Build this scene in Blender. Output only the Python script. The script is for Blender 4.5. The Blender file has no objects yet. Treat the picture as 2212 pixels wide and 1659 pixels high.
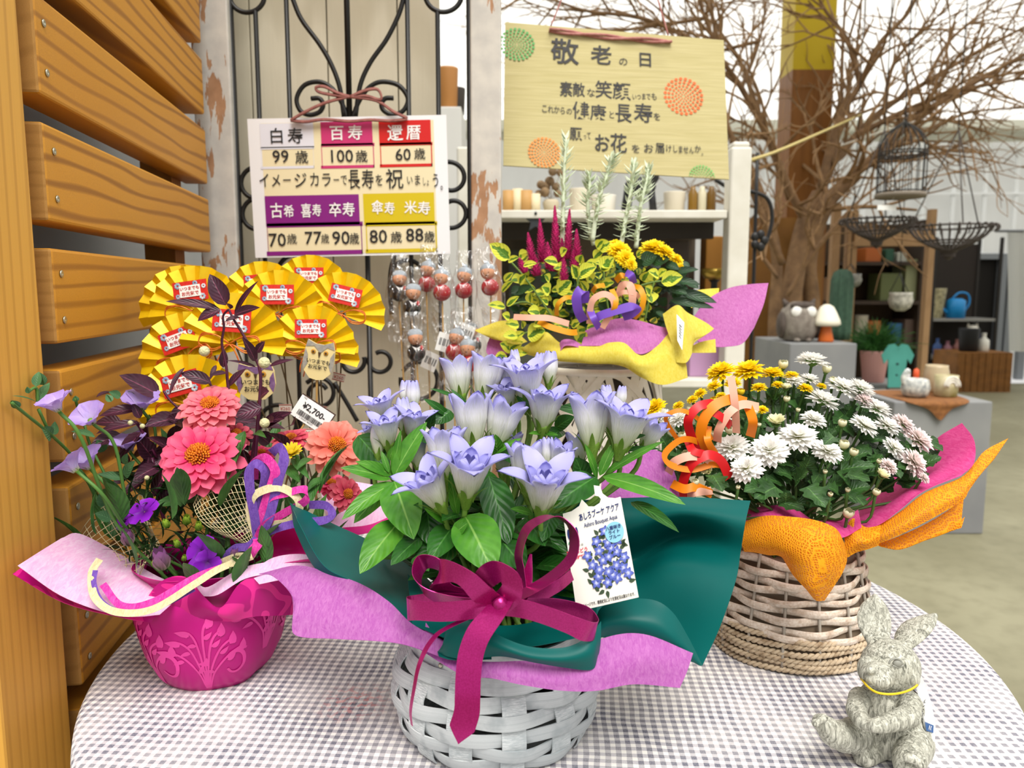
import bpy, math, random
from math import sin, cos, pi, radians, sqrt, atan, atan2, exp
from mathutils import Vector, Matrix, noise
V = Vector
scene = bpy.context.scene
COL = scene.collection
rnd = random.Random(7)

# ------------------------------------------------------------------ camera, world, sun, exposure
F_PX, HORIZON = 1660.0, 625.0
TILT = atan((829.5 - HORIZON) / F_PX)
CAM_Z, TABLE_Z = 1.10, 0.72
cam_d = bpy.data.cameras.new('camera')
cam_d.sensor_width = 36.0
cam_d.lens = 36.0 * F_PX / 2212.0
cam_d.clip_start, cam_d.clip_end = 0.02, 100
cam_d.dof.use_dof = True
cam_d.dof.focus_distance = 0.68
cam_d.dof.aperture_fstop = 9.0
cam = bpy.data.objects.new('camera', cam_d)
COL.objects.link(cam)
cam.location = (0, 0, CAM_Z)
cam.rotation_euler = (pi / 2 - TILT, 0, 0)
scene.camera = cam

world = bpy.data.worlds.new('sky')
scene.world = world
world.use_nodes = True
wn, wl = world.node_tree.nodes, world.node_tree.links
bgn = wn['Background']
wtc = wn.new('ShaderNodeTexCoord')
wsep = wn.new('ShaderNodeSeparateXYZ')
wr = wn.new('ShaderNodeValToRGB')
wl.new(wtc.outputs['Generated'], wsep.inputs[0])
wl.new(wsep.outputs['Z'], wr.inputs[0])
wr.color_ramp.elements[0].position = 0.0
wr.color_ramp.elements[0].color = (0.66, 0.65, 0.63, 1)
wr.color_ramp.elements[1].position = 0.6
wr.color_ramp.elements[1].color = (1.0, 0.99, 0.97, 1)
wl.new(wr.outputs[0], bgn.inputs['Color'])
bgn.inputs['Strength'].default_value = 0.95

def sun(name, energy, angle, direction, color=(1, 1, 1)):
    d = bpy.data.lights.new(name, 'SUN')
    d.energy, d.angle, d.color = energy, radians(angle), color
    o = bpy.data.objects.new(name, d)
    COL.objects.link(o)
    o.rotation_euler = V(direction).to_track_quat('-Z', 'Y').to_euler()
    o.location = (-3, -3, 6)
    return o
sun('sun', 3.2, 34, (-0.12, 0.52, -0.85), (1.0, 0.965, 0.91))

scene.view_settings.view_transform = 'Standard'
scene.view_settings.look = 'None'
scene.view_settings.gamma = 1.0
scene.view_settings.use_curve_mapping = False
scene.view_settings.exposure = 0.28
scene.cycles.max_bounces = 8
scene.cycles.transparent_max_bounces = 24
scene.cycles.use_denoising = True
scene.cycles.caustics_reflective = False
scene.cycles.caustics_refractive = False

# ------------------------------------------------------------------ pixel -> place helpers
CT, ST = cos(TILT), sin(TILT)
CAM = V((0, 0, CAM_Z))
def ray(px, py):
    x, y = (px - 1106) / F_PX, -(py - 829.5) / F_PX
    return V((x, CT + y * ST, -ST + y * CT))
def P(px, py, d):            # point at distance d along the view axis
    return CAM + ray(px, py) * d
def YP(px, py, y):           # point on the upright plane Y = y
    r = ray(px, py)
    return CAM + r * (y / r.y)
def ZP(px, py, z):           # point on the level plane Z = z
    r = ray(px, py)
    return CAM + r * ((z - CAM_Z) / r.z)

# ------------------------------------------------------------------ materials
def C(h, k=1.0):
    h = h.lstrip('#')
    c = [int(h[i:i + 2], 16) / 255 for i in (0, 2, 4)]
    c = [(x / 12.92 if x <= 0.04045 else ((x + 0.055) / 1.055) ** 2.4) * k for x in c]
    return (c[0], c[1], c[2], 1)
MATS = {}
class NT:
    def __init__(s, name):
        s.m = bpy.data.materials.new(name)
        s.m.use_nodes = True
        s.n, s.l = s.m.node_tree.nodes, s.m.node_tree.links
        s.p = s.n['Principled BSDF']
        s.out = s.n['Material Output']
    def add(s, t, ins=None, **kw):
        n = s.n.new('ShaderNode' + t)
        for k, v in kw.items():
            setattr(n, k, v)
        for k, v in (ins or {}).items():
            s.set(n, k, v)
        return n
    def set(s, n, k, v):
        if isinstance(v, bpy.types.NodeSocket):
            s.l.new(v, n.inputs[k])
        else:
            n.inputs[k].default_value = v
    def coord(s, kind='Object'):
        return s.add('TexCoord').outputs[kind]
    def mapping(s, vec, scale=(1, 1, 1), rot=(0, 0, 0), loc=(0, 0, 0)):
        return s.add('Mapping', {'Vector': vec, 'Scale': scale, 'Rotation': rot, 'Location': loc}).outputs[0]
    def noise(s, vec, scale, detail=3, dist=0.0, rough=0.5):
        return s.add('TexNoise', {'Vector': vec, 'Scale': scale, 'Detail': detail, 'Distortion': dist, 'Roughness': rough}).outputs['Fac']
    def ramp(s, fac, stops, interp='LINEAR'):
        n = s.add('ValToRGB', {0: fac})
        cr = n.color_ramp
        cr.interpolation = interp
        while len(cr.elements) < len(stops):
            cr.elements.new(0.5)
        for e, (p, c) in zip(cr.elements, stops):
            e.position = p
            e.color = c if len(c) == 4 else (*c, 1)
        return n.outputs[0]
    def mix(s, fac, a, b, mode='MIX'):
        n = s.add('Mix', data_type='RGBA', blend_type=mode)
        s.set(n, 0, fac)
        s.set(n, 6, a)
        s.set(n, 7, b)
        return n.outputs[2]
    def math(s, op, a, b=0.0, c=0.0):
        n = s.add('Math', operation=op)
        for i, v in enumerate((a, b, c)):
            s.set(n, i, v)
        return n.outputs[0]
    def bump(s, h, strength=0.3, dist=0.002):
        b = s.add('Bump', {'Height': h, 'Strength': strength, 'Distance': dist})
        s.l.new(b.outputs[0], s.p.inputs['Normal'])
        return b.outputs[0]
    def base(s, c, rough=0.6, metal=0.0, spec=0.4):
        s.set(s.p, 'Base Color', c)
        s.set(s.p, 'Roughness', rough)
        s.set(s.p, 'Metallic', metal)
        s.set(s.p, 'Specular IOR Level', spec)
    def transl(s, c, fac=0.3, alpha=None):
        t = s.add('BsdfTranslucent')
        s.set(t, 'Color', c)
        mx = s.add('MixShader')
        s.set(mx, 0, fac)
        s.l.new(s.p.outputs[0], mx.inputs[1])
        s.l.new(t.outputs[0], mx.inputs[2])
        last = mx.outputs[0]
        if alpha is not None:
            tr = s.add('BsdfTransparent')
            m2 = s.add('MixShader')
            s.set(m2, 0, alpha)
            s.l.new(tr.outputs[0], m2.inputs[1])
            s.l.new(last, m2.inputs[2])
            last = m2.outputs[0]
        s.l.new(last, s.out.inputs['Surface'])
def mat(name, hexc, rough=0.6, metal=0.0, spec=0.4, var=None, vscale=40, bump=0, bscale=200, bdist=0.002, transl=0, alpha=None, stretch=(1, 1, 1)):
    if name in MATS:
        return MATS[name]
    t = NT(name)
    c = C(hexc)
    if var or bump:
        co = t.mapping(t.coord(), stretch)
    if var:
        f = t.noise(co, vscale, 4)
        c = t.ramp(f, [(0.3, C(hexc)), (0.7, C(var))])
    t.base(c, rough, metal, spec)
    if bump:
        t.bump(t.noise(co, bscale, 3), bump, bdist)
    if transl or alpha is not None:
        t.transl(c, transl, alpha)
    MATS[name] = t.m
    return t.m
def grad(name, stops, rough=0.5, transl=0.25, streak=None, spec=0.3, axis=1):
    """colour along a petal or leaf (UV v), with faint veins along it"""
    if name in MATS:
        return MATS[name]
    t = NT(name)
    uv = t.coord('UV')
    sp = t.add('SeparateXYZ', {0: uv})
    c = t.ramp(sp.outputs[axis], [(p, C(h)) for p, h in stops])
    if streak:
        nz = t.noise(t.mapping(uv, (streak[1], 1.5, 1)), 3, 2)
        c = t.mix(t.ramp(nz, [(0.45, (0, 0, 0)), (0.62, (streak[2],) * 3)]), c, C(streak[0]))
    t.base(c, rough, 0, spec)
    t.transl(c, transl)
    MATS[name] = t.m
    return t.m
def leaf_mat(name, dark, light, rough=0.38, transl=0.2, edge=None, vein=None, spec=0.45):
    if name in MATS:
        return MATS[name]
    t = NT(name)
    uv = t.coord('UV')
    sp = t.add('SeparateXYZ', {0: uv})
    u = t.math('ABSOLUTE', t.math('SUBTRACT', sp.outputs[0], 0.5))
    nz = t.noise(t.coord(), 60, 3)
    c = t.ramp(nz, [(0.3, C(dark)), (0.7, C(light))])
    if edge:
        n2 = t.noise(t.coord(), 90, 2)
        m = t.math('ADD', t.math('MULTIPLY', u, 2.0), t.math('MULTIPLY', t.math('SUBTRACT', n2, 0.5), 1.6))
        c = t.mix(t.ramp(m, [(0.28, (0, 0, 0)), (0.36, (1, 1, 1))]), c, C(edge))
    vc = C(vein or light)
    side = t.math('SINE', t.math('MULTIPLY', t.math('ADD', sp.outputs[1], t.math('MULTIPLY', u, -0.7)), 40))
    c = t.mix(t.ramp(u, [(0.012, (0.8,) * 3), (0.035, (0, 0, 0))]), c, vc)
    t.base(c, rough, 0, spec)
    t.bump(t.math('ADD', t.math('MULTIPLY', side, 0.5), t.math('MULTIPLY', u, 3)), 0.25, 0.002)
    t.transl(c, transl)
    MATS[name] = t.m
    return t.m
def wood(name, base, dark, grain=(1, 1, 1), scale=14, rough=0.55, dist=3.0, detail=0.35, light=None):
    if name in MATS:
        return MATS[name]
    t = NT(name)
    co = t.mapping(t.coord(), grain)
    n1 = t.noise(co, scale * 0.35, 3, 0.6)
    w = t.add('TexWave', {'Vector': co, 'Scale': scale, 'Distortion': dist, 'Detail': 2.5, 'Detail Scale': 0.6}, wave_type='RINGS', rings_direction='X').outputs['Fac']
    fine = t.noise(t.mapping(t.coord(), tuple(g * (14 if g >= max(grain) else 0.7) for g in grain)), 40, 3)
    c = t.mix(t.ramp(w, [(0.02, (detail,) * 3), (0.3, (0, 0, 0))]), C(base), C(dark))
    c = t.mix(t.ramp(n1, [(0.35, (0, 0, 0)), (0.75, (0.5,) * 3)]), c, C(light or base))
    c = t.mix(t.ramp(fine, [(0.4, (0, 0, 0)), (0.7, (0.25,) * 3)]), c, C(dark))
    t.base(c, rough, 0, 0.35)
    t.bump(t.math('ADD', w, fine), 0.15, 0.001)
    MATS[name] = t.m
    return t.m

# ------------------------------------------------------------------ mesh builder
def catmull(pts, n):
    pts = [V(p) for p in pts]
    if len(pts) < 2 or n <= 1:
        return pts
    if len(pts) == 2:
        return [pts[0].lerp(pts[1], i / n) for i in range(n + 1)]
    out, L = [], len(pts)
    for i in range(L - 1):
        p1, p2 = pts[i], pts[i + 1]
        p0 = pts[i - 1] if i > 0 else p1 * 2 - p2
        p3 = pts[i + 2] if i + 2 < L else p2 * 2 - p1
        for k in range(n):
            t = k / n
            out.append(0.5 * ((2 * p1) + (p2 - p0) * t + (2 * p0 - 5 * p1 + 4 * p2 - p3) * t * t + (3 * p1 - p0 - 3 * p2 + p3) * t ** 3))
    out.append(pts[-1])
    return out
def frame_from(y, z):
    y = V(y).normalized()
    z = V(z)
    x = y.cross(z)
    if x.length < 1e-6:
        x = y.orthogonal()
    x.normalize()
    z = x.cross(y)
    return Matrix((x, y, z)).transposed()
def mat4(rot3, loc):
    return Matrix.Translation(V(loc)) @ rot3.to_4x4()
class MB:
    def __init__(s):
        s.v, s.f, s.uv, s.mi = [], [], [], []
        s.cur = 0
    def face(s, idx):
        s.f.append(tuple(idx))
        s.mi.append(s.cur)
    def grid(s, rows, close=False, uvs=None):
        n0, R, K = len(s.v), len(rows), len(rows[0])
        for i, r in enumerate(rows):
            for j, p in enumerate(r):
                s.v.append(V(p))
                s.uv.append(uvs[i][j] if uvs else (j / max(1, K - (0 if close else 1)), i / max(1, R - 1)))
        for i in range(R - 1):
            for j in range(K if close else K - 1):
                a, b = n0 + i * K + j, n0 + i * K + (j + 1) % K
                s.face((a, b, b + K, a + K))
        return s
    def sheet(s, rows, nu=6, nv=6):
        """smooth surface through a coarse grid of control points"""
        rows = [catmull(r, nu) for r in rows]
        cols = [catmull([r[j] for r in rows], nv) for j in range(len(rows[0]))]
        return s.grid([[cols[j][i] for j in range(len(cols))] for i in range(len(cols[0]))])
    def strip(s, path, wid, n=8, taper=None):
        """ribbon along a path; wid = width vector(s)"""
        path = [V(p) for p in path]
        ws = [V(w) for w in wid] if isinstance(wid, list) else [V(wid)] * len(path)
        a = catmull([p - w / 2 for p, w in zip(path, ws)], n)
        b = catmull([p + w / 2 for p, w in zip(path, ws)], n)
        m = [(p + q) / 2 for p, q in zip(a, b)]
        if taper:
            L = len(a) - 1
            a = [c + (p - c) * taper(i / L) for i, (p, c) in enumerate(zip(a, m))]
            b = [c + (p - c) * taper(i / L) for i, (p, c) in enumerate(zip(b, m))]
        return s.grid([[p, c, q] for p, c, q in zip(a, m, b)])
    def tube(s, path, r, n=8, sub=1, caps=True, flat=None):
        pts = catmull(path, sub) if sub > 1 else [V(p) for p in path]
        L = len(pts)
        rs = r if callable(r) else (lambda t: r)
        t0 = (pts[1] - pts[0]).normalized()
        nx = t0.orthogonal().normalized()
        rows = []
        for i, p in enumerate(pts):
            t = (pts[min(i + 1, L - 1)] - pts[max(i - 1, 0)])
            t = t.normalized() if t.length > 1e-9 else t0
            nx = (nx - t * nx.dot(t))
            nx = nx.normalized() if nx.length > 1e-6 else t.orthogonal().normalized()
            ny = t.cross(nx)
            rr = rs(i / (L - 1))
            rows.append([p + nx * cos(2 * pi * k / n) * rr + ny * sin(2 * pi * k / n) * rr for k in range(n)])
        n0 = len(s.v)
        s.grid(rows, close=True)
        if caps:
            s.face(range(n0 + n - 1, n0 - 1, -1))
            s.face(range(n0 + (L - 1) * n, n0 + L * n))
        return s
    def box(s, lo, hi, M=None):
        n0 = len(s.v)
        for k in range(8):
            p = V((hi[0] if k & 1 else lo[0], hi[1] if k & 2 else lo[1], hi[2] if k & 4 else lo[2]))
            s.v.append(M @ p if M else p)
            s.uv.append((k & 1, (k >> 1) & 1))
        for q in ((0, 2, 3, 1), (4, 5, 7, 6), (0, 1, 5, 4), (2, 6, 7, 3), (0, 4, 6, 2), (1, 3, 7, 5)):
            s.face([n0 + i for i in q])
        return s
    def lathe(s, prof, n=48, c=(0, 0, 0), mod=None, caps=True, M=None):
        rows, c = [], V(c)
        for i, (r, z) in enumerate(prof):
            row = []
            for k in range(n):
                a = 2 * pi * k / n
                rr = r * (mod(a, z) if mod else 1)
                p = V((rr * cos(a), rr * sin(a), z))
                row.append((M @ p if M else p) + c)
            rows.append(row)
        n0 = len(s.v)
        s.grid(rows, close=True)
        if caps:
            if prof[0][0] > 1e-5:
                s.face(range(n0 + n - 1, n0 - 1, -1))
            if prof[-1][0] > 1e-5:
                s.face(range(n0 + (len(prof) - 1) * n, n0 + len(prof) * n))
        return s
    def ball(s, c, r, R=None, n=16, m=10):
        r = (r, r, r) if not hasattr(r, '__len__') else r
        rows = []
        for i in range(m + 1):
            th = pi * i / m
            row = []
            for k in range(n):
                a = 2 * pi * k / n
                p = V((r[0] * max(sin(th), 1e-4) * cos(a), r[1] * max(sin(th), 1e-4) * sin(a), -r[2] * cos(th)))
                row.append((R @ p if R else p) + V(c))
            rows.append(row)
        return s.grid(rows, close=True)
    def petal(s, M, L, W, curl=0.0, a0=0.0, cup=0.0, prof=None, n=6, m=4, wave=0.0, notch=0.0):
        """petal or leaf from the origin of M along its +Y; curl bends it towards +Z"""
        prof = prof or (lambda t: (sin(pi * min(1, t ** 0.8)) ** 0.7) if t < 1 else 0.0)
        y = z = 0.0
        rows, uvs = [], []
        for i in range(n + 1):
            t = i / n
            w = max(prof(t), 0.012) * W / 2
            a = a0 + curl * t
            row, uv = [], []
            for j in range(m + 1):
                u = j / m * 2 - 1
                zz = cup * (u * u) * w + wave * sin(t * 9 + u * 4) * w
                yy = -notch * L * (t ** 6) * (1 - abs(u)) if notch else 0
                row.append(M @ V((u * w, y - zz * sin(a) + yy * cos(a), z + zz * cos(a) + yy * sin(a))))
                uv.append((j / m, t))
            rows.append(row)
            uvs.append(uv)
            y += cos(a) * L / n
            z += sin(a) * L / n
        return s.grid(rows, uvs=uvs)
    def leaf(s, base, tip, W, up=(0, 0, 1), curl=-0.4, cup=0.35, n=8, m=4, prof=None, wave=0.0):
        base, tip = V(base), V(tip)
        d = tip - base
        R = frame_from(d, up)
        L = d.length * (1 + curl * curl / 24)
        prof = prof or (lambda t: sin(pi * t ** 0.75) ** 0.85 if 0 < t < 1 else 0)
        return s.petal(mat4(R, base), L, W, curl=curl, a0=-curl / 2, cup=cup, prof=prof, n=n, m=m, wave=wave)
    def poly(s, pts, thick=None):
        n0 = len(s.v)
        for p in pts:
            s.v.append(V(p))
            s.uv.append((0, 0))
        s.face(range(n0, n0 + len(pts)))
        return s
    def text(s, body, M, size, cx=0, cy=0, depth=0.0, align='CENTER', sx=1.0, shear=0.0, bold=0.0):
        """lettering on the plane of M, centred on cx, cy"""
        c = bpy.data.curves.new('lettering', 'FONT')
        c.body, c.size, c.resolution_u, c.align_x, c.align_y = body, size, 2, align, 'CENTER'
        c.shear = shear
        c.offset = bold * size
        o = bpy.data.objects.new('lettering', c)
        me = o.to_mesh()
        n0 = len(s.v)
        for v in me.vertices:
            s.v.append(M @ V((v.co.x * sx + cx, v.co.y + cy, depth)))
            s.uv.append((0, 0))
        for p in me.polygons:
            s.face([n0 + i for i in p.vertices])
        o.to_mesh_clear()
        bpy.data.objects.remove(o)
        bpy.data.curves.remove(c)
        return s
    def mesh(s, name, mats, off=V((0, 0, 0)), smooth=True):
        me = bpy.data.meshes.new(name)
        me.from_pydata([tuple(p - off) for p in s.v], [], s.f)
        uvl = me.uv_layers.new(name='UVMap')
        vi = [0] * len(me.loops)
        me.loops.foreach_get('vertex_index', vi)
        flat = []
        for i in vi:
            flat.extend(s.uv[i])
        uvl.data.foreach_set('uv', flat)
        for m in (mats if isinstance(mats, (list, tuple)) else [mats]):
            me.materials.append(m)
        me.polygons.foreach_set('material_index', s.mi)
        if smooth:
            me.polygons.foreach_set('use_smooth', [True] * len(me.polygons))
        me.update()
        return me
    def build(s, name, mats, parent=None, smooth=True, solid=0.0, bevel=0.0, wire=0.0, label=None, subsurf=0, offset=0.0):
        if parent is not None:
            off = parent_loc(parent)
        else:
            xs, ys, zs = zip(*s.v)
            off = V(((min(xs) + max(xs)) / 2, (min(ys) + max(ys)) / 2, min(zs)))
        o = bpy.data.objects.new(name, s.mesh(name, mats, off, smooth))
        COL.objects.link(o)
        if parent is not None:
            o.parent = parent
        else:
            o.location = off
        if subsurf:
            md = o.modifiers.new('subdivision', 'SUBSURF')
            md.levels = md.render_levels = subsurf
        if solid:
            md = o.modifiers.new('solidify', 'SOLIDIFY')
            md.thickness, md.offset = solid, offset
            if smooth:
                es = o.modifiers.new('edge split', 'EDGE_SPLIT')
                es.split_angle = radians(50)
        if wire:
            md = o.modifiers.new('wireframe', 'WIREFRAME')
            md.thickness = wire
            md.use_even_offset = False
        if bevel:
            md = o.modifiers.new('bevel', 'BEVEL')
            md.width, md.segments, md.limit_method = bevel, 2, 'ANGLE'
        if label:
            o['label'] = label
        return o
def parent_loc(o):
    p = V((0, 0, 0))
    while o is not None:
        p = p + o.location
        o = o.parent
    return p
def tag(o, label, cat, group=None):
    o['label'], o['category'] = label, cat
    if group:
        o['group'] = group
    return o
def thing(name, loc, label, cat, group=None):
    o = bpy.data.objects.new(name, None)
    o.empty_display_size = 0.02
    COL.objects.link(o)
    o.location = V(loc)
    return tag(o, label, cat, group)
def struct(o):
    o['kind'] = 'structure'
    return o
def place(me, name, parent, M):
    """a part sharing a mesh, placed by matrix M in world axes (parent only translated)"""
    o = bpy.data.objects.new(name, me)
    COL.objects.link(o)
    o.parent = parent
    o.matrix_local = Matrix.Translation(-parent_loc(parent)) @ M if parent else M
    return o
def copy_tree(o, parent=None):
    c = o.copy()
    COL.objects.link(c)
    c.parent = parent
    for ch in list(o.children):
        copy_tree(ch, c)
    return c
def aim(base, tip, spin=0.0, scale=1.0):
    """matrix putting +Z from base to tip"""
    q = (V(tip) - V(base)).to_track_quat('Z', 'Y')
    return Matrix.Translation(V(base)) @ q.to_matrix().to_4x4() @ Matrix.Rotation(spin, 4, 'Z') @ Matrix.Scale(scale, 4)
def jit(a):
    return rnd.uniform(-a, a)
def jv(a):
    return V((jit(a), jit(a), jit(a)))

# ------------------------------------------------------------------ floor, vinyl house, back boards
def floor_mat():
    t = NT('concrete_floor')
    co = t.coord()
    n1 = t.noise(co, 1.3, 5, 0.5)
    n2 = t.noise(co, 14, 4)
    c = t.ramp(n1, [(0.3, C('#757159')), (0.7, C('#8d8970'))])
    c = t.mix(t.ramp(n2, [(0.45, (0, 0, 0)), (0.75, (0.4,) * 3)]), c, C('#646049'))
    t.base(c, 0.55, 0, 0.3)
    t.bump(n2, 0.1, 0.002)
    return t.m
fl = MB()
fl.grid([[V((-6, -3, 0)), V((9, -3, 0))], [V((-6, 9, 0)), V((9, 9, 0))]])
struct(fl.build('floor', floor_mat(), smooth=False))

def vinyl(name, hexc, transl=0.75, alpha=None):
    t = NT(name)
    co = t.coord()
    n = t.noise(t.mapping(co, (1, 1, 0.35)), 2.2, 3, 0.8)
    c = t.ramp(n, [(0.3, C(hexc)), (0.7, C(hexc, 0.86))])
    t.base(c, 0.35, 0, 0.4)
    t.bump(n, 0.5, 0.05)
    t.transl(c, transl, alpha)
    return t.m
ROOF = vinyl('roof_vinyl', '#fbfbf7', 0.9)
WALLV = vinyl('wall_vinyl', '#e2e2dc', 0.55)
BACK_Y = 9.6
zt = YP(1900, 285, BACK_Y).z
rf = MB()
rf.sheet([[V((-6, 2.3, 5.2)), V((1, 2.3, 5.3)), V((9, 2.3, 5.2))], [V((-6, 5.5, 4.1)), V((1, 5.5, 4.2)), V((9, 5.5, 4.1))], [V((-6, BACK_Y, zt)), V((1, BACK_Y, zt)), V((9, BACK_Y, zt))]], 8, 8)
struct(rf.build('ceiling', ROOF))
bw = MB()
rows = []
for i in range(13):
    z = zt * i / 12
    rows.append([V((-6 + 15 * j / 90, BACK_Y + 0.05 * sin(j * 1.3) * (1 - i / 12) + 0.03 * sin(j * 0.7 + i), z)) for j in range(91)])
bw.grid(rows)
struct(bw.build('wall_back', WALLV))
# white lattice bars of the vinyl wall
wb = MB()
wm = mat('white_bar', '#eceeee', 0.4)
for px in (1655, 1712, 1770, 1866, 1925, 1995, 2060, 2128, 2195, 2260):
    x = YP(px, 400, BACK_Y - 0.12).x
    wb.box((x - 0.022, BACK_Y - 0.14, 0.9), (x + 0.022, BACK_Y - 0.1, zt))
for py in (322, 418, 548):
    z = YP(1900, py, BACK_Y - 0.15).z
    wb.box((2.4, BACK_Y - 0.16, z - 0.015), (8.4, BACK_Y - 0.13, z + 0.015))
struct(wb.build('trim_1', wm, smooth=False))
# eave valance, a sagging grey band under the roof edge
ev = MB()
zz = YP(1900, 268, BACK_Y - 0.4).z
ev.sheet([[V((-3 + 2.0 * j, BACK_Y - 0.4, zz + 0.05)) for j in range(6)], [V((-3 + 2.0 * j, BACK_Y - 0.55, zz - 0.08 - 0.05 * (j % 2))) for j in range(6)], [V((-3 + 2.0 * j, BACK_Y - 0.35, zz - 0.2 + 0.04 * (j % 2))) for j in range(6)]], 8, 5)
struct(ev.build('trim_2', mat('eave_vinyl', '#b9b8a8', 0.5, transl=0.3)))
# side walls of the vinyl house, one on each side
for sx, nm in ((8.6, 'wall_right'), (-5.6, 'wall_far_left')):
    w = MB()
    w.grid([[V((sx, 2.3 + 0.53 * j, z)) for j in range(11)] for z in (0, 1.3, 2.6)])
    struct(w.build(nm, WALLV))

# ------------------------------------------------------------------ wooden slat fence at the left
FX0, FY0 = -0.430, 0.727
FD = V((-0.075, 0.523, 0)).normalized()
FN = V((FD.y, -FD.x, 0))                 # towards the table
ochre = wood('ochre_wood', '#d3952f', '#87541a', (6, 0.55, 6), 2.6, 0.5, 9.0, 0.8, '#c4842a')
ochre2 = wood('ochre_wood_straight', '#dba548', '#9c6a28', (9, 9, 0.25), 3.0, 0.5, 3.0, 0.35, '#cb9240')
endw = wood('end_grain', '#b98a48', '#8a5f28', (3, 3, 3), 9, 0.75, 2.0, 0.3, '#a3743a')
fence = thing('slat_fence', (FX0, FY0, 0), 'ochre stained timber fence of horizontal slats beside the round table', 'fence')
zs = [YP(105, py, FY0).z for py in (262, 532, 795, 1053)]
pitch = (zs[0] - zs[3]) / 3
z0 = zs[0] + pitch * 5
screw_m = mat('screw_steel', '#b9b7a6', 0.3, 0.9)
BL = 0.62
for k in range(16):
    zt_ = z0 - k * pitch
    zb = zt_ - 0.0895
    if zb < 0.02:
        break
    M = Matrix(((FD.x, FN.x, 0, FX0), (FD.y, FN.y, 0, FY0), (0, 0, 1, 0), (0, 0, 0, 1)))
    b = MB()
    b.box((0, -0.038, zb), (BL, 0, zt_), M)
    off = V((FX0, FY0, 0))
    b.mi = [1 if i == 4 else 0 for i in range(6)]
    o = b.build('slat_board', [ochre, endw], fence, smooth=False, bevel=0.003)
    o.location = (0, 0, 0)
    # each board shows other grain: shift its texture space by moving the origin
    sh = V((rnd.uniform(-3, 3), rnd.uniform(-3, 3), rnd.uniform(-3, 3)))
    o.data.transform(Matrix.Translation(sh))
    o.matrix_local = Matrix.Translation(-sh)
    for dz in (0.022, 0.066):
        s = MB()
        c = M @ V((0.017 + 0.003 * (k % 2), 0.0004, zb + dz))
        s.lathe([(0.0036, 0), (0.0036, 0.0008), (0.0026, 0.0013), (0.0012, 0.0009), (0.0, 0.0004)], 14, (0, 0, 0), M=mat4(frame_from((0, 0, 1), FN), c))
        so = s.build('screw', screw_m, fence)
ps = MB()
ps.box((-0.62, 0.605, 0), (-0.428, 0.700, 2.3))
ps.build('post', ochre2, fence, smooth=False, bevel=0.003)
ip = MB()
Mi = Matrix(((FD.x, FN.x, 0, FX0), (FD.y, FN.y, 0, FY0), (0, 0, 1, 0), (0, 0, 0, 1)))
ip.box((0.004, -0.085, 0), (0.03, -0.0385, 2.3), Mi)
ip.box((0.545, -0.085, 0), (0.60, -0.0385, 2.3), Mi)
ip.build('batten', wood('dark_ochre', '#9c6420', '#5e3709', (9, 9, 0.3), 3, 0.6, 3, 0.4), fence, smooth=False)
rl = MB()
rl.box((0.004 - 0.05, -0.085, 0), (0.004, -0.0385, 0.3), Mi)
# grey ribbed plastic sheet beyond the fence
gp = MB()
rows = []
for i in range(330):
    z = 0.0 + i * 0.008
    a = 0.0022 if i % 2 else -0.0022
    rows.append([Mi @ V((s_, -0.16 + a, z)) for s_ in (-0.1, 1.0, 2.2)])
gp.grid(rows)
struct(gp.build('wall_left', mat('grey_ribbed', '#8f9096', 0.35, 0.1, 0.5, var='#a3a4a8', vscale=3)))

# ------------------------------------------------------------------ iron trellis door in its worn frame
LY = 1.40
chip = None
def chipped():
    t = NT('chipped_paint')
    co = t.coord()
    n1 = t.noise(t.mapping(co, (26, 26, 6.5)), 1, 5, 0.3, 0.6)
    n2 = t.noise(co, 40, 4)
    paint = t.ramp(n2, [(0.3, C('#cfcac0')), (0.7, C('#bdb9b2'))])
    bare = t.ramp(n2, [(0.3, C('#b58a68')), (0.7, C('#9c7353'))])
    m = t.ramp(n1, [(0.585, (0, 0, 0)), (0.60, (1, 1, 1))])
    t.base(t.mix(m, paint, bare), 0.6, 0, 0.3)
    t.bump(t.math('SUBTRACT', n2, t.math('MULTIPLY', m, 0.8)), 0.25, 0.001)
    return t.m
CHIP = chipped()
iron = mat('black_iron', '#1d1c1b', 0.45, 0.3, 0.5)
trellis = thing('trellis_door', (YP(750, 620, LY).x, LY, 0), 'old wooden frame with black iron scroll bars behind the table', 'trellis')
XL0, XL1 = YP(430, 290, LY).x, YP(510, 290, LY).x
XR0, XR1 = YP(1018, 290, LY).x, YP(1083, 290, LY).x
for x0, x1 in ((XL0, XL1), (XR0, XR1)):
    m = MB()
    m.box((x0, LY - 0.018, 0.0), (x1, LY + 0.016, 1.95))
    m.build('stile', CHIP, trellis, smooth=False, bevel=0.003)
for z0_, z1_ in ((0.08, 0.15), (1.88, 1.95)):
    m = MB()
    m.box((XL1, LY - 0.016, z0_), (XR0, LY + 0.014, z1_))
    m.build('rail', CHIP, trellis, smooth=False, bevel=0.003)
def iron_path(pts, r=0.0042, sub=6, y=LY):
    m = MB()
    m.tube([YP(px, py, y) for px, py in pts], r, 8, sub)
    return m.build('iron_bar', iron, trellis)
def ring_px(cx, cy, r, a0=0, a1=360, spiral=1.0, n=14):
    return [(cx + r * (1 + (spiral - 1) * i / n) * cos(radians(a0 + (a1 - a0) * i / n)), cy - r * (1 + (spiral - 1) * i / n) * sin(radians(a0 + (a1 - a0) * i / n))) for i in range(n + 1)]
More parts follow.
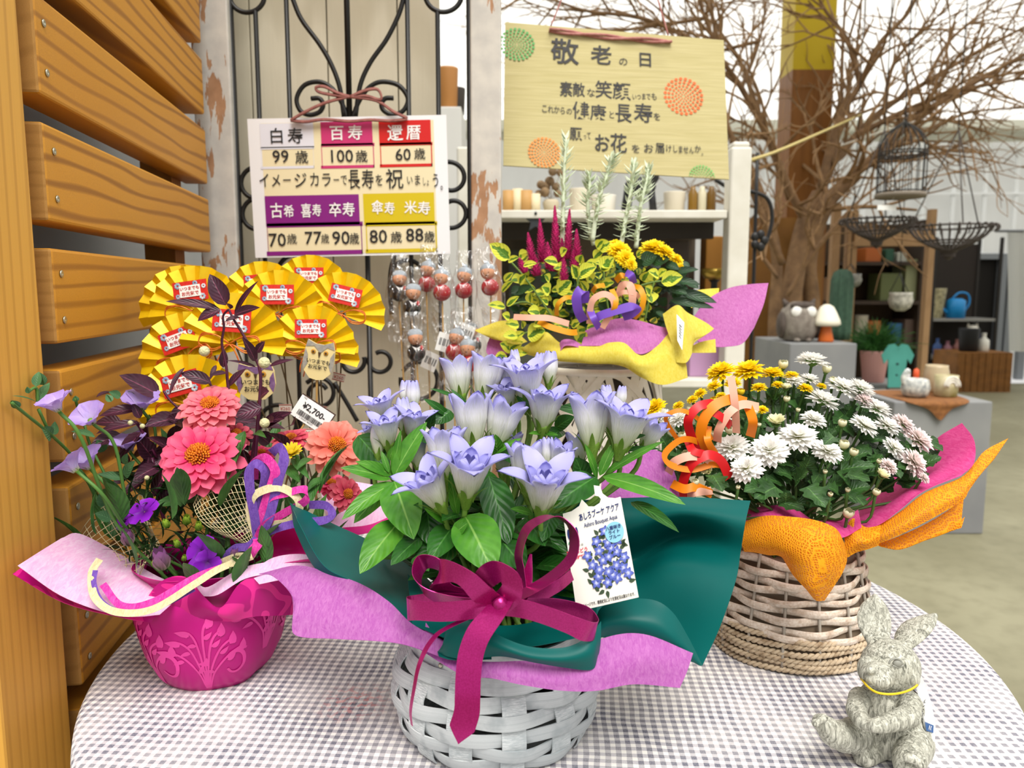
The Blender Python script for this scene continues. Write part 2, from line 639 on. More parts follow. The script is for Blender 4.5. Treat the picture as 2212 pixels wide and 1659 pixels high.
def vbar(px, py0, py1, r=0.0042):
    x = YP(px, 290, LY).x
    m = MB()
    z1, z0 = (1.88 if py0 <= 0 else YP(px, py0, LY).z), (0.15 if py1 >= 1000 else YP(px, py1, LY).z)
    m.tube([V((x, LY, z0)), V((x, LY, z1))], r, 8)
    return m.build('iron_bar', iron, trellis)
vbar(507, 0, 1000, 0.007)
vbar(1016, 0, 1000, 0.006)
vbar(562, 22, 1000)
vbar(628, 0, 1000)
vbar(756, 0, 252, 0.0052)
vbar(884, 0, 1000)
vbar(948, 25, 1000)
vbar(788, 552, 1000, 0.0048)
for pts in (ring_px(534, -11, 38), ring_px(958, -14, 40),
            [(628, -14), (650, 40), (690, 95), (716, 140), (734, 190), (743, 252)],
            [(874, -14), (862, 30), (835, 85), (800, 135), (778, 185), (768, 252)],
            [(750, 254), (738, 222), (718, 192), (690, 177), (658, 184), (641, 212), (648, 238), (668, 248), (690, 242), (698, 226), (690, 213), (672, 213)],
            [(762, 254), (774, 222), (794, 192), (822, 177), (860, 184), (881, 212), (872, 238), (850, 248), (830, 240), (824, 226), (832, 213), (850, 212)],
            ring_px(555, 395, 34), ring_px(558, 462, 34),
            ring_px(972, 386, 42, 190, -200, 0.45), ring_px(977, 458, 40, 170, 560, 0.45),
            ring_px(762, 780, 26, 20, -300, 0.75), ring_px(822, 780, 26, 160, 480, 0.75),
            [(858, 545), (846, 575), (842, 620), (846, 680)],
            ring_px(905, 822, 40, 150, -190), ring_px(600, 915, 40, 200, -40),
            ring_px(690, 850, 36, 140, -330, 0.5), [(722, 826), (748, 868), (772, 910)],
            ring_px(640, 590, 40, 0, 360), ring_px(880, 598, 36, 0, 360)):
    iron_path(pts)
# weathered vertical boards behind the trellis
PBY = 1.52
pl = MB()
edges = [440, 548, 712, 862, 952]
xs_ = [YP(px, 290, PBY).x for px in edges]
for a, b in zip(xs_[:-1], xs_[1:]):
    pl.box((a + 0.0012, PBY, 0), (b - 0.0012, PBY + 0.02 + jit(0.003), 2.2))
board_m = wood('weathered_board', '#d6cdb6', '#a89d80', (8, 8, 0.35), 2.2, 0.75, 5.0, 0.4, '#c4bca8')
screen = tag(pl.build('board_screen', board_m, smooth=False, bevel=0.0015), 'weathered grey beige upright board screen behind the iron scroll bars', 'screen')

# ------------------------------------------------------------------ round table and gingham cloth
TC, TR_ = V((0.036, 0.827, 0)), 0.463
tbl = thing('round_table', (TC.x, TC.y, 0), 'round table hidden under a grey and white gingham cloth', 'table')
m = MB()
m.lathe([(0.0, TABLE_Z - 0.028), (TR_ - 0.012, TABLE_Z - 0.028), (TR_ - 0.008, TABLE_Z - 0.02), (TR_ - 0.012, TABLE_Z - 0.004), (0.0, TABLE_Z - 0.004)], 64, TC)
tw = mat('table_wood', '#8a6a45', 0.6)
m.build('tabletop', tw, tbl)
for k in range(4):
    a = pi / 4 + k * pi / 2
    m = MB()
    m.tube([TC + V((0.33 * cos(a), 0.33 * sin(a), 0)), TC + V((0.28 * cos(a), 0.28 * sin(a), TABLE_Z - 0.028))], lambda t: 0.014 + 0.008 * t, 12)
    m.build('leg', tw, tbl)
def gingham():
    t = NT('gingham')
    uv = t.coord('UV')
    per = 1 / 0.0088
    wob = t.add('TexNoise', {'Vector': uv, 'Scale': 14.0, 'Detail': 2.0}).outputs['Color']
    v2 = t.add('VectorMath', {0: uv, 1: t.add('VectorMath', {0: wob, 1: (0.006, 0.006, 0)}, operation='MULTIPLY').outputs[0]}, operation='ADD').outputs[0]
    rotv = t.mapping(v2, (per, per, 1), (0, 0, radians(4)))
    sp = t.add('SeparateXYZ', {0: rotv})
    def stripe(s):
        fr = t.math('FRACT', s)
        tri = t.math('ABSOLUTE', t.math('SUBTRACT', fr, 0.5))
        return t.ramp(tri, [(0.215, (0, 0, 0)), (0.265, (1, 1, 1))])
    a, b = stripe(sp.outputs[0]), stripe(sp.outputs[1])
    fine = t.noise(t.mapping(uv, (900, 900, 1)), 1, 2)
    c = t.mix(a, C('#f1eee8'), C('#b4b1b6'))
    both = t.math('MULTIPLY', a, b)
    c = t.mix(t.math('MULTIPLY', b, 1.0), c, t.mix(a, C('#b8b5bb'), C('#6a6a78')))
    worn = t.ramp(t.noise(uv, 18, 4), [(0.4, (0.0,) * 3), (0.75, (0.4,) * 3)])
    c = t.mix(worn, c, C('#efeae4'))
    c = t.mix(t.ramp(fine, [(0.4, (0, 0, 0)), (0.7, (0.14,) * 3)]), c, C('#ffffff'))
    # a faint pink stain beside the woven basket
    st = ZP(765, 1515, TABLE_Z) - TC
    sp2 = t.add('VectorMath', {0: uv, 1: (st.x, st.y, 0)}, operation='DISTANCE').outputs['Value']
    sm = t.math('MULTIPLY', t.ramp(sp2, [(0.012, (1, 1, 1)), (0.04, (0, 0, 0))]), t.ramp(t.noise(uv, 160, 3), [(0.5, (0, 0, 0)), (0.6, (0.55,) * 3)]))
    c = t.mix(sm, c, C('#e58a86'))
    t.base(c, 0.9, 0, 0.1)
    t.bump(t.noise(uv, 260, 3), 0.35, 0.0012)
    return t.m
cl = MB()
rows, uvs = [], []
prof = [(TR_ * k / 40, 0.0) for k in range(1, 40)] + [(TR_ - 0.006, -0.0005), (TR_ - 0.002, -0.002), (TR_ + 0.001, -0.006), (TR_ + 0.002, -0.012), (TR_ + 0.002, -0.03), (TR_, -0.08), (TR_ - 0.002, -0.16), (TR_ - 0.004, -0.26)]
arc, pr = 0.0, (0, 0)
NA = 200
for r, dz in prof:
    arc += sqrt((r - pr[0]) ** 2 + (dz - pr[1]) ** 2)
    pr = (r, dz)
    row, uv = [], []
    for k in range(NA):
        a = 2 * pi * k / NA
        fold = 0.0
        if dz < -0.02:
            fold = 0.008 * min(1, (-dz - 0.02) / 0.2) * (sin(a * 17) - 1)
        h = 0.0006 * noise.noise(V((r * cos(a) * 14, r * sin(a) * 14, 3))) if dz > -0.001 else 0
        row.append(TC + V(((r + fold) * cos(a), (r + fold) * sin(a), TABLE_Z + dz + h - 0.0005)))
        uv.append((arc * cos(a), arc * sin(a)))
    rows.append(row)
    uvs.append(uv)
cl.grid(rows, close=True, uvs=uvs)
n0 = len(cl.v)
cl.v.append(TC + V((0, 0, TABLE_Z)))
cl.uv.append((0, 0))
for k in range(NA):
    cl.face((n0, (k + 1) % NA, k))
tag(cl.build('tablecloth', gingham()), 'grey and white gingham cloth draped over the round table', 'tablecloth')

# ------------------------------------------------------------------ hand-lettered signs
def card_frame(tl, tr, bl):
    x = (tr - tl)
    W = x.length
    x.normalize()
    y = tl - bl
    y = y - x * y.dot(x)
    H = y.length
    y.normalize()
    z = x.cross(y)
    R = Matrix((x, y, z)).transposed()
    return mat4(R, bl), W, H
class Card:
    def __init__(s, tl, tr, bl):
        s.M, s.W, s.H = card_frame(tl, tr, bl)
        s.Mi = s.M.inverted()
        s.o, s.nz = s.M.translation, (s.M.to_3x3() @ V((0, 0, 1)))
    def at(s, px, py):
        r = ray(px, py)
        t = (s.o - CAM).dot(s.nz) / r.dot(s.nz)
        q = s.Mi @ (CAM + r * t)
        return q.x, q.y
    def size(s, npx, px, py):
        a, b = s.at(px, py), s.at(px, py + npx)
        return abs(a[1] - b[1])
    def rect(s, mb, x0, y0, x1, y1, dz):
        (a, b), (c, d) = s.at(x0, y0), s.at(x1, y1)
        mb.grid([[s.M @ V((a, d, dz)), s.M @ V((c, d, dz))], [s.M @ V((a, b, dz)), s.M @ V((c, b, dz))]])
    def frame(s, mb, x0, y0, x1, y1, w, dz):
        s.rect(mb, x0, y0, x1, y0 + w, dz)
        s.rect(mb, x0, y1 - w, x1, y1, dz)
        s.rect(mb, x0, y0, x0 + w, y1, dz)
        s.rect(mb, x1 - w, y0, x1, y1, dz)
    def text(s, mb, body, px, py, hpx, dz=0.0008, wpx=None, shear=0, bold=0.0):
        x, y = s.at(px, py)
        sz = s.size(hpx, px, py)
        sx = 1.0
        if wpx:
            n = sum(1.0 if ord(ch) > 255 else 0.56 for ch in body)
            sx = wpx / (n * hpx)
        mb.text(body, s.M, sz, x, y, dz, sx=sx, shear=shear, bold=bold)
    def slab(s, th=0.0008, bulge=0.0):
        mb = MB()
        n = 10
        rows = []
        for i in range(n + 1):
            rows.append([s.M @ V((s.W * j / n, s.H * i / n, bulge * sin(pi * j / n) * sin(pi * i / n))) for j in range(n + 1)])
        mb.grid(rows)
        return mb
def lettering(card, conv, entries, name, mt, parent, dz, bold, gap=150):
    groups, last = [], None
    for e in entries:
        if last is None or abs(e[1] - last[1]) > gap or abs(e[2] - last[2]) > 60:
            groups.append([])
        groups[-1].append(e)
        last = e
    for g in groups:
        mb = MB()
        for i, (s_, x, y, h) in enumerate(g):
            # keep neighbouring characters from running into each other
            room = min([abs(conv(g[j][1], y)[0] - conv(x, y)[0]) * 2 * h / (h + g[j][3]) for j in (i - 1, i + 1) if 0 <= j < len(g)] or [h * 2])
            w = h * sum(1.0 if ord(ch) > 255 else 0.56 for ch in s_)
            card.text(mb, s_, *conv(x, y), h, dz, wpx=min(w, room * (0.98 if len(s_) == 1 else 1.3)), bold=bold if h > 24 else bold * 0.5)
        mb.build(name, mt, parent, smooth=False)
black_ink = mat('black_ink', '#201e1e', 0.6)
white_ink = mat('white_ink', '#f4f2f0', 0.6)
def z2(x, y):
    return 400 + x / 2.765, y / 2.765
S1 = Card(YP(535, 257, 1.375), YP(965, 248, 1.375), YP(552, 557, 1.375))
sign1 = thing('celebration_sign', S1.M @ V((S1.W / 2, 0, 0)), 'white laminated sheet of coloured age boxes hung on the iron bars', 'sign')
S1.slab().build('sheet', mat('laminate', '#eeeef0', 0.22, 0, 0.6), sign1, solid=0.0008)
mb = MB()
S1.rect(mb, *z2(450, 738), *z2(1508, 1502), 0.0007)
mb.build('cream_paper', mat('cream_paper', '#e9dcb4', 0.5), sign1, smooth=False)
for nm, hx, hd, bx, w in (('white_box', '#dfdfe8', (445, 740, 772, 880), (452, 880, 772, 1005), 3), ('pink_box', '#c83672', (808, 730, 1122, 866), (812, 860, 1132, 1002), 4), ('red_box', '#cf1b18', (1155, 722, 1470, 862), (1163, 855, 1478, 994), 4),
                          ('purple_box', '#84207e', (475, 1172, 1045, 1342), (488, 1335, 1062, 1517), 5), ('yellow_box', '#d2bb12', (1062, 1158, 1492, 1337), (1078, 1330, 1507, 1504), 5)):
    mb = MB()
    S1.rect(mb, *z2(hd[0], hd[1]), *z2(hd[2], hd[3]), 0.0012)
    S1.frame(mb, *z2(bx[0], bx[1]), *z2(bx[2], bx[3]), w, 0.0012)
    mb.build(nm, mat(nm, hx, 0.4), sign1, smooth=False)
lettering(S1, z2, (('白', 548, 820, 36), ('寿', 660, 820, 36), ('99', 572, 940, 38), ('歳', 698, 945, 30), ('100', 930, 937, 38), ('歳', 1055, 940, 28), ('60', 1302, 928, 36), ('歳', 1402, 925, 26),
                    ('70', 552, 1438, 40), ('歳', 640, 1432, 24), ('77', 765, 1425, 38), ('歳', 838, 1430, 22), ('90', 932, 1425, 40), ('歳', 1012, 1430, 26), ('80', 1155, 1417, 40), ('歳', 1262, 1422, 26), ('88', 1372, 1408, 40), ('歳', 1460, 1420, 26)), 'ink_lettering', black_ink, sign1, 0.0022, 0.008)
lettering(S1, z2, (('イ', 475, 1085, 34), ('メ', 545, 1085, 32), ('ー', 610, 1082, 26), ('ジ', 690, 1085, 36), ('カ', 775, 1080, 34), ('ラ', 845, 1080, 34), ('ー', 905, 1080, 24), ('で', 950, 1080, 26), ('長', 1010, 1080, 46), ('寿', 1092, 1080, 44), ('を', 1160, 1082, 28), ('祝', 1252, 1078, 46), ('い', 1342, 1080, 22), ('ま', 1388, 1080, 26), ('し', 1428, 1088, 20), ('ょ', 1450, 1092, 18), ('う', 1497, 1085, 34), ('。', 1545, 1105, 30)), 'ink_lettering', black_ink, sign1, 0.0022, 0.006)
lettering(S1, z2, (('百', 907, 802, 34), ('寿', 1017, 800, 34), ('還', 1255, 802, 36), ('暦', 1365, 798, 34), ('古', 548, 1265, 34), ('希', 622, 1268, 28), ('喜', 725, 1265, 32), ('寿', 788, 1262, 28), ('卒', 898, 1260, 32), ('寿', 978, 1258, 32), ('傘', 1150, 1245, 32), ('寿', 1222, 1250, 28), ('米', 1347, 1245, 30), ('寿', 1428, 1250, 30)), 'white_lettering', white_ink, sign1, 0.0022, 0.012)
cordm = mat('brown_cord', '#7a4540', 0.7, var='#9a6258', vscale=120)
mb = MB()
yy = 1.368
for pts in ([(628, 259), (660, 262), (700, 257), (755, 261), (800, 258), (845, 260), (880, 256)], [(628, 259), (655, 243), (700, 222), (750, 208)], [(880, 254), (850, 240), (812, 216), (758, 208)],
            [(755, 208), (725, 205), (690, 198), (682, 188), (700, 186), (730, 200), (756, 208)], [(756, 208), (790, 194), (815, 192), (824, 208), (818, 214), (790, 206), (756, 208)]):
    for dx in (0, 2.2):
        mb.tube([YP(x, y + dx, yy - 0.001 * dx) for x, y in pts], 0.0019, 6, 6)
mb.build('cord_bow', cordm, sign1)

def z3(x, y):
    return 1050 + x / 2.962, y / 2.962
S2 = Card(P(1083, 48, 1.53), P(1555, 87, 1.58), P(1087, 358, 1.48))
sign2 = thing('message_board', S2.M @ V((S2.W / 2, 0, 0)), 'beige textured paper board with brush lettering and flower stamps hanging by pink strings', 'sign')
def washi():
    t = NT('washi')
    co = t.mapping(t.coord(), (3, 3, 60))
    n = t.noise(co, 3.5, 3, 0.5)
    t.base(t.ramp(n, [(0.3, C('#b3a878')), (0.7, C('#beb385'))]), 0.85, 0, 0.1)
    t.bump(n, 0.4, 0.002)
    return t.m
S2.slab(0.003, 0.002).build('board', washi(), sign2, solid=0.003)
lettering(S2, z3, (('敬', 502, 350, 58), ('老', 735, 370, 44), ('の', 875, 405, 20), ('日', 1015, 395, 34), ('素', 510, 585, 34), ('敵', 590, 588, 32), ('な', 668, 605, 20), ('笑', 750, 590, 40), ('顔', 865, 600, 40),
                    ('い', 945, 630, 15), ('つ', 975, 630, 15), ('ま', 1005, 628, 16), ('で', 1035, 628, 16), ('も', 1072, 628, 18), ('こ', 372, 705, 20), ('れ', 412, 710, 18), ('か', 450, 712, 18), ('ら', 488, 718, 18), ('の', 530, 722, 16), ('健', 605, 722, 40), ('康', 715, 735, 36), ('と', 800, 745, 18), ('長', 875, 740, 44), ('寿', 1003, 740, 44), ('を', 1090, 757, 18),
                    ('願', 572, 868, 30), ('っ', 630, 880, 14), ('て', 655, 878, 18), ('お', 738, 930, 42), ('花', 845, 932, 44), ('を', 955, 962, 20), ('お', 1035, 960, 22), ('届', 1110, 957, 24), ('け', 1165, 960, 18), ('し', 1205, 962, 18), ('ま', 1240, 966, 18), ('せ', 1275, 968, 18), ('ん', 1310, 970, 16), ('か', 1350, 962, 18), ('。', 1390, 985, 14)), 'ink_lettering', black_ink, sign2, 0.0042, 0.012, 260)
def stamp(cx, cy, r, hexc, nm, half=False):
    mb = MB()
    x0, y0 = S2.at(*z3(cx, cy))
    R = S2.size(r / 2.962, *z3(cx, cy))
    for k, (fr, n) in enumerate(((0.12, 6), (0.24, 10), (0.38, 14), (0.54, 18), (0.72, 21), (0.9, 24))):
        for i in range(n):
            a = 2 * pi * (i + 0.5 * (k % 2)) / n
            if half and sin(a) < 0.1:
                continue
            w, l = R * 0.022 * (1 + 3.2 * fr), R * 0.033 * (1 + 1.6 * fr)
            pts = []
            for q in range(8):
                b = 2 * pi * q / 8
                lx, ly = R * fr + l * cos(b), w * sin(b)
                if half and y0 + lx * sin(a) + ly * cos(a) < 0.002:
                    lx = R * fr
                pts.append(S2.M @ V((x0 + lx * cos(a) - ly * sin(a), max(0.0, y0 + lx * sin(a) + ly * cos(a)), 0.0040)))
            mb.poly(pts)
    mb.build(nm, mat('stamp_' + hexc, hexc, 0.6), sign2, smooth=False)
stamp(197, 290, 108, '#4f9a4e', 'green_stamp')
stamp(1260, 622, 124, '#e8611f', 'orange_stamp')
stamp(370, 980, 100, '#e8842f', 'orange_stamp')
stamp(1378, 1142, 84, '#6fae5c', 'green_stamp', True)
mb = MB()
for k in range(2):
    pts = []
    for i in range(13):
        t_ = i / 12
        px, py = z3(400 + 780 * t_, 205 + 75 * t_)
        x, y = S2.at(px, py)
        a = t_ * 9 + pi * k
        pts.append(S2.M @ V((x, y + 0.003 * sin(a) - 0.003 * sin(pi * t_), 0.007 + 0.003 * cos(a))))
    mb.tube(pts, 0.0028, 7, 3)
for pts in ([(415, 165), (448, 85), (480, 0), (500, -70)], [(1165, 225), (1135, 120), (1100, 0), (1085, -70)]):
    mb.tube([P(*z3(x, y), 1.51) for x, y in pts], 0.0016, 6, 4)
mb.build('hanging_string', mat('pink_cord', '#a0605a', 0.7, var='#b98078', vscale=120), sign2)

# ------------------------------------------------------------------ background: plinths, tree, shelves, merchandise
def py_z(px, py, y):
    return YP(px, py, y).z
def lathe_thing(name, mname, prof, c, mt, label, cat, n=32, group=None):
    """one-mesh thing turned on an axis at c (base)"""
    m = MB()
    m.lathe(prof, n, c)
    return tag(m.build(name, mt), label, cat, group)
cement = mat('cement', '#8b8c8a', 0.8, var='#77787a', vscale=3, bump=0.15, bscale=60)
def plinth(x0, x1, y0, y1, z, label):
    m = MB()
    m.box((x0, y0, 0), (x1, y1, z))
    return tag(m.build('plinth', cement, smooth=False, bevel=0.006), label, 'plinth', 'grey cement plinths')
ZB = py_z(2040, 868, 3.37)
ZA = py_z(1780, 742, 4.1)
plinth(YP(1930, 900, 3.37).x, YP(2143, 900, 3.37).x, 3.37, 3.80, ZB, 'grey cement plinth at the right carrying the cup shaped planters')
plinth(YP(1707, 742, 4.1).x, YP(1852, 742, 4.1).x, 4.1, 4.7, ZA, 'taller grey cement plinth under the owl figure and mushroom')
plinth(YP(1858, 800, 4.75).x, YP(1995, 800, 4.75).x, 4.75, 5.1, py_z(1890, 826, 4.85), 'grey cement plinth under the fern in its pink pot')

# owl figure
def mats_owl():
    return mat('owl_grey', '#8f877c', 0.7, var='#6b6158', vscale=30, bump=0.4, bscale=60), mat('owl_dark', '#5b5048', 0.7, var='#453b35', vscale=40), mat('eye_white', '#e8e6df', 0.4)
og, od, ew = mats_owl()
oy = 4.28
oc = V((YP(1722, 740, oy).x, oy, ZA))
owl = thing('owl_figure', oc, 'grey stone owl figure with round white eyes on the tall plinth', 'figurine')
m = MB()
m.lathe([(0.05, 0), (0.085, 0.012), (0.104, 0.06), (0.104, 0.12), (0.094, 0.17), (0.07, 0.205), (0.03, 0.22), (0.0, 0.222)], 28, oc)
m.build('body', og, owl)
for s in (-1, 1):
    m = MB()
    m.ball(oc + V((s * 0.038, -0.078, 0.165)), (0.031, 0.018, 0.031))
    m.build('eye', ew, owl)
    m = MB()
    m.tube([oc + V((s * 0.06, 0, 0.19)), oc + V((s * 0.088, 0, 0.235))], lambda t: 0.026 * (1 - t * 0.8), 10)
    m.build('ear_tuft', od, owl)
    m = MB()
    m.ball(oc + V((s * 0.098, -0.01, 0.09)), (0.02, 0.055, 0.075))
    m.build('wing', od, owl)
    m = MB()
    m.ball(oc + V((s * 0.03, -0.075, 0.012)), (0.018, 0.025, 0.012))
    m.build('foot', og, owl)
m = MB()
m.ball(oc + V((0, -0.082, 0.15)), (0.009, 0.014, 0.015))
m.ball(oc + V((0, -0.06, 0.2)), (0.07, 0.03, 0.022))
m.build('beak', od, owl)
# mushroom
mc = V((YP(1783, 738, 4.22).x, 4.22, ZA))
mush = thing('mushroom_ornament', mc, 'white capped mushroom ornament with an orange stem', 'ornament')
m = MB()
m.lathe([(0.04, 0), (0.042, 0.01), (0.033, 0.05), (0.026, 0.09), (0.022, 0.12)], 24, mc)
m.build('stem', mat('mush_orange', '#c4601f', 0.5), mush)
m = MB()
m.lathe([(0.02, 0.098), (0.06, 0.088), (0.075, 0.098), (0.07, 0.12), (0.05, 0.165), (0.035, 0.192), (0.015, 0.205), (0, 0.207)], 28, mc)
m.build('cap', mat('mush_white', '#efe9d4', 0.5), mush)
# cactus
cc = V((YP(1813, 738, 4.42).x, 4.42, ZA))
m = MB()
m.lathe([(0.05, 0), (0.058, 0.05), (0.06, 0.25), (0.058, 0.34), (0.045, 0.385), (0.02, 0.40), (0, 0.40)], 64, cc, mod=lambda a, z: 1 + 0.09 * cos(a * 9))
tag(m.build('column_cactus', mat('cactus', '#2f4a3a', 0.6, var='#3f5d48', vscale=40)), 'dark green ribbed column cactus beside the mushroom', 'cactus')
# fern in pink pot
fy = 4.88
fz = py_z(1890, 826, 4.85)
fc = V((YP(1887, 800, fy).x, fy, fz))
fern = thing('potted_fern', fc, 'feathery green fern in a tapered pink pot', 'plant')
m = MB()
m.lathe([(0.06, 0), (0.064, 0.004), (0.086, 0.19), (0.088, 0.2), (0.078, 0.2), (0.076, 0.17), (0.0, 0.165)], 32, fc)
m.build('pot', mat('pink_pot', '#cf9a92', 0.7), fern)
m = MB()
for k in range(420):
    a, e = rnd.uniform(0, 2 * pi), rnd.uniform(0.1, 1.3)
    L = rnd.uniform(0.12, 0.27)
    b = fc + V((jit(0.05), jit(0.05), 0.17))
    t_ = b + V((cos(a) * cos(e), sin(a) * cos(e), sin(e) * 0.95)) * L
    mid = (b + t_) / 2 + V((0, 0, 0.04))
    m.tube([b, mid, t_], lambda t: 0.0035 * (1 - 0.7 * t), 4, 3, caps=False)
m.build('fronds', mat('fern_green', '#3f7a2c', 0.6, var='#24521f', vscale=20, transl=0.2), fern)
# planters on the near plinth, with the brown mat under them
m = MB()
mz = ZB + 0.001
xm0, xm1 = YP(1945, 860, 3.4).x, YP(2110, 860, 3.4).x
xc = YP(2025, 860, 3.37).x
m.sheet([[V((xm0, 3.72, mz)), V((xc, 3.76, mz)), V((xm1, 3.70, mz))], [V((xm0, 3.52, mz)), V((xc, 3.5, mz)), V((xm1, 3.55, mz))], [V((xc - 0.14, 3.365, mz)), V((xc, 3.362, mz)), V((xc + 0.14, 3.365, mz))], [V((xc - 0.05, 3.355, mz - 0.03)), V((xc + 0.01, 3.352, mz - 0.04)), V((xc + 0.06, 3.355, mz - 0.03))], [V((xc - 0.002, 3.354, mz - 0.075)), V((xc + 0.01, 3.35, mz - 0.08)), V((xc + 0.02, 3.354, mz - 0.075))]], 5, 5)
tag(m.build('brown_mat', mat('brown_mat', '#8a5a2e', 0.85, var='#6f4522', vscale=60), solid=0.003), 'brown cloth mat with a corner hanging over the plinth edge', 'mat')
spot = mat('speckled_white', '#d8d8cf', 0.5, var='#787d80', vscale=55)
hc = V((YP(1976, 860, 3.5).x, 3.5, mz + 0.002))
hen = thing('hen_planter', hc, 'speckled white planter with a little tail, left on the brown mat', 'planter')
m = MB()
m.lathe([(0.035, 0), (0.055, 0.012), (0.062, 0.045), (0.055, 0.078), (0.048, 0.085), (0.044, 0.08), (0.0, 0.06)], 28, hc)
m.build('bowl', spot, hen)
m = MB()
m.tube([hc + V((-0.05, 0, 0.06)), hc + V((-0.058, 0, 0.09)), hc + V((-0.045, 0, 0.118)), hc + V((-0.03, 0, 0.112))], lambda t: 0.014 * (1 - 0.5 * t), 8, 5)
m.build('neck', spot, hen)
rc = V((YP(2042, 860, 3.52).x, 3.52, mz + 0.002))
rb = thing('rainbow_planter', rc, 'cream and olive cup planter with a white striped arch', 'planter')
m = MB()
m.lathe([(0.042, 0), (0.048, 0.006), (0.05, 0.045), (0.05, 0.1), (0.046, 0.1), (0.045, 0.04), (0, 0.036)], 28, rc)
m.build('cup', mat('cup_two_tone', '#d8ccae', 0.5, var='#7c742e', vscale=9), rb)
m = MB()
for r in (0.018, 0.027, 0.036):
    m.tube([rc + V((r * cos(a * pi / 10), -0.052 + 0.002, 0.05 + r * sin(a * pi / 10) * 1.3)) for a in range(11)], 0.0036, 8)
m.build('arch', mat('arch_white', '#e9e6dc', 0.5), rb)
for x, dz, hx, lb in ((1958, 0.10, '#dadada', 'small pale figure behind the speckled planter'), (1977, 0.085, '#d3542a', 'small orange figure behind the speckled planter')):
    b = V((YP(x, 840, 3.66).x, 3.66, mz + 0.002))
    m = MB()
    m.lathe([(0.014, 0), (0.016, 0.02), (0.012, 0.06), (0.014, 0.085), (0.012, 0.11), (0, 0.118)], 14, b)
    tag(m.build('small_figure', mat('fig' + hx, hx, 0.5)), lb, 'figurine')
b = V((YP(2020, 850, 3.68).x, 3.68, mz + 0.002))
lathe_thing('glass_jar', '', [(0.05, 0), (0.055, 0.01), (0.055, 0.1), (0.05, 0.12), (0.05, 0.13), (0.046, 0.13), (0.046, 0.012), (0, 0.01)], b, mat('jar_beige', '#b9a888', 0.3), 'beige jar standing behind the striped arch planter', 'jar')

# teal sign shaped like a shirt, on a stand
ty = 4.6
m = MB()
o_ = V((YP(1937, 800, ty).x, ty, py_z(1937, 842, ty)))
sc_ = 0.155 / 56
pts = [(-22, 0), (-24, 60), (-26, 85), (-36, 70), (-44, 95), (-26, 125), (-10, 128), (0, 118), (10, 128), (26, 125), (44, 95), (36, 70), (26, 85), (24, 60), (22, 0)]
front = [o_ + V((x * sc_ * 0.8, 0, z * sc_ * 0.75 + 0.012)) for x, z in pts]
m.poly(front)
shirt = thing('shirt_sign', o_, 'flat teal metal sign cut in the shape of a shirt', 'sign')
m.build('plate', mat('teal_plate', '#4fa093', 0.5, var='#449184', vscale=8), shirt, smooth=False, solid=0.008)
m = MB()
m.box(o_ + V((-0.045, -0.02, 0)), o_ + V((0.045, 0.03, 0.014)))
m.build('foot', mat('dark_wood', '#54402c', 0.7), shirt, smooth=False)
m = MB()
for z, h in ((66, 0.02), (34, 0.016)):
    m.ball(o_ + V((0, -0.005, z * sc_ * 0.75 + 0.02)), (h * 0.5, 0.003, h * 0.4), n=10, m=6)
m.build('emblem', mat('dark_teal', '#1f4a48', 0.6), shirt)
# stand below the sign
zz = o_.z
m = MB()
m.box((o_.x - 0.07, ty - 0.06, 0), (o_.x + 0.07, ty + 0.08, zz))
tag(m.build('display_block', mat('grey_block', '#6d6b60', 0.8), smooth=False, bevel=0.004), 'narrow grey block carrying the teal shirt sign', 'block')

# wooden crate on the floor with things on it
yc = 8.2
cx0, cx1 = YP(2066, 845, yc).x, YP(2183, 845, yc).x
cz = py_z(2100, 762, yc)
crate = thing('wooden_crate', ((cx0 + cx1) / 2, yc, 0), 'brown wooden crate with upright slats standing on the far floor', 'crate')
cw = mat('crate_wood', '#8a5a24', 0.65, var='#6f4618', vscale=12)
n = 8
for k in range(n):
    a, b = cx0 + (cx1 - cx0) * k / n, cx0 + (cx1 - cx0) * (k + 1) / n
    m = MB()
    m.box((a + 0.004, yc, 0), (b - 0.004, yc + 0.02, cz))
    m.build('slat', cw, crate, smooth=False)
m = MB()
m.box((cx0, yc + 0.021, 0), (cx1, yc + 0.5, cz))
m.build('box', cw, crate, smooth=False)
def bottle(px, yb, z, h, r, hexc, label, name='bottle', cat='bottle', rough=0.3):
    b = V((YP(px, 700, yb).x, yb, z))
    return lathe_thing(name, '', [(r * 0.9, 0), (r, h * 0.04), (r, h * 0.6), (r * 0.4, h * 0.75), (r * 0.38, h * 0.95), (r * 0.45, h), (0, h)], b, mat('bt' + hexc, hexc, rough), label, cat, 20)
def tub(px, yb, z, h, r, hexc, label, name='pot', cat='pot', rough=0.5, flare=1.15, var=None):
    b = V((YP(px, 700, yb).x, yb, z))
    return lathe_thing(name, '', [(r * 0.9, 0), (r, h * 0.04), (r * flare, h * 0.96), (r * flare, h), (r * flare * 0.9, h), (r * 0.85, h * 0.3), (0, h * 0.28)], b, mat('tb' + hexc, hexc, rough, var=var, vscale=25), label, cat, 24)
def cuboid(px0, px1, py0, y, z, depth, hexc, label, name='box', cat='box', rough=0.6):
    x0, x1 = YP(px0, 700, y).x, YP(px1, 700, y).x
    m = MB()
    m.box((x0, y, z), (x1, y + depth, py_z((px0 + px1) / 2, py0, y)))
    return tag(m.build(name, mat('cb' + hexc, hexc, rough), smooth=False, bevel=0.004), label, cat)
bottle(2128, yc + 0.2, cz, 0.2, 0.055, '#e4e2d8', 'white bottle standing on the brown slatted crate')
tub(2095, yc + 0.2, cz, 0.25, 0.09, '#17181c', 'black pot standing on the brown slatted crate')

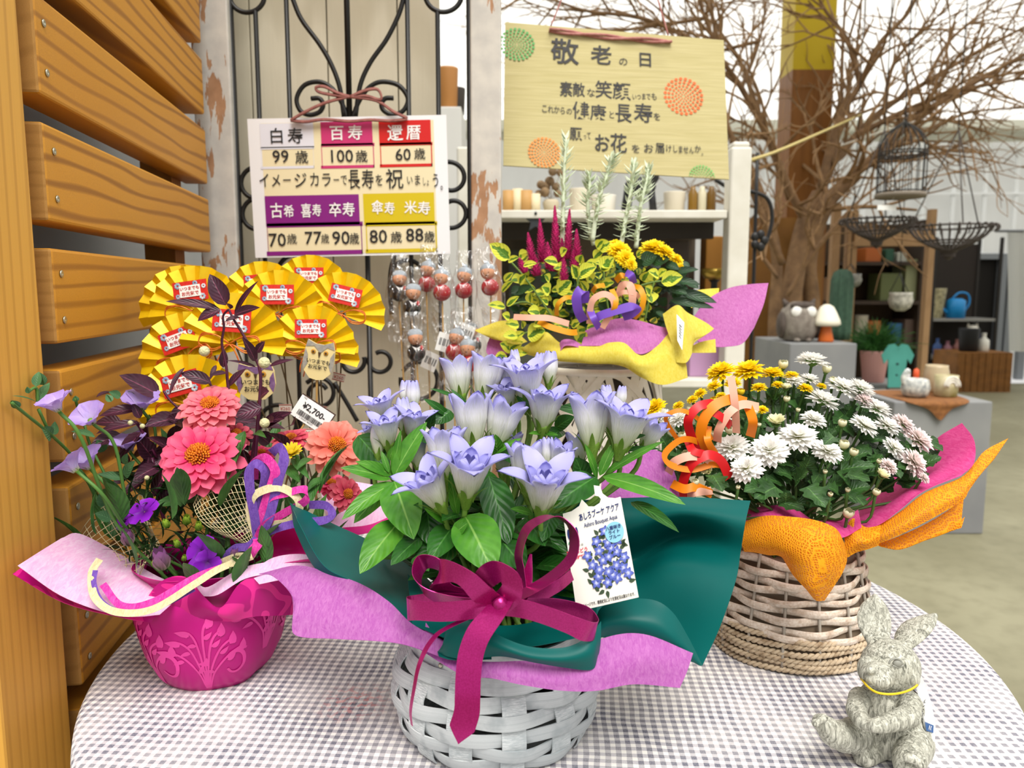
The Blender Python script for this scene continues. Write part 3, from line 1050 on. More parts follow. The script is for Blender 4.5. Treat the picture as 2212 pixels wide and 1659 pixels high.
# shelf rack at the far end with the blue watering can
ry = 8.75
rz = [py_z(2080, 770, ry), py_z(2080, 688, ry), py_z(2080, 610, ry)]
rx0, rx1 = YP(2010, 700, ry).x, YP(2150, 700, ry).x
rack = thing('metal_rack', ((rx0 + rx1) / 2, ry, 0), 'dark metal shelf rack at the far end under the watering can', 'rack')
dk = mat('rack_dark', '#2a2724', 0.5, 0.4)
for z in rz[:2]:
    m = MB()
    m.box((rx0, ry - 0.02, z - 0.03), (rx1, ry + 0.42, z))
    m.build('shelf_board', mat('rack_board', '#8b8a86', 0.5), rack, smooth=False)
for x in (rx0, rx1):
    for yy in (ry - 0.01, ry + 0.41):
        m = MB()
        m.box((x - 0.015, yy - 0.015, 0), (x + 0.015, yy + 0.015, rz[2] + 0.5))
        m.build('post', dk, rack, smooth=False)
m = MB()
m.box((rx0, ry + 0.41, 0), (rx1, ry + 0.43, rz[2] + 0.45))
m.build('back_panel', mat('rack_back', '#241c16', 0.8), rack, smooth=False)
wc = V((YP(2063, 688, ry + 0.1).x, ry + 0.1, rz[1]))
blue = mat('can_blue', '#1583c4', 0.35)
can = thing('watering_can', wc, 'bright blue watering can with a long spout on the far rack', 'watering can')
m = MB()
m.lathe([(0.1, 0), (0.1, 0.2), (0.06, 0.225), (0.055, 0.225)], 24, wc)
m.build('body', blue, can)
m = MB()
m.tube([wc + V((-0.08, 0, 0.05)), wc + V((-0.17, 0, 0.13)), wc + V((-0.24, 0, 0.2))], lambda t: 0.02 * (1 - 0.4 * t), 10, 4)
m.lathe([(0.012, 0), (0.03, 0.03), (0.0, 0.035)], 14, wc + V((-0.245, 0, 0.195)))
m.build('spout', blue, can)
m = MB()
m.tube([wc + V((-0.05, 0, 0.22)), wc + V((0.03, 0, 0.29)), wc + V((0.13, 0, 0.27)), wc + V((0.15, 0, 0.17)), wc + V((0.095, 0, 0.07))], 0.011, 8, 6)
m.build('handle', blue, can)
tub(2022, ry + 0.12, rz[1], 0.34, 0.055, '#c8bd95', 'tall spotted cone pot beside the blue watering can', var='#6e6a50', flare=1.6)
for px, h, r, hx, lb in ((2028, 0.2, 0.045, '#2f4f86', 'blue bottle on the lower rack shelf, leftmost'), (2050, 0.17, 0.05, '#8a5a66', 'mauve bottle on the lower rack shelf beside the blue one'), (2070, 0.19, 0.04, '#8f5c54', 'brown pink bottle on the lower rack shelf'), (2118, 0.26, 0.045, '#20243f', 'navy bottle on the lower rack shelf, at its right end')):
    bottle(px, ry + 0.1, rz[0], h, r, hx, lb)
cb = V((YP(2102, 690, ry + 0.05).x, ry + 0.05, rz[0]))
cat_ = thing('cat_ornament', cb, 'white cat ornament standing on the lower rack shelf', 'ornament')
cm = mat('cat_white', '#e2ded2', 0.5)
m = MB()
m.lathe([(0.07, 0), (0.085, 0.04), (0.075, 0.16), (0.05, 0.25), (0, 0.27)], 20, cb)
m.build('body', cm, cat_)
m = MB()
m.ball(cb + V((0, -0.01, 0.30)), (0.065, 0.06, 0.058))
for s in (-1, 1):
    m.tube([cb + V((s * 0.04, 0, 0.33)), cb + V((s * 0.055, 0, 0.385))], lambda t: 0.024 * (1 - 0.9 * t), 8)
m.build('head', cm, cat_)
# near-black panel as painted shade of the room beyond, with grey doorway frames
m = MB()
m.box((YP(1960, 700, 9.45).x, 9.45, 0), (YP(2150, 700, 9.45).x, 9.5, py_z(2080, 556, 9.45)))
struct(m.build('doorway_dark_panel', mat('painted_room_shade', '#15110d', 0.9), smooth=False))
fm = mat('grey_frame', '#7e8286', 0.4, 0.3)
m = MB()
for px in (1958, 1990, 2155, 2175, 2208):
    x = YP(px, 700, 9.4).x
    m.box((x - 0.04, 9.36, 0), (x + 0.04, 9.44, py_z(2080, 548, 9.4)))
m.box((YP(1950, 700, 9.4).x, 9.37, py_z(2080, 560, 9.4)), (YP(2215, 700, 9.4).x, 9.43, py_z(2080, 548, 9.4)))
struct(m.build('trim_3', fm, smooth=False))
cv = MB()
rows = []
for i in range(12):
    z = 0.55 + (py_z(2190, 500, 6.8) - 0.55) * i / 11
    rows.append([V((YP(2168, 600, 6.8).x + 0.06 * j + (0.10 * (1 - i / 11)) , 6.8 + 0.07 * sin(j * 1.5), z)) for j in range(20)])
cv.grid(rows)
tag(cv.build('vinyl_curtain', mat('curtain_vinyl', '#c9cac6', 0.35, transl=0.4)), 'translucent white vinyl curtain hanging in folds at the far right', 'curtain')
x = YP(2175, 500, 6.8).x
m = MB()
m.tube([V((x - 0.1, 6.8, py_z(2190, 499, 6.8))), V((8.5, 6.8, py_z(2190, 499, 6.8)))], 0.012, 8)
struct(m.build('trim_4', fm))

# timber rack behind the tree with posts and a cross beam
pale = wood('pale_timber', '#a5835c', '#7d5d3c', (8, 8, 0.4), 3, 0.7, 3, 0.3)
tr = thing('timber_rack', (YP(1900, 600, 5.7).x, 5.7, 0), 'pale timber uprights joined by a cross beam behind the tree', 'rack')
for px, w, top in ((1803, 16, 440), (1838, 20, 455), (2009, 13, 452)):
    x, hw = YP(px, 550, 5.7).x, w / 2 * 5.7 / F_PX
    m = MB()
    m.box((x - hw, 5.68, 0), (x + hw, 5.74, py_z(px, top, 5.7)))
    m.build('post', pale, tr, smooth=False)
m = MB()
m.box((YP(1842, 500, 5.7).x, 5.66, py_z(1900, 532, 5.7)), (YP(2003, 500, 5.7).x, 5.70, py_z(1900, 496, 5.7)))
m.build('beam', pale, tr, smooth=False)
# brown boards and dark shelving behind the trunk
m = MB()
m.box((YP(1598, 600, 5.2).x, 5.2, 0), (YP(1776, 600, 5.2).x, 5.24, py_z(1680, 470, 5.2)))
tag(m.build('plywood_screen', mat('ply', '#8f6326', 0.6, var='#7a5120', vscale=4), smooth=False), 'brown plywood screen standing behind the tree trunk', 'screen')
sy = 6.6
s0, s1 = YP(1760, 650, sy).x, YP(1985, 650, sy).x
ds = thing('dark_shelf', ((s0 + s1) / 2, sy, 0), 'dark brown shelf unit of garden goods behind the timber posts', 'shelf')
zsh = [0.30, py_z(1900, 745, sy), py_z(1900, 650, sy), py_z(1900, 565, sy)]
dw = mat('dark_shelf_wood', '#3a2a1c', 0.7, var='#2b1f15', vscale=6)
for z in zsh:
    m = MB()
    m.box((s0, sy, z - 0.03), (s1, sy + 0.45, z))
    m.build('shelf_board', dw, ds, smooth=False)
for x in (s0 - 0.03, s1):
    m = MB()
    m.box((x, sy, 0), (x + 0.03, sy + 0.45, zsh[-1] + 0.35))
    m.build('side_panel', dw, ds, smooth=False)
m = MB()
m.box((s0, sy + 0.45, 0), (s1, sy + 0.47, zsh[-1] + 0.35))
m.build('back_panel', mat('shelf_back', '#4a3824', 0.8), ds, smooth=False)
for k, (px0, px1, top, lev, hx, lb) in enumerate(((1862, 1895, 535, 3, '#a5561c', 'orange brown box on the top of the dark shelf'), (1905, 1922, 538, 3, '#1f4a36', 'dark green box on the top of the dark shelf'), (1930, 1950, 545, 3, '#a7a89c', 'pale grey box on the top of the dark shelf'),
                                                  (1898, 1944, 590, 2, '#5a6238', 'olive green box on the middle dark shelf'), (1950, 1975, 560, 2, '#8b8f6a', 'grey green box beside the timber pole on the dark shelf'), (1775, 1795, 600, 2, '#7a5a3a', 'brown box at the left end of the middle dark shelf'),
                                                  (1955, 1980, 690, 1, '#57463c', 'brown box at the right end of the lower dark shelf'))):
    cuboid(px0, px1, top, sy + 0.06, zsh[lev], 0.25, hx, lb)
for px, lev, h, r, hx, lb in ((1772, 2, 0.2, 0.05, '#c8c3b0', 'cream pot at the left of the middle dark shelf'), (1885, 1, 0.2, 0.06, '#b9703a', 'terracotta pot on the lower dark shelf'), (1940, 1, 0.18, 0.08, '#3f79a5', 'blue pot on the lower dark shelf'), (1860, 1, 0.25, 0.05, '#d0c8b4', 'pale pot on the lower dark shelf')):
    tub(px, sy + 0.2, zsh[lev], h, r, hx, lb)
# white hanging pot and metal bowl
def hang_pot(px, py, y, r, h, hexc, label, top):
    c_ = YP(px, py, y)
    t = thing('hanging_pot', c_, label, 'pot')
    m = MB()
    m.lathe([(r * 0.35, 0), (r * 0.8, h * 0.2), (r, h * 0.55), (r * 0.9, h * 0.85), (r * 0.94, h), (r * 0.84, h), (r * 0.85, h * 0.6), (0, h * 0.3)], 26, c_)
    m.build('bowl', mat('hp' + hexc, hexc, 0.4, var='#8f8c80', vscale=40), t)
    m = MB()
    tp = YP(px, top, y)
    for k in range(3):
        a = 2 * pi * k / 3 + 0.4
        m.tube([c_ + V((r * 0.9 * cos(a), r * 0.9 * sin(a), h)), tp], 0.003, 5)
    m.tube([tp, V((tp.x, tp.y, 3.3))], 0.003, 5)
    m.build('wire', iron, t)
hang_pot(1944, 672, 5.0, 0.075, 0.12, '#d9d5c6', 'round white hanging pot beyond the fern', 590)
hang_pot(1838, 622, 5.0, 0.065, 0.09, '#5d5c58', 'pewter hanging bowl above the cactus', 570)
# hanging wire bowls
wire_m = mat('rust_wire', '#4d4540', 0.6, 0.4)
def wire_bowl(px, rim, bot, half, y, label):
    c_, rz_ = YP(px, bot, y), YP(px, rim, y).z
    r = half * y / F_PX
    h = rz_ - c_.z
    t = thing('wire_bowl', c_, label, 'hanging basket', 'hanging wire bowls')
    m = MB()
    for k in range(30):
        a = 2 * pi * k / 30
        pts = [c_ + V((r * q * cos(a), r * q * sin(a), h * z)) for q, z in ((0.14, 0.0), (0.18, 0.2), (0.5, 0.42), (0.8, 0.72), (0.92, 1.0), (1.02, 1.03), (1.05, 0.9), (0.98, 0.84))]
        m.tube(pts, 0.0042, 5, 3, caps=False)
    m.build('ribs', wire_m, t)
    m = MB()
    for q, z in ((0.92, 1.0), (0.62, 0.53), (0.18, 0.2)):
        m.tube([c_ + V((r * q * cos(a * pi / 24), r * q * sin(a * pi / 24), h * z)) for a in range(49)], 0.006, 6)
    m.build('hoops', wire_m, t)
    m = MB()
    m.lathe([(0.0, -0.02), (r * 0.08, -0.01), (r * 0.15, 0.02), (r * 0.2, h * 0.25), (r * 0.12, h * 0.26), (0, h * 0.26)], 16, c_)
    m.build('finial', wire_m, t)
    top = V((c_.x + 0.01, c_.y, YP(px, 280, y).z))
    for k in range(3):
        a = 2 * pi * k / 3 + 0.3
        m = MB()
        m.tube([c_ + V((r * 0.92 * cos(a), r * 0.92 * sin(a), h)), top], 0.0035, 6)
        m.build('chain', wire_m, t)
    m = MB()
    m.tube([top, V((top.x, top.y, 3.6))], 0.0035, 6)
    m.build('chain', wire_m, t)
wire_bowl(1893, 475, 530, 72, 4.3, 'smaller rusty wire bowl hanging below the birdcage')
wire_bowl(2048, 490, 555, 86, 4.3, 'wider rusty wire bowl hanging on chains right of the birdcage')
# birdcage
by = 4.0
bc = V((YP(1945, 420, by).x, by, py_z(1945, 424, by)))
R_ = 47 * by / F_PX
H1, H2 = py_z(1945, 330, by) - bc.z, py_z(1945, 262, by) - bc.z
cage = thing('birdcage', bc, 'black wire birdcage with a domed top hanging from the tree', 'birdcage')
m = MB()
m.lathe([(0, -0.008), (R_ * 1.05, -0.008), (R_ * 1.08, 0.004), (R_ * 1.05, 0.014), (0, 0.014)], 40, bc)
m.build('base', mat('cage_base', '#7c7264', 0.6), cage)
for k in range(18):
    a = 2 * pi * k / 18
    m = MB()
    m.tube([bc + V((R_ * q * cos(a), R_ * q * sin(a), z)) for q, z in ((1, 0.01), (1, H1), (0.93, H1 + (H2 - H1) * 0.35), (0.62, H1 + (H2 - H1) * 0.68), (0.22, H1 + (H2 - H1) * 0.9), (0.02, H2))], 0.0026, 5, 4)
    m.build('bar', iron, cage)
m = MB()
for z in (H1, H1 - 0.012, 0.02):
    m.tube([bc + V((R_ * cos(a * pi / 20), R_ * sin(a * pi / 20), z)) for a in range(41)], 0.004, 6)
m.tube([bc + V((0, 0, H2)), bc + V((0, 0, H2 + 0.02)), bc + V((0.012, 0, H2 + 0.035)), bc + V((0, 0, H2 + 0.05)), bc + V((0, 0, 1.6))], 0.003, 6, 4)
m.build('hoops_and_hook', iron, cage)
m = MB()
tg = YP(1917, 448, by - 0.05)
m.box(tg + V((-0.05, 0, -0.014)), tg + V((0.045, 0.002, 0.012)), None)
m.tube([tg + V((0, 0, 0.01)), tg + V((0.04, 0.02, 0.05))], 0.001, 5)
m.build('price_label', mat('paper_white', '#efefea', 0.6), cage, smooth=False)

# painted square post behind the tree
py_ = 5.35
x0, x1 = YP(1706, 300, py_).x, YP(1772, 300, py_).x
def post_mat():
    t = NT('two_colour_post')
    z = t.add('SeparateXYZ', {0: t.coord()}).outputs[2]
    zz_ = py_z(1740, 150, py_)
    m = t.math('GREATER_THAN', z, zz_)
    n = t.noise(t.mapping(t.coord(), (6, 6, 0.5)), 4, 3)
    br = t.ramp(n, [(0.3, C('#7a4c1c')), (0.7, C('#8e5c26'))])
    t.base(t.mix(m, br, C('#c3a815')), 0.5, 0, 0.3)
    return t.m
m = MB()
m.box((x0, py_, 0), (x1 + 0.07, py_ + 0.26, 4.25))
struct(m.build('pillar', post_mat(), smooth=False))

# bare tree
bark = mat('bark', '#8f6f4d', 0.85, var='#6b5138', vscale=14, bump=0.5, bscale=50, bdist=0.01)
twig_m = mat('twig_bark', '#9c7a54', 0.85, var='#7b5f40', vscale=14)
tree = thing("bare_tree", (YP(1712, 700, 4.95).x, 4.95, 0), 'leafless brown tree spreading many thin branches across the greenhouse', 'tree')
TD = 4.95
tk, br_, tw_ = MB(), MB(), MB()
base_ = V((YP(1705, 700, TD).x, TD, 0))
tk.tube([base_, base_ + V((0.0, 0, 0.5)), P(1700, 740, TD), P(1712, 620, TD), P(1738, 490, TD), P(1772, 420, TD)], lambda t: 0.085 - 0.03 * t, 14, 6)
tk.tube([base_ + V((0.08, 0.05, 0)), P(1752, 700, TD + 0.1), P(1748, 560, TD), P(1790, 440, TD - 0.1), P(1850, 380, TD - 0.1)], lambda t: 0.06 - 0.025 * t, 12, 6)
tk.tube([base_ + V((-0.06, 0.02, 0)), P(1672, 700, TD - 0.05), P(1678, 560, TD - 0.1), P(1650, 440, TD - 0.15), P(1610, 340, TD - 0.2)], lambda t: 0.042 - 0.018 * t, 12, 6)
BR = [([(1738, 490), (1790, 425), (1850, 372), (1905, 322), (1960, 272), (2040, 215), (2120, 170), (2235, 105)], 20, 0.0, -0.5),
      ([(1765, 440), (1800, 352), (1850, 292), (1910, 235), (2000, 178), (2100, 118), (2230, 50)], 17, 0.0, 0.4),
      ([(1772, 410), (1810, 265), (1858, 182), (1900, 95), (1960, 30), (1990, -30)], 15, 0.0, -0.3),
      ([(1800, 352), (1815, 250), (1820, 110), (1828, -30)], 11, 0.0, 0.3),
      ([(1850, 292), (1950, 242), (2050, 202), (2140, 182), (2240, 165)], 11, -0.1, -0.6),
      ([(1742, 485), (1702, 400), (1660, 300), (1602, 190), (1560, 128), (1520, 30), (1500, -40)], 15, 0.0, -0.5),
      ([(1706, 430), (1642, 255), (1600, 135), (1545, 50), (1530, -30)], 12, 0.0, 0.3),
      ([(1690, 570), (1640, 450), (1590, 322), (1556, 222), (1548, 120), (1535, -20)], 13, -0.2, -0.8),
      ([(1905, 322), (2000, 282), (2100, 242), (2235, 232)], 9, 0.0, 0.5),
      ([(1560, 128), (1480, 78), (1380, 38), (1260, 22), (1150, -20)], 10, -0.3, -0.8),
      ([(1520, 40), (1400, 58), (1300, 66), (1180, 30)], 7, -0.3, 0.0),
      ([(1858, 182), (1832, 90), (1780, 18), (1760, -30)], 10, -0.1, -0.3),
      ([(1602, 190), (1640, 90), (1660, -20)], 8, -0.1, 0.2),
      ([(1850, 372), (1930, 340), (2030, 330), (2100, 300)], 7, -0.1, -0.4),
      ([(1910, 235), (1930, 140), (2000, 50), (2040, -20)], 9, 0.1, 0.3),
      ([(2000, 178), (2050, 90), (2130, 20), (2170, -20)], 8, 0.2, 0.5),
      ([(1660, 300), (1590, 260), (1500, 250)], 6, -0.2, -0.3),
      ([(1640, 90), (1500, 110), (1400, 20), (1340, -20)], 7, -0.1, 0.5),
      ([(1700, 640), (1760, 540), (1860, 430), (1960, 360)], 8, -0.25, -0.5),
      ([(1680, 600), (1625, 520), (1606, 450), (1590, 380)], 7, -0.4, -0.6)]
def twigs(p, d, L, r, depth):
    if depth == 0 or L < 0.05:
        return
    q1 = p + d * L * 0.5 + jv(L * 0.08)
    q2 = p + d * L + jv(L * 0.16)
    tw_.tube([p, q1, q2], lambda t: r * (1 - 0.55 * t), 5, 3, caps=False)
    for _ in range(2 if depth > 1 else 0):
        nd = (d + jv(0.75)).normalized()
        twigs(q1.lerp(q2, rnd.random()), nd, L * rnd.uniform(0.5, 0.8), r * 0.6, depth - 1)
for pts, w, d0, d1 in BR:
    n = len(pts)
    P3 = [P(px, py, TD + d0 + (d1 - d0) * i / (n - 1)) for i, (px, py) in enumerate(pts)]
    r0 = w * TD / F_PX * 0.62
    br_.tube(P3, lambda t, r0=r0: r0 * (1 - 0.72 * t), 9, 6)
    C3 = catmull(P3, 6)
    for i in range(3, len(C3) - 1, 3):
        t = i / len(C3)
        d = (C3[i + 1] - C3[i - 1]).normalized()
        for _ in range(2):
            nd = (d * 0.9 + jv(0.9)).normalized()
            twigs(C3[i], nd, rnd.uniform(0.25, 0.55), r0 * (1 - 0.7 * t) * 0.42 + 0.003, 3)
tk.build('trunk', bark, tree)
br_.build('branches', bark, tree)
tw_.build('twigs', twig_m, tree)
m = MB()
m.tube([P(1622, 346, 2.6), P(1700, 318, 3.2), P(1860, 248, 4.6)], 0.006, 6, 4)
tag(m.build('straw_cord', mat('straw', '#b5a468', 0.8)), 'straw coloured cord tied across the tree from the white post', 'cord')
m = MB()
m.tube([P(1812, 316, 4.7), P(1900, 286, 4.6), P(1978, 262, 4.5)], 0.005, 6, 4)
tag(m.build('clear_cord', mat('pale_cord', '#d8d4c6', 0.4)), 'pale cord tied between branches beside the birdcage', 'cord')

# white shelf unit behind the message board
wy = 2.35
wp = mat('white_paint', '#e4e1d6', 0.55, var='#d6d2c4', vscale=12)
xa, xb = YP(1040, 455, wy).x, YP(1562, 455, wy).x
unit = thing('white_shelf_unit', ((xa + xb) / 2, wy, 0), 'white painted shelf unit with a round topped post behind the flowers', 'shelf')
ZS = [py_z(1300, 818, wy), py_z(1300, 456, wy)]
m = MB()
px0, px1 = YP(1568, 450, wy).x, YP(1612, 450, wy).x
m.box((px0, wy - 0.04, 0), (px1, wy + 0.03, py_z(1600, 322, wy)))
m.box((px0 + 0.006, wy - 0.034, py_z(1600, 322, wy)), (px1 - 0.006, wy + 0.024, py_z(1600, 310, wy)))
m.build('post', wp, unit, smooth=False, bevel=0.006)
m = MB()
m.box((px1 + 0.004, wy + 0.12, 0), (px1 + 0.035, wy + 0.16, py_z(1630, 420, wy)))
m.build('back_post', wp, unit, smooth=False, bevel=0.004)
m = MB()
m.box((xa - 0.07, wy - 0.04, 0), (xa, wy + 0.03, py_z(1600, 322, wy)))
m.build('post', wp, unit, smooth=False, bevel=0.006)
for z in ZS:
    m = MB()
    m.box((xa, wy - 0.03, z - 0.024), (xb + 0.005, wy + 0.34, z))
    m.build('shelf_board', wp, unit, smooth=False, bevel=0.003)
m = MB()
m.box((xa, wy + 0.34, ZS[0]), (xb, wy + 0.36, ZS[1] - 0.03))
m.build('back_panel', mat('unit_back', '#6f6453', 0.8, var='#544a3c', vscale=3), unit, smooth=False)
m = MB()
m.box((xa, wy + 0.10, ZS[1] - 0.075), (xb, wy + 0.13, ZS[1] - 0.025))
m.build('rail', mat('unit_rail', '#2f2924', 0.7), unit, smooth=False)
z1 = ZS[1]
for i, (px, h, r) in enumerate(((1098, 0.07, 0.018), (1118, 0.075, 0.016), (1136, 0.07, 0.02), (1156, 0.06, 0.016))):
    lathe_thing('wooden_peg', '', [(r, 0), (r, h), (r * 0.9, h), (0, h)], V((YP(px, 440, wy + 0.08).x, wy + 0.08, z1)), mat('peg%d' % (i % 2), ('#b98f56', '#d9cba8')[i % 2], 0.6), 'small round wooden candle stand on the white shelf, %s' % ('nearest the worn frame', 'second from the worn frame', 'third from the worn frame', 'fourth from the worn frame')[i], 'candle stand', group='wooden candle stands on the white shelf')
dr = V((YP(1190, 440, wy + 0.1).x, wy + 0.1, z1))
dried = thing('dried_flowers', dr, 'dried brown seed heads in a small pot on the white shelf', 'flowers')
m = MB()
m.lathe([(0.02, 0), (0.026, 0.035), (0.02, 0.045), (0, 0.045)], 16, dr)
m.build('pot', mat('drypot', '#b7ab92', 0.7), dried)
m = MB()
for k in range(9):
    e = dr + V((jit(0.04), jit(0.02), rnd.uniform(0.06, 0.13)))
    m.tube([dr + V((0, 0, 0.04)), e], 0.001, 4)
    m.ball(e, rnd.uniform(0.01, 0.017), n=8, m=6)
m.build('seed_heads', mat('seedhead', '#8d7455', 0.9, var='#63503a', vscale=60), dried)
for px, r, h, hx, lb in ((1250, 0.03, 0.08, '#d4cbb6', 'cream vase on the white shelf behind the silver stems'), (1300, 0.035, 0.06, '#e0dccf', 'white bowl on the white shelf behind the silver stems'), (1450, 0.03, 0.07, '#cfc6b2', 'cream pot on the white shelf beside the black figure')):
    tub(px, wy + 0.12, z1, h, r, hx, lb)
for px, hx, lb in ((1496, '#7a5a1c', 'amber bottle on the white shelf, beside a pale one'), (1516, '#c9c1a4', 'pale bottle on the white shelf between two amber ones'), (1536, '#6d4e17', 'amber bottle at the right end of the white shelf')):
    b = V((YP(px, 440, wy + 0.1).x, wy + 0.1, z1))
    lathe_thing('bottle', '', [(0.013, 0), (0.0145, 0.004), (0.0145, 0.065), (0.008, 0.075), (0.008, 0.085), (0, 0.085)], b, mat('bt' + hx, hx, 0.25), lb, 'bottle', 16)
kb = V((YP(1382, 440, wy + 0.1).x, wy + 0.1, z1))
blk = mat('black_plastic', '#1a1a1d', 0.5)
kf = thing('black_figure', kb, 'black animal figure standing on legs on the white shelf', 'figurine')
m = MB()
m.ball(kb + V((0, 0, 0.085)), (0.05, 0.025, 0.03))
m.ball(kb + V((0.035, -0.01, 0.115)), (0.022, 0.02, 0.026))
m.build('body', blk, kf)
for dx in (-0.04, -0.03, 0.03, 0.04):
    m = MB()
    m.tube([kb + V((dx, 0.012 * (1 if abs(dx) > 0.035 else -1), 0.08)), kb + V((dx * 1.25, 0.012 * (1 if abs(dx) > 0.035 else -1), 0))], 0.008, 8)
    m.build('leg', blk, kf)
# star hanging under the shelf, brass dish, lilac box, dark goods on the lower shelf
st = YP(1157, 478, wy - 0.02)
m = MB()
pts = []
for k in range(10):
    a = pi / 2 + k * pi / 5
    r = 0.034 if k % 2 == 0 else 0.015
    pts.append(st + V((r * cos(a), 0, r * sin(a))))
m.poly(pts)
m.tube([st + V((0, 0, 0.03)), V((st.x, wy - 0.032, ZS[1] - 0.01))], 0.001, 5)
tag(m.build('star_ornament', mat('star_grey', '#34383c', 0.5), smooth=False, solid=0.008), 'dark grey star ornament hanging below the white shelf', 'ornament')
z0 = ZS[0]
bd = V((YP(1543, 600, wy + 0.1).x, wy + 0.1, z0))
bz = py_z(1543, 604, wy + 0.1) - z0
dish = thing('brass_dish', bd, 'pierced brass dish on a tall dark foot inside the shelf unit', 'dish')
m = MB()
m.lathe([(0.035, 0), (0.036, 0.01), (0.012, 0.02), (0.01, bz - 0.01), (0.02, bz)], 20, bd)
m.build('foot', blk, dish)
m = MB()
m.lathe([(0.0, bz), (0.03, bz + 0.004), (0.042, bz + 0.02), (0.042, bz + 0.034), (0.038, bz + 0.034), (0.036, bz + 0.02), (0, bz + 0.01)], 24, bd)
m.build('bowl', mat('brass', '#a58a3e', 0.3, 0.8), dish)
cuboid(1492, 1562, 742, wy + 0.05, z0, 0.1, '#b189ae', 'lilac box on the lower shelf behind the yellow wrapping')
cuboid(1440, 1485, 520, wy + 0.2, z0, 0.1, '#4a4038', 'tall dark brown box inside the shelf unit')
cuboid(1520, 1556, 510, wy + 0.22, z0, 0.08, '#96651f', 'tall ochre box inside the shelf unit beside the white post')
cuboid(1100, 1180, 540, wy + 0.2, z0, 0.1, '#3d4038', 'tall dark green box inside the shelf unit behind the celosia')
# goods seen through the gap of the trellis
cuboid(948, 1000, 230, 2.9, 0.0, 0.3, '#c9c8c2', 'tall pale cabinet seen through the gap in the trellis', 'cabinet', 'cabinet')
zc = py_z(974, 230, 2.9)
tub(972, 3.0, zc, 0.16, 0.035, '#a8743c', 'amber vase on the pale cabinet seen through the trellis gap')
tub(990, 3.05, zc, 0.1, 0.03, '#39332d', 'dark pot on the pale cabinet seen through the trellis gap')

# black iron hook stand beside the white post
hy = 2.95
hs = thing('iron_hook_stand', (YP(1636, 400, hy).x, hy, 0), 'thin black iron stand with a curled arm just right of the white post', 'stand')
m = MB()
xh = YP(1636, 400, hy).x
m.tube([V((xh, hy, 0)), V((xh, hy, 1.0)), V((xh - 0.004, hy, YP(1636, 330, hy).z))], 0.007, 8, 3)
m.build('pole', iron, hs)
m = MB()
m.tube([YP(px, py, hy) for px, py in ((1545, 388), (1580, 408), (1625, 414), (1658, 430), (1668, 470), (1656, 520), (1638, 540))], 0.0075, 8, 6)
m.build('arm', iron, hs)
m = MB()
for k in range(5):
    a = 2 * pi * k / 5
    m.ball(YP(1640 + 11 * cos(a), 520 + 14 * sin(a), hy - 0.015), (0.016, 0.008, 0.018), n=10, m=6)
m.build('iron_flower', iron, hs)

# ------------------------------------------------------------------ gold paper fans on sticks
def z7(x, y):
    return 280 + x / 3.687, 520 + y / 3.687
gold = mat('gold_paper', '#e8bd08', 0.32, 0.35, 0.6, var='#f2cc12', vscale=90)
red_card = mat('red_card', '#c81f16', 0.5, var='#d8342a', vscale=300)
red_ink = mat('red_ink', '#c3261e', 0.6)
paper_w = mat('paper_white', '#efefea', 0.6)
cord_red = mat('red_gold_cord', '#c2331d', 0.35, 0.3, var='#dd8f2a', vscale=220)
bamboo = mat('bamboo', '#b08a4e', 0.6)
wire_dark = mat('dark_wire', '#5a4a30', 0.5)
def fan_parts(root, c):
    R = 1.0
    o = lambda x, y, z: c + V((x, y, z)) * 0.05
    NP, A0, A1 = 19, radians(-8), radians(188)
    m = MB()
    rows = []
    for q in (0.10, 0.4, 0.7, 1.0):
        row = []
        for k in range(NP + 1):
            a = A0 + (A1 - A0) * k / NP
            dz = (0.075 if k % 2 else -0.075) * q
            rr = q * (1.0 if k % 2 else 0.985)
            row.append(o(rr * cos(a), dz, rr * sin(a)))
        rows.append(row)
    m.grid(rows)
    m.build('pleated_paper', gold, root, smooth=False, solid=0.0003)
    m = MB()
    m.grid([[o(x, -0.13, z) for x in (-0.36, 0, 0.36)] for z in (0.24, 0.66)])
    card = m.build('red_card', red_card, root, smooth=False, solid=0.0004)
    m = MB()
    for x, z, r in ((-0.25, 0.58, 0.07), (0.24, 0.31, 0.07), (0.12, 0.60, 0.055), (-0.27, 0.36, 0.05), (0.29, 0.52, 0.05)):
        for k in range(7):
            a = k * 2 * pi / 7
            m.ball(o(x + r * 0.62 * cos(a), -0.142, z + r * 0.62 * sin(a)), (r * 0.02, 0.0002, r * 0.02), n=8, m=4)
    fl = m.build('card_flowers', mat('card_flower', '#dfe3e6', 0.6, var='#5d86a8', vscale=110), card)
    m = MB()
    m.grid([[o(x, -0.15, z) for x in (-0.22, 0, 0.22)] for z in (0.33, 0.57)])
    m.build('white_label', paper_w, card, smooth=False)
    m = MB()
    Mt = mat4(Matrix(((1, 0, 0), (0, 0, -1), (0, 1, 0))), o(0, -0.158, 0.45))
    m.text('いつまでも', Mt, 0.0042, 0, 0.0026, bold=0.02)
    m.text('お元気で', Mt, 0.0046, 0, -0.0028, bold=0.02)
    m.build('lettering', red_ink, card, smooth=False)
    m = MB()
    for s in (-1, 1):
        for dr in (0.0, 0.035):
            m.tube([o(0, -0.17, 0.02), o(s * 0.25, -0.19, 0.16), o(s * 0.52, -0.18, 0.14 + dr), o(s * 0.56, -0.17, -0.02 - dr), o(s * 0.3, -0.16, -0.1 - dr), o(0, -0.17, 0.0), o(-s * 0.2, -0.17, -0.3), o(-s * 0.24, -0.17, -0.5 - dr)], 0.0007, 5, 5)
    m.build('cord_knot', cord_red, root)
FAN_STICKS = []
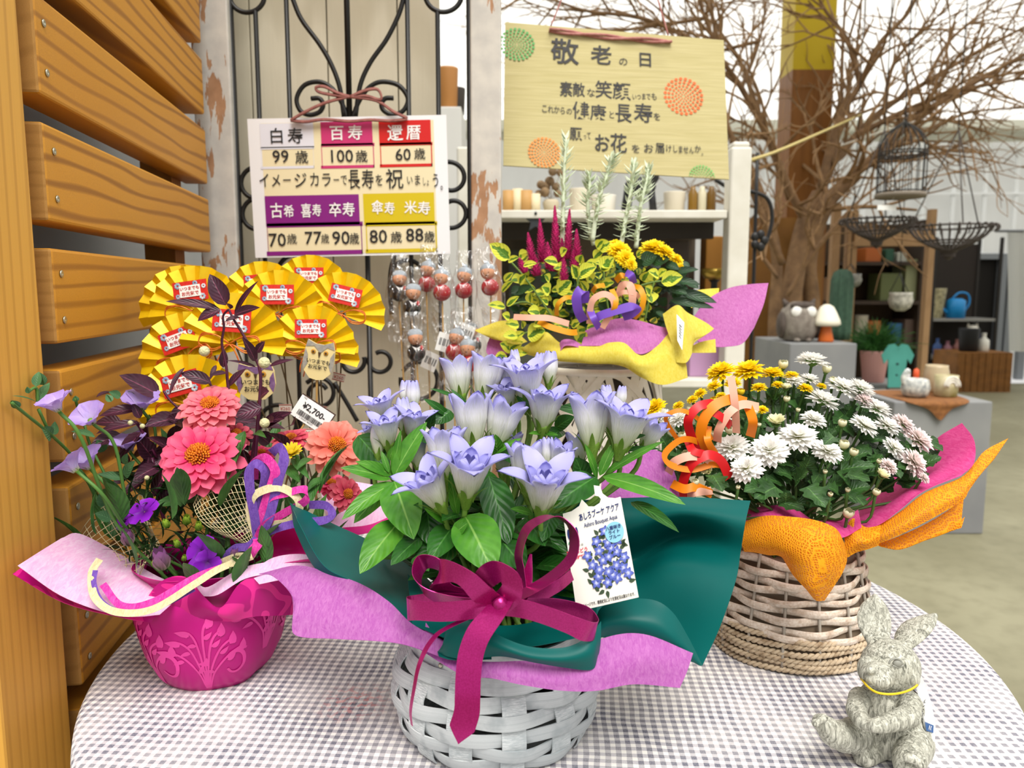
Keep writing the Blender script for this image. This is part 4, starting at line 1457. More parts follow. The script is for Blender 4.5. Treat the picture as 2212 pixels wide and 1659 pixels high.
fans = [(1440, 430, 320, 0, 0.975, 'gold paper fan standing highest at the back, just below the age chart'),
        (1060, 490, 330, 6, 0.955, 'gold fan at the back left, mostly hidden by the fans before it'),
        (1190, 600, 370, 0, 0.925, 'gold fan in the middle of the cluster with its red card unobstructed'),
        (1690, 590, 345, -14, 0.935, 'gold fan at the right end of the cluster, leaning clockwise'),
        (530, 575, 380, 8, 0.900, 'gold fan at the upper left with its card behind the dark leaves'),
        (440, 560, 370, 12, 0.918, 'gold fan at the upper left, behind another fan next to the slats'),
        (820, 830, 420, -4, 0.870, 'gold fan at the centre left crossed by the dark purple stem'),
        (470, 960, 400, 20, 0.880, 'gold fan at the lower left, tilted, beside the wooden slats'),
        (1455, 860, 350, 0, 0.890, 'gold fan at the lower right above the grey owl pick'),
        (1500, 920, 330, -8, 0.925, 'gold fan behind the lower right fan, only its edge showing'),
        (480, 1320, 420, 15, 0.855, 'gold fan lowest at the left, partly behind the pink zinnia')]
first = None
for i, (x, y, r, roll, d, lb) in enumerate(fans):
    px, py = z7(x, y)
    c = P(px, py, d)
    if first is None:
        first = thing('paper_fan', c, lb, 'fan', 'gold paper fans')
        fan_parts(first, c)
        f = first
    else:
        f = copy_tree(first)
        f.location = c
        f['label'] = lb
    sc = r / 3.687 * d / F_PX / 0.05
    f.rotation_euler = (radians(-6), radians(-roll), 0)
    f.scale = (sc,) * 3
    FAN_STICKS.append((f, c, sc))
sticker_done = 0
for i, (f, c, sc) in enumerate(FAN_STICKS):
    Rinv = (f.rotation_euler.to_matrix()).inverted()
    foot = V((-0.235 + 0.03 * sin(i * 2.1), 0.93 + 0.03 * cos(i * 2.1), TABLE_Z))
    if c.x < -0.36:
        foot.x -= 0.05
    m = MB()
    e = Rinv @ (foot - c) / sc
    m.tube([V((0, 0.01, 0.012)), V((0, 0.008, 0)), e], 0.0011 / sc, 6)
    so = bpy.data.objects.new('stick', m.mesh('stick', wire_dark))
    COL.objects.link(so)
    so.parent = f
    if i in (0, 2, 3, 6, 8, 9):
        u = e * (0.22 + 0.05 * (i % 3)) if i not in (6,) else e * 0.3
        m = MB()
        s_ = 0.014 / sc
        m.grid([[u + V((x * s_, -0.004, z * s_ * 0.7)) for x in (-0.55, 0.55)] for z in (-0.5, 0.5)])
        st_o = bpy.data.objects.new('price_sticker', m.mesh('price_sticker', mat('sticker', '#e6ddd0', 0.6)))
        m2 = MB()
        Mt = mat4(Matrix(((1, 0, 0), (0, 0, -1), (0, 1, 0))), u + V((0, -0.0048, -0.0006)))
        m2.text('¥260', Mt, 0.0058 / sc)
        for zz in (0.42, -0.42):
            m2.grid([[u + V((x * s_, -0.0046, (zz + dz) * s_ * 0.7)) for x in (-0.55, 0.55)] for dz in (-0.04, 0.04)])
        lo = bpy.data.objects.new('lettering', m2.mesh('lettering', mat('sticker_red', '#b5503f', 0.6)))
        for q in (st_o, lo):
            COL.objects.link(q)
        st_o.parent, lo.parent = f, st_o

# owl shaped wooden picks
def owl_pick(px, py, d, w, h, body, wing, tilt, label, foot, two_lines=True):
    c = P(px, py, d)
    root = thing('owl_pick', c, label, 'plant pick', 'owl shaped picks')
    R = Matrix.Rotation(radians(tilt), 4, 'Y')
    L = lambda x, y, z: c + (R @ V((x * w, y, z * h)))
    out = [(-0.42, 0.5), (-0.15, 0.42), (0.1, 0.42), (0.38, 0.52), (0.47, 0.3), (0.5, -0.05), (0.42, -0.3), (0.22, -0.47), (0, -0.5), (-0.22, -0.47), (-0.42, -0.3), (-0.5, -0.05), (-0.47, 0.3)]
    m = MB()
    m.poly([L(x, 0, z) for x, z in out])
    m.build('plate', mat('pick_cream', '#e3cf93', 0.6), root, smooth=False, solid=0.003)
    m = MB()
    for s in (-1, 1):
        m.poly([L(s * x, -0.0021, z) for x, z in ([(0.46, 0.28), (0.5, -0.05), (0.44, -0.28), (0.34, -0.1), (0.36, 0.12)])][::s])
    m.poly([L(x, -0.0021, z) for x, z in ((-0.42, 0.5), (-0.15, 0.42), (0.1, 0.42), (0.38, 0.52), (0.46, 0.32), (0.22, 0.36), (0.02, 0.2), (-0.2, 0.36), (-0.46, 0.32))])
    m.build('painted_wings', mat('pick_' + wing, wing, 0.6, var=body, vscale=300), root, smooth=False)
    m = MB()
    for s in (-1, 1):
        m.ball(L(s * 0.2, -0.0024, 0.22), (0.075 * w, 0.0006, 0.062 * w * 1.2), n=14, m=6)
    eo = m.build('eyes', mat('pick_amber', '#c08a2a', 0.5), root)
    m = MB()
    for s in (-1, 1):
        m.ball(L(s * 0.2, -0.0032, 0.22), (0.036 * w, 0.0004, 0.036 * w), n=10, m=6)
    m.poly([L(-0.05, -0.0028, 0.22), L(0.05, -0.0028, 0.22), L(0, -0.0028, 0.06)])
    m.build('pupils_and_beak', mat('pick_brown', '#4a3520', 0.6), root)
    m = MB()
    Mt = mat4((R.to_3x3() @ Matrix(((1, 0, 0), (0, 0, -1), (0, 1, 0)))), L(0, -0.0028, -0.1))
    m.text('いつまでも', Mt, w * 0.155, 0, w * 0.09, bold=0.02)
    m.text('お元気で', Mt, w * 0.155, 0, -w * 0.09, bold=0.02)
    m.build('lettering', black_ink, root, smooth=False)
    m = MB()
    m.tube([L(0.0, 0.003, -0.1), L(0, 0.003, -0.5), foot], 0.0014, 6)
    m.build('stick', bamboo, root)
    return root
owl_pick(*z7(1508, 955), 0.875, 68 * 0.875 / F_PX, 85 * 0.875 / F_PX, '#a9a294', '#8d8a84', 10, 'cream owl pick with grey wings leaning beside the price card', V((-0.225, 0.84, TABLE_Z)))
owl_pick(*z7(1010, 1125), 0.855, 84 * 0.855 / F_PX, 80 * 0.855 / F_PX, '#8a6a90', '#6d4a78', 0, 'cream owl pick with purple wings behind the dark leaf stem', V((-0.285, 0.85, TABLE_Z)))

# doll picks in cellophane bags
skin = mat('doll_skin', '#e0a27c', 0.4)
hair = mat('doll_hair', '#aab4bd', 0.5)
def cello():
    t = NT('cellophane')
    n = t.noise(t.mapping(t.coord(), (1, 1, 0.5)), 70, 3, 1.5)
    t.base((1, 1, 1, 1), 0.08, 0, 0.6)
    t.bump(n, 0.9, 0.01)
    tr = t.add('BsdfTransparent', {'Color': (0.97, 0.97, 0.97, 1)})
    gl = t.add('BsdfGlossy', {'Roughness': 0.12, 'Color': (1, 1, 1, 1)})
    t.l.new(t.p.inputs['Normal'].links[0].from_socket, gl.inputs['Normal'])
    fr = t.add('LayerWeight', {'Blend': 0.3})
    f = t.math('ADD', t.math('MULTIPLY', fr.outputs['Facing'], 0.35), t.ramp(n, [(0.52, (0.03,) * 3), (0.72, (0.4,) * 3)]))
    mx = t.add('MixShader')
    t.set(mx, 0, f)
    t.l.new(tr.outputs[0], mx.inputs[1])
    t.l.new(gl.outputs[0], mx.inputs[2])
    t.l.new(mx.outputs[0], t.out.inputs['Surface'])
    return t.m
CELLO = cello()
def doll_parts(root, c, body_hex, man):
    r = 0.0128
    bm = mat('doll_' + body_hex, body_hex, 0.25, 0, 0.6)
    m = MB()
    m.ball(c, (r * 1.05, r, r), n=20, m=14)
    m.build('body', bm, root)
    m = MB()
    m.ball(c + V((0, -0.001, r * 1.75)), (r * 0.86, r * 0.82, r * 0.86), n=20, m=14)
    h = m.build('head', skin, root)
    m = MB()
    m.ball(c + V((0, 0.0008, r * 2.1)), (r * 0.9, r * 0.86, r * 0.68), n=20, m=14)
    if not man:
        m.ball(c + V((0, 0.002, r * 2.78)), r * 0.32, n=10, m=8)
    m.build('hair', hair, h)
    m = MB()
    for s in (-1, 1):
        m.ball(c + V((s * r * 0.3, -r * 0.83, r * 1.68)), (r * 0.06,) * 3, n=6, m=5)
    m.ball(c + V((0, -r * 0.85, r * 1.4)), (r * 0.16, r * 0.04, r * 0.03), n=8, m=5)
    m.build('face', mat('doll_dark', '#3a2520', 0.5), h)
    m = MB()
    for s in (-1, 1):
        m.poly([c + V((s * r * 0.02, -r * 0.80, r * 0.62)), c + V((s * r * 0.5, -r * 0.62, r * 0.85)), c + V((s * r * 0.1, -r * 0.99, r * 0.25))][::-s])
    m.build('collar', mat('collar' + ('r' if man else 'w'), '#d8d5d2' if man else '#f0d0d4', 0.5), root, smooth=False, solid=0.0006)
    if man:
        m = MB()
        m.ball(c + V((r * 0.55, -r * 0.62, r * 0.55)), (r * 0.22, r * 0.2, r * 0.34))
        m.build('red_scarf', mat('doll_scarf', '#c01c20', 0.4), root)
    m = MB()
    rows = []
    for i in range(13):
        t = i / 12
        z = -0.075 + 0.135 * t
        w = 0.021 * (0.65 + 0.35 * sin(pi * min(1, t * 1.15))) * (1 + 0.06 * sin(t * 14))
        dp = 0.015 * sin(pi * t) ** 0.6 + 0.0005
        rows.append([c + V((w * cos(2 * pi * k / 20), dp * sin(2 * pi * k / 20) + 0.002 * sin(k * 2.2 + i), z)) for k in range(20)])
    m.grid(rows, close=True)
    m.build('cellophane_bag', CELLO, root)
def z8(x, y):
    return 760 + x / 4.148, 500 + y / 4.148
dolls = [('m', 540, 683, 1.13, 'grandfather doll pick in black, upper of the two black ones at the left'), ('m', 425, 555, 1.18, 'grandfather doll pick at the back left, its head behind another doll'), ('m', 578, 1088, 1.12, 'grandfather doll pick in black, lower of the two at the left'),
         ('f', 672, 470, 1.19, 'grandmother doll pick in pale red, second from the left in the top row'), ('f', 808, 548, 1.15, 'grandmother doll pick in red, hanging lower in the middle of the top row'), ('f', 1003, 528, 1.17, 'grandmother doll pick in red, third of the red ones in the top row'),
         ('f', 1238, 500, 1.15, 'grandmother doll pick in bright red at the right end, beside the green leaves'), ('f', 918, 1080, 1.14, 'grandmother doll pick in pink low behind the pale gentians'), ('f', 1048, 1185, 1.10, 'grandmother doll pick lowest, peeping over the pale gentians'), ('m', 1085, 1020, 1.19, 'doll pick in a bag low at the right, behind the pink one')]
protos, DOLLS = {}, []
for i, (k, x, y, d, lb) in enumerate(dolls):
    c = P(*z8(x, y), d)
    if k not in protos:
        root = thing('doll_pick', c, lb, 'plant pick', 'old couple doll picks in clear bags')
        doll_parts(root, c, '#17161a' if k == 'm' else '#b5242f', k == 'm')
        protos[k] = root
    else:
        root = copy_tree(protos[k])
        root.location = c
        root['label'] = lb
    DOLLS.append((i, k, c, root))
for i, k, c, root in DOLLS:
    root.rotation_euler = (radians(jit(5)), radians(jit(9)), radians(-12 if k == 'f' else 14))
    Ri = root.rotation_euler.to_matrix().inverted()
    m = MB()
    foot = V((c.x * 0.85 - 0.01, min(c.y, 1.17), TABLE_Z)) if True else None
    e = Ri @ (foot - c)
    m.tube([V((0, 0, -0.01)), e], 0.0013, 6)
    q = bpy.data.objects.new('stick', m.mesh('stick', bamboo))
    COL.objects.link(q)
    q.parent = root
    if i in (2, 3, 5, 4):
        u = e * ({2: 0.36, 3: 0.3, 5: 0.17, 4: 0.2}[i]) + V((0.008, -0.019, 0))
        a = radians(18)
        m = MB()
        X, Z = V((cos(a), 0, -sin(a))), V((sin(a), 0, cos(a)))
        m.grid([[u + X * x + Z * z for x in (-0.012, 0.012)] for z in (-0.014, 0.014)])
        tg = bpy.data.objects.new('barcode_tag', m.mesh('barcode_tag', paper_w))
        m = MB()
        for b in range(14):
            if b in (3, 8, 11):
                continue
            x0 = -0.0085 + b * 0.0013
            m.grid([[u + V((0, -0.0005, 0)) + X * x + Z * z for x in (x0, x0 + 0.0007)] for z in (-0.005, 0.006)])
        ln = bpy.data.objects.new('barcode', m.mesh('barcode', black_ink))
        for o_ in (tg, ln):
            COL.objects.link(o_)
        tg.parent, ln.parent = root, tg
# ------------------------------------------------------------------ shared plant builders
def pet_round(t):
    return (0.42 + 0.58 * min(1, t / 0.55)) * (1 if t < 0.68 else sqrt(max(0, 1 - ((t - 0.68) / 0.32) ** 2.2)))
def pet_broad(t):
    return (0.36 + 0.64 * min(1, t / 0.65) ** 1.2) * (1 if t < 0.75 else sqrt(max(0, 1 - ((t - 0.75) / 0.25) ** 2)))
def leaf_lance(t):
    return sin(pi * t ** 0.62) ** 0.9 if 0 < t < 1 else 0
def leaf_oval(t):
    return sin(pi * t ** 0.8) ** 0.75 if 0 < t < 1 else 0
def whorl(mb, n, L, W, a0, curl, cup=0.2, prof=pet_round, r0=0.0, z0=0.0, ph=0.0, jl=0.08, ja=0.08, nn=6, mm=4, wave=0.0, notch=0.0):
    for k in range(n):
        a = 2 * pi * (k + ph) / n + jit(0.1 / max(1, n / 8))
        R = Matrix.Rotation(a, 4, 'Z') @ Matrix.Translation(V((0, r0, z0))) @ Matrix.Rotation(jit(0.12), 4, 'Y')
        mb.petal(R, L * (1 + jit(jl)), W * (1 + jit(jl)), curl=curl + jit(ja), a0=a0 + jit(ja), cup=cup, prof=prof, n=nn, m=mm, wave=wave, notch=notch)

# ------------------------------------------------------------------ pink wrapped arrangement at the left
PC = V((-0.300, 0.738, TABLE_Z))
def PK(px, py, d, lim=-0.421):
    # keep clear of the fence and its post: come nearer along the view until inside
    r = ray(px, py)
    p = CAM + r * d
    lx = lim if p.y < 0.74 else lim - 0.003 - 0.143 * (p.y - 0.727)
    return CAM + r * min(d, lim / r.x) if p.x < lx and r.x < 0 else p
pink = thing('wrapped_flower_arrangement', PC, 'zinnias and lilac lisianthus in a magenta damask wrapped pot beside the fence', 'flower arrangement')
def damask():
    t = NT('magenta_damask')
    co = t.coord()
    wob = t.add('TexNoise', {'Vector': co, 'Scale': 16.0, 'Detail': 1.0}).outputs['Color']
    v2 = t.add('VectorMath', {0: co, 1: t.add('VectorMath', {0: wob, 1: (0.11, 0.11, 0.11)}, operation='MULTIPLY').outputs[0]}, operation='ADD').outputs[0]
    vo = t.add('TexVoronoi', {'Vector': v2, 'Scale': 20.0}, feature='F1')
    d = t.math('SINE', t.math('MULTIPLY', vo.outputs['Distance'], 15.0))
    m = t.ramp(d, [(0.50, (0, 0, 0)), (0.56, (1, 1, 1))])
    line = t.ramp(t.math('ABSOLUTE', d), [(0.03, (1, 1, 1)), (0.10, (0, 0, 0))])
    c = t.mix(m, C('#c3057f'), C('#ea2d97'))
    t.base(c, 0.38, 0, 0.4)
    t.bump(t.noise(co, 30, 2), 0.25, 0.004)
    t.transl(c, 0.25)
    return t.m
DAM = damask()
mag_plain = mat('magenta_paper', '#d81088', 0.4, var='#e83a9e', vscale=16, transl=0.3)
def tissue(name, hexc, var, transl=0.4, fibre=0.25, alpha=None, scale=420):
    t = NT(name)
    co = t.coord()
    n = t.noise(t.mapping(co, (1, 0.2, 0.5), (0.3, 0.5, 0.4)), scale, 5, 1.0, 0.7)
    c = t.ramp(n, [(0.35, C(hexc)), (0.68, C(var))])
    t.base(c, 0.8, 0, 0.15)
    t.bump(n, fibre, 0.001)
    t.transl(c, transl, alpha)
    return t.m
PINKT = tissue('pink_tissue', '#f3bfe6', '#fbe2f6', 0.35)
m = MB()
def crease(a, z):
    return 1 + 0.055 * (abs(sin(2.5 * a + 0.6)) - 0.5) + 0.018 * sin(7 * a + z * 60)
m.lathe([(0.0, 0.0), (0.046, 0.0), (0.053, 0.008), (0.064, 0.03), (0.071, 0.055), (0.0735, 0.075), (0.07, 0.092), (0.063, 0.104), (0.062, 0.108), (0.07, 0.118)], 96, PC, mod=crease, caps=False)
m.build('pot_cover', mat('magenta_foil', '#c4057e', 0.36, var='#cf1089', vscale=20, transl=0.2), pink, solid=0.0006)
PROF = [(0.046, 0.0), (0.053, 0.008), (0.064, 0.03), (0.071, 0.055), (0.0735, 0.075), (0.07, 0.092), (0.063, 0.104)]
def potmap(a, z):
    z = max(0.0, min(0.1039, z))
    for (r0, z0), (r1, z1) in zip(PROF[:-1], PROF[1:]):
        if z <= z1:
            r = r0 + (r1 - r0) * (z - z0) / (z1 - z0)
            break
    r = r * crease(a, z) + 0.0009
    return PC + V((r * cos(a), r * sin(a), z))
m = MB()
def stroke(a0, pts, w0, w1):
    P2 = catmull([V((x, y, 0)) for x, y in pts], 7)
    rows = []
    for i, p in enumerate(P2):
        t = i / (len(P2) - 1)
        d = (P2[min(i + 1, len(P2) - 1)] - P2[max(i - 1, 0)]).normalized()
        n = V((-d.y, d.x, 0)) * (w0 + (w1 - w0) * t) / 2
        rows.append([potmap(a0 + (p.x + n.x * s) / 0.066, p.y + n.y * s) for s in (-1, 0, 1)])
    m.grid(rows)
def leaf2(a0, x, y, ang, L, W):
    rows = []
    for i in range(9):
        t = i / 8
        w = W * sin(pi * t ** 0.7) * 0.5
        cx, cy = x + cos(ang + 0.5 * t) * L * t, y + sin(ang + 0.5 * t) * L * t
        rows.append([potmap(a0 + (cx - sin(ang) * w * s) / 0.066, cy + cos(ang) * w * s) for s in (-1, 0, 1)])
    m.grid(rows)
for q in range(7):
    a0 = -pi / 2 + 0.25 + q * 2 * pi / 7
    zb_ = 0.004 + 0.03 * (q % 2)
    for k in range(-3, 4):
        s = 1 if k >= 0 else -1
        L = 0.075 - 0.010 * abs(k)
        pts = [(0.0008 * k, zb_), (0.0025 * k, zb_ + L * 0.45), (0.0062 * k, zb_ + L * 0.85), (0.0088 * k + 0.003 * s, zb_ + L), (0.0105 * k + 0.004 * s, zb_ + L * 0.93)]
        stroke(a0, pts, 0.0016, 0.0024)
        leaf2(a0, pts[3][0], pts[3][1] - 0.004, (pi / 2 - s * 0.7), 0.013, 0.0075)
        leaf2(a0, pts[2][0], pts[2][1] - 0.004, (pi / 2 - s * 1.3), 0.010, 0.005)
        if abs(k) in (1, 3):
            leaf2(a0, pts[1][0], pts[1][1], (pi / 2 + s * 0.9), 0.011, 0.005)
    stroke(a0, [(0.026 + 0.008 * cos(radians(t)), zb_ + 0.03 + 0.012 * sin(radians(t))) for t in range(-150, 160, 30)], 0.0022, 0.0045)
m.build('printed_scrolls', mat('scroll_pink', '#e8419f', 0.5, transl=0.1), pink)
m = MB()
m.lathe([(0.058, 0.09), (0.0, 0.092)], 32, PC, caps=False)
m.build('soil', mat('soil', '#241a12', 0.95, bump=0.6, bscale=120), pink)
def sheet_part(root, name, mt, rows, nu=6, nv=6, solid=0.0004, wire=0.0, label=None):
    m = MB()
    m.sheet([[PK(*p) for p in r] for r in rows], nu, nv)
    return m.build(name, mt, root, solid=0 if wire else solid, wire=wire, label=label)
sheet_part(pink, 'magenta_paper', DAM, [[(120, 1190, .70), (220, 1245, .735), (320, 1288, .72), (372, 1305, .71)], [(60, 1218, .660), (160, 1280, .695), (285, 1312, .70), (345, 1325, .70)], [(27, 1240, .647), (140, 1303, .668), (262, 1334, .678), (325, 1345, .695)]])
sheet_part(pink, 'pink_tissue', PINKT, [[(132, 1163, .695), (172, 1153, .72), (255, 1195, .745), (340, 1245, .735), (400, 1268, .725)], [(85, 1192, .660), (150, 1215, .68), (240, 1262, .695), (318, 1290, .695), (375, 1300, .695)], [(38, 1222, .638), (130, 1286, .652), (225, 1322, .662), (290, 1332, .670), (345, 1328, .680)]])
sheet_part(pink, 'magenta_paper', DAM, [[(300, 1318, .70), (345, 1258, .695), (400, 1246, .695), (442, 1290, .69), (478, 1312, .688), (520, 1258, .69), (580, 1236, .695), (645, 1232, .71)],
                                        [(312, 1340, .705), (352, 1305, .70), (405, 1295, .695), (446, 1315, .69), (490, 1330, .69), (535, 1295, .692), (588, 1280, .697), (640, 1275, .715)],
                                        [(330, 1362, .72), (365, 1352, .71), (410, 1345, .702), (450, 1340, .70), (500, 1342, .70), (545, 1332, .70), (590, 1330, .705), (632, 1328, .725)]])
sheet_part(pink, 'pink_tissue', PINKT, [[(372, 1300, .71), (420, 1262, .705), (450, 1268, .70), (520, 1228, .70), (590, 1212, .705), (655, 1200, .715), (712, 1225, .715)],
                                        [(400, 1310, .698), (430, 1290, .695), (470, 1285, .69), (530, 1250, .69), (600, 1238, .69), (660, 1240, .695), (716, 1258, .70)]])
sheet_part(pink, 'pink_tissue', PINKT, [[(540, 1240, .70), (590, 1205, .71), (660, 1198, .715), (712, 1222, .71)], [(560, 1262, .68), (620, 1252, .675), (690, 1262, .675), (735, 1272, .675)]])
sheet_part(pink, 'magenta_paper', mag_plain, [[(575, 1205, .722), (588, 1160, .728), (625, 1138, .73), (672, 1158, .728), (705, 1215, .722)], [(560, 1225, .715), (582, 1195, .735), (628, 1188, .75), (678, 1195, .735), (714, 1222, .715)], [(548, 1245, .70), (592, 1222, .70), (636, 1214, .70), (682, 1213, .70), (722, 1228, .70)]])
sheet_part(pink, 'pink_tissue', PINKT, [[(690, 1035, .90), (760, 1040, .91), (820, 1050, .915)], [(700, 1100, .88), (760, 1110, .88), (850, 1075, .89)], [(720, 1145, .85), (770, 1150, .86), (858, 1125, .87)]])
sheet_part(pink, 'magenta_paper', mag_plain, [[(740, 1140, .845), (800, 1133, .85), (858, 1108, .865)], [(745, 1160, .835), (800, 1150, .84), (858, 1130, .855)]])
# raffia
raf = {'beige': tissue('raffia_beige', '#d9c795', '#efe3bd', 0.2, 0.8), 'purple': tissue('raffia_purple', '#6b46a4', '#8763bf', 0.2, 0.8), 'pink': tissue('raffia_pink', '#d8249a', '#f060b8', 0.2, 0.8)}
def zf(x, y):
    return 300 + x / 3.317, 780 + y / 3.317
def ribbon_part(root, name, mt, pts, width, wdir=None, taper=None, n=8, solid=0.0004, label=None):
    """pts in photo px + depth; the ribbon keeps its own width and lies across its path"""
    P3 = [PK(*p) for p in pts]
    ws = []
    for i, p in enumerate(P3):
        t = (P3[min(i + 1, len(P3) - 1)] - P3[max(i - 1, 0)]).normalized()
        w = V(wdir) if wdir else t.cross((p - CAM).normalized())
        if not wdir:
            w = w.normalized() + V((0, 0.3, 0))
        w = w - t * w.dot(t)
        ws.append(w.normalized() * width)
    for i in range(1, len(ws)):
        if ws[i].dot(ws[i - 1]) < 0:
            ws[i] = -ws[i]
    m = MB()
    m.strip(P3, ws, n, taper)
    return m.build(name, mt, root, solid=solid, label=label)
ribbon_part(pink, 'raffia_strand', raf['beige'], [(215, 1208, .685), (198, 1240, .668), (206, 1292, .654), (252, 1322, .650), (330, 1316, .655), (420, 1262, .67), (475, 1228, .685), (545, 1202, .70)], 0.0062)
ribbon_part(pink, 'raffia_strand', raf['purple'], [(206, 1232, .672), (203, 1262, .662), (222, 1302, .654), (268, 1322, .652), (345, 1310, .659), (420, 1272, .672)], 0.0042)
ribbon_part(pink, 'raffia_strand', raf['pink'], [(222, 1262, .67), (262, 1308, .658), (330, 1300, .66), (420, 1248, .675), (490, 1222, .69)], 0.006)
for col, pts, w in (('purple', [(850, 1270), (830, 1120), (800, 950), (792, 790), (840, 735), (905, 800), (885, 960), (850, 1270)], 0.0085),
                    ('pink', [(850, 1270), (890, 1080), (955, 880), (975, 780), (905, 695), (830, 735), (820, 850)], 0.009),
                    ('purple', [(850, 1270), (930, 1130), (1000, 850), (1040, 700), (1010, 620), (950, 660)], 0.009),
                    ('pink', [(850, 1270), (880, 1120), (920, 990), (1060, 945), (1190, 920), (1195, 1000), (1040, 1090), (900, 1180), (850, 1270)], 0.0075),
                    ('beige', [(850, 1270), (800, 1120), (800, 1010), (860, 940), (1000, 905), (1115, 960), (1150, 1050), (1070, 1150), (940, 1175), (850, 1220)], 0.0075),
                    ('purple', [(850, 1270), (960, 1210), (1120, 1165), (1330, 1140), (1385, 1095), (1340, 1035), (1220, 1030)], 0.0075),
                    ('pink', [(850, 1270), (850, 1310), (820, 1350), (780, 1400), (690, 1470)], 0.009),
                    ('purple', [(850, 1270), (780, 1330), (700, 1340), (620, 1400), (520, 1470)], 0.008),
                    ('beige', [(850, 1290), (800, 1390), (700, 1410), (560, 1470), (420, 1570)], 0.009)):
    pz = [(*zf(x, y), 0.712 - 0.012 * sin(pi * i / (len(pts) - 1))) for i, (x, y) in enumerate(pts)]
    ribbon_part(pink, 'raffia_bow', raf[col], pz, w)
# jute nets
jute = mat('jute', '#cdbd93', 0.85)
sheet_part(pink, 'jute_net', jute, [[(160, 1170, .76), (195, 1120, .765), (240, 1085, .77), (300, 1068, .775), (312, 1085, .775)], [(170, 1195, .745), (220, 1160, .75), (262, 1135, .752), (300, 1120, .757), (330, 1150, .755)], [(205, 1225, .735), (255, 1200, .738), (290, 1185, .74), (325, 1175, .742), (345, 1180, .742)], [(225, 1235, .728), (262, 1245, .725), (295, 1248, .724), (310, 1225, .728), (318, 1205, .735)]], 3, 4, wire=0.0011)
sheet_part(pink, 'jute_net', jute, [[(418, 1090, .735), (436, 1060, .738), (480, 1038, .742), (535, 1030, .742)], [(424, 1110, .725), (455, 1095, .725), (500, 1080, .728), (545, 1075, .73)], [(440, 1130, .72), (480, 1128, .715), (520, 1115, .715), (552, 1105, .72)], [(480, 1155, .72), (505, 1158, .712), (535, 1140, .712), (555, 1135, .718)], [(508, 1165, .722), (525, 1172, .715), (545, 1165, .712), (552, 1150, .718)]], 5, 3, wire=0.001)
# foliage
gl_ = leaf_mat('zinnia_leaf', '#2f5a26', '#4a7d38', 0.5)
dl_ = leaf_mat('dark_green_leaf', '#1c3a1c', '#2f5528', 0.45)
pl_ = leaf_mat('purple_leaf', '#2f1424', '#4f2438', 0.42, 0.15, vein='#8a4460')
st_ = mat('green_stem', '#4f7a35', 0.5)
pst = mat('purple_stem', '#4a1030', 0.45)
m = MB()
for a, b, w in ((zf(1100, 700), zf(1230, 860), 20), (zf(1290, 830), zf(1210, 1070), 26), (zf(700, 560), zf(690, 760), 28), (zf(760, 500), zf(640, 860), 30), (zf(1060, 760), zf(1160, 880), 26), (zf(1240, 700), zf(1130, 790), 20), (zf(420, 990), zf(80, 1060), 34), (zf(830, 520), zf(920, 560), 16)):
    m.leaf(PK(*a, .765), PK(*b, .735), w * 0.75 / F_PX, up=(0, -0.7, 0.7), curl=-0.6)
for k in range(46):
    a = rnd.uniform(0, 2 * pi)
    b = PC + V((0.045 * cos(a) * rnd.random(), 0.045 * sin(a) * rnd.random(), 0.10))
    e = PC + V((0.10 * cos(a) + jit(0.02), 0.075 * sin(a) + jit(0.02) + 0.01, 0.17 + jit(0.05)))
    m.leaf(e + V((jit(.02), jit(.02), -0.03)), e + V((0.03 * cos(a), 0.02 * sin(a), 0.012)), 0.016 + jit(0.004), curl=-0.5)
m.build('green_foliage', gl_, pink)
m = MB()
for k in range(190):   # narrow dark leaves of the dianthus in front
    px, py = rnd.uniform(270, 600), rnd.uniform(1060, 1230)
    d = 0.72 + 0.05 * (1230 - py) / 170 + jit(0.012)
    b = PK(px, py, d)
    a = rnd.uniform(0, 2 * pi)
    e = b + V((0.02 * cos(a), -0.012 + 0.012 * sin(a), 0.012 + jit(0.012))) * rnd.uniform(0.7, 1.4)
    m.leaf(b, e, 0.0042 + jit(0.001), curl=-0.7, n=5, m=2, prof=leaf_lance)
for k in range(60):
    px, py = rnd.uniform(260, 620), rnd.uniform(1020, 1200)
    b = PK(px, py, 0.79 + jit(0.02))
    m.leaf(b, b + V((jit(0.04), jit(0.03), 0.01 + jit(0.03))), 0.013, curl=-0.5)
m.build('dark_foliage', dl_, pink)
# purple leaved stems with cream globes
pm, ps_, gb = MB(), MB(), MB()
def stem7(mb, pts, d, r0=0.0021, r1=0.0011):
    mb.tube([PK(*z7(x, y), d) for x, y in pts], lambda t: r0 + (r1 - r0) * t, 7, 5)
stem7(ps_, [(985, 1900), (1020, 1480), (1042, 1200), (1040, 1040), (1000, 930), (900, 740), (825, 620), (790, 545)], .775)
stem7(ps_, [(960, 1850), (840, 1500), (785, 1160), (770, 1000), (735, 820), (752, 690), (745, 600), (790, 545)], .79, 0.0018)
stem7(ps_, [(640, 1140), (700, 1230), (800, 1400)], .79, 0.0012)
stem7(ps_, [(1010, 950), (1018, 860), (1060, 805)], .775, 0.0012)
stem7(ps_, [(270, 1195), (330, 1280), (460, 1400), (600, 1600)], .79, 0.0013)
stem7(ps_, [(1080, 1440), (1000, 1560), (960, 1800)], .78, 0.0014)
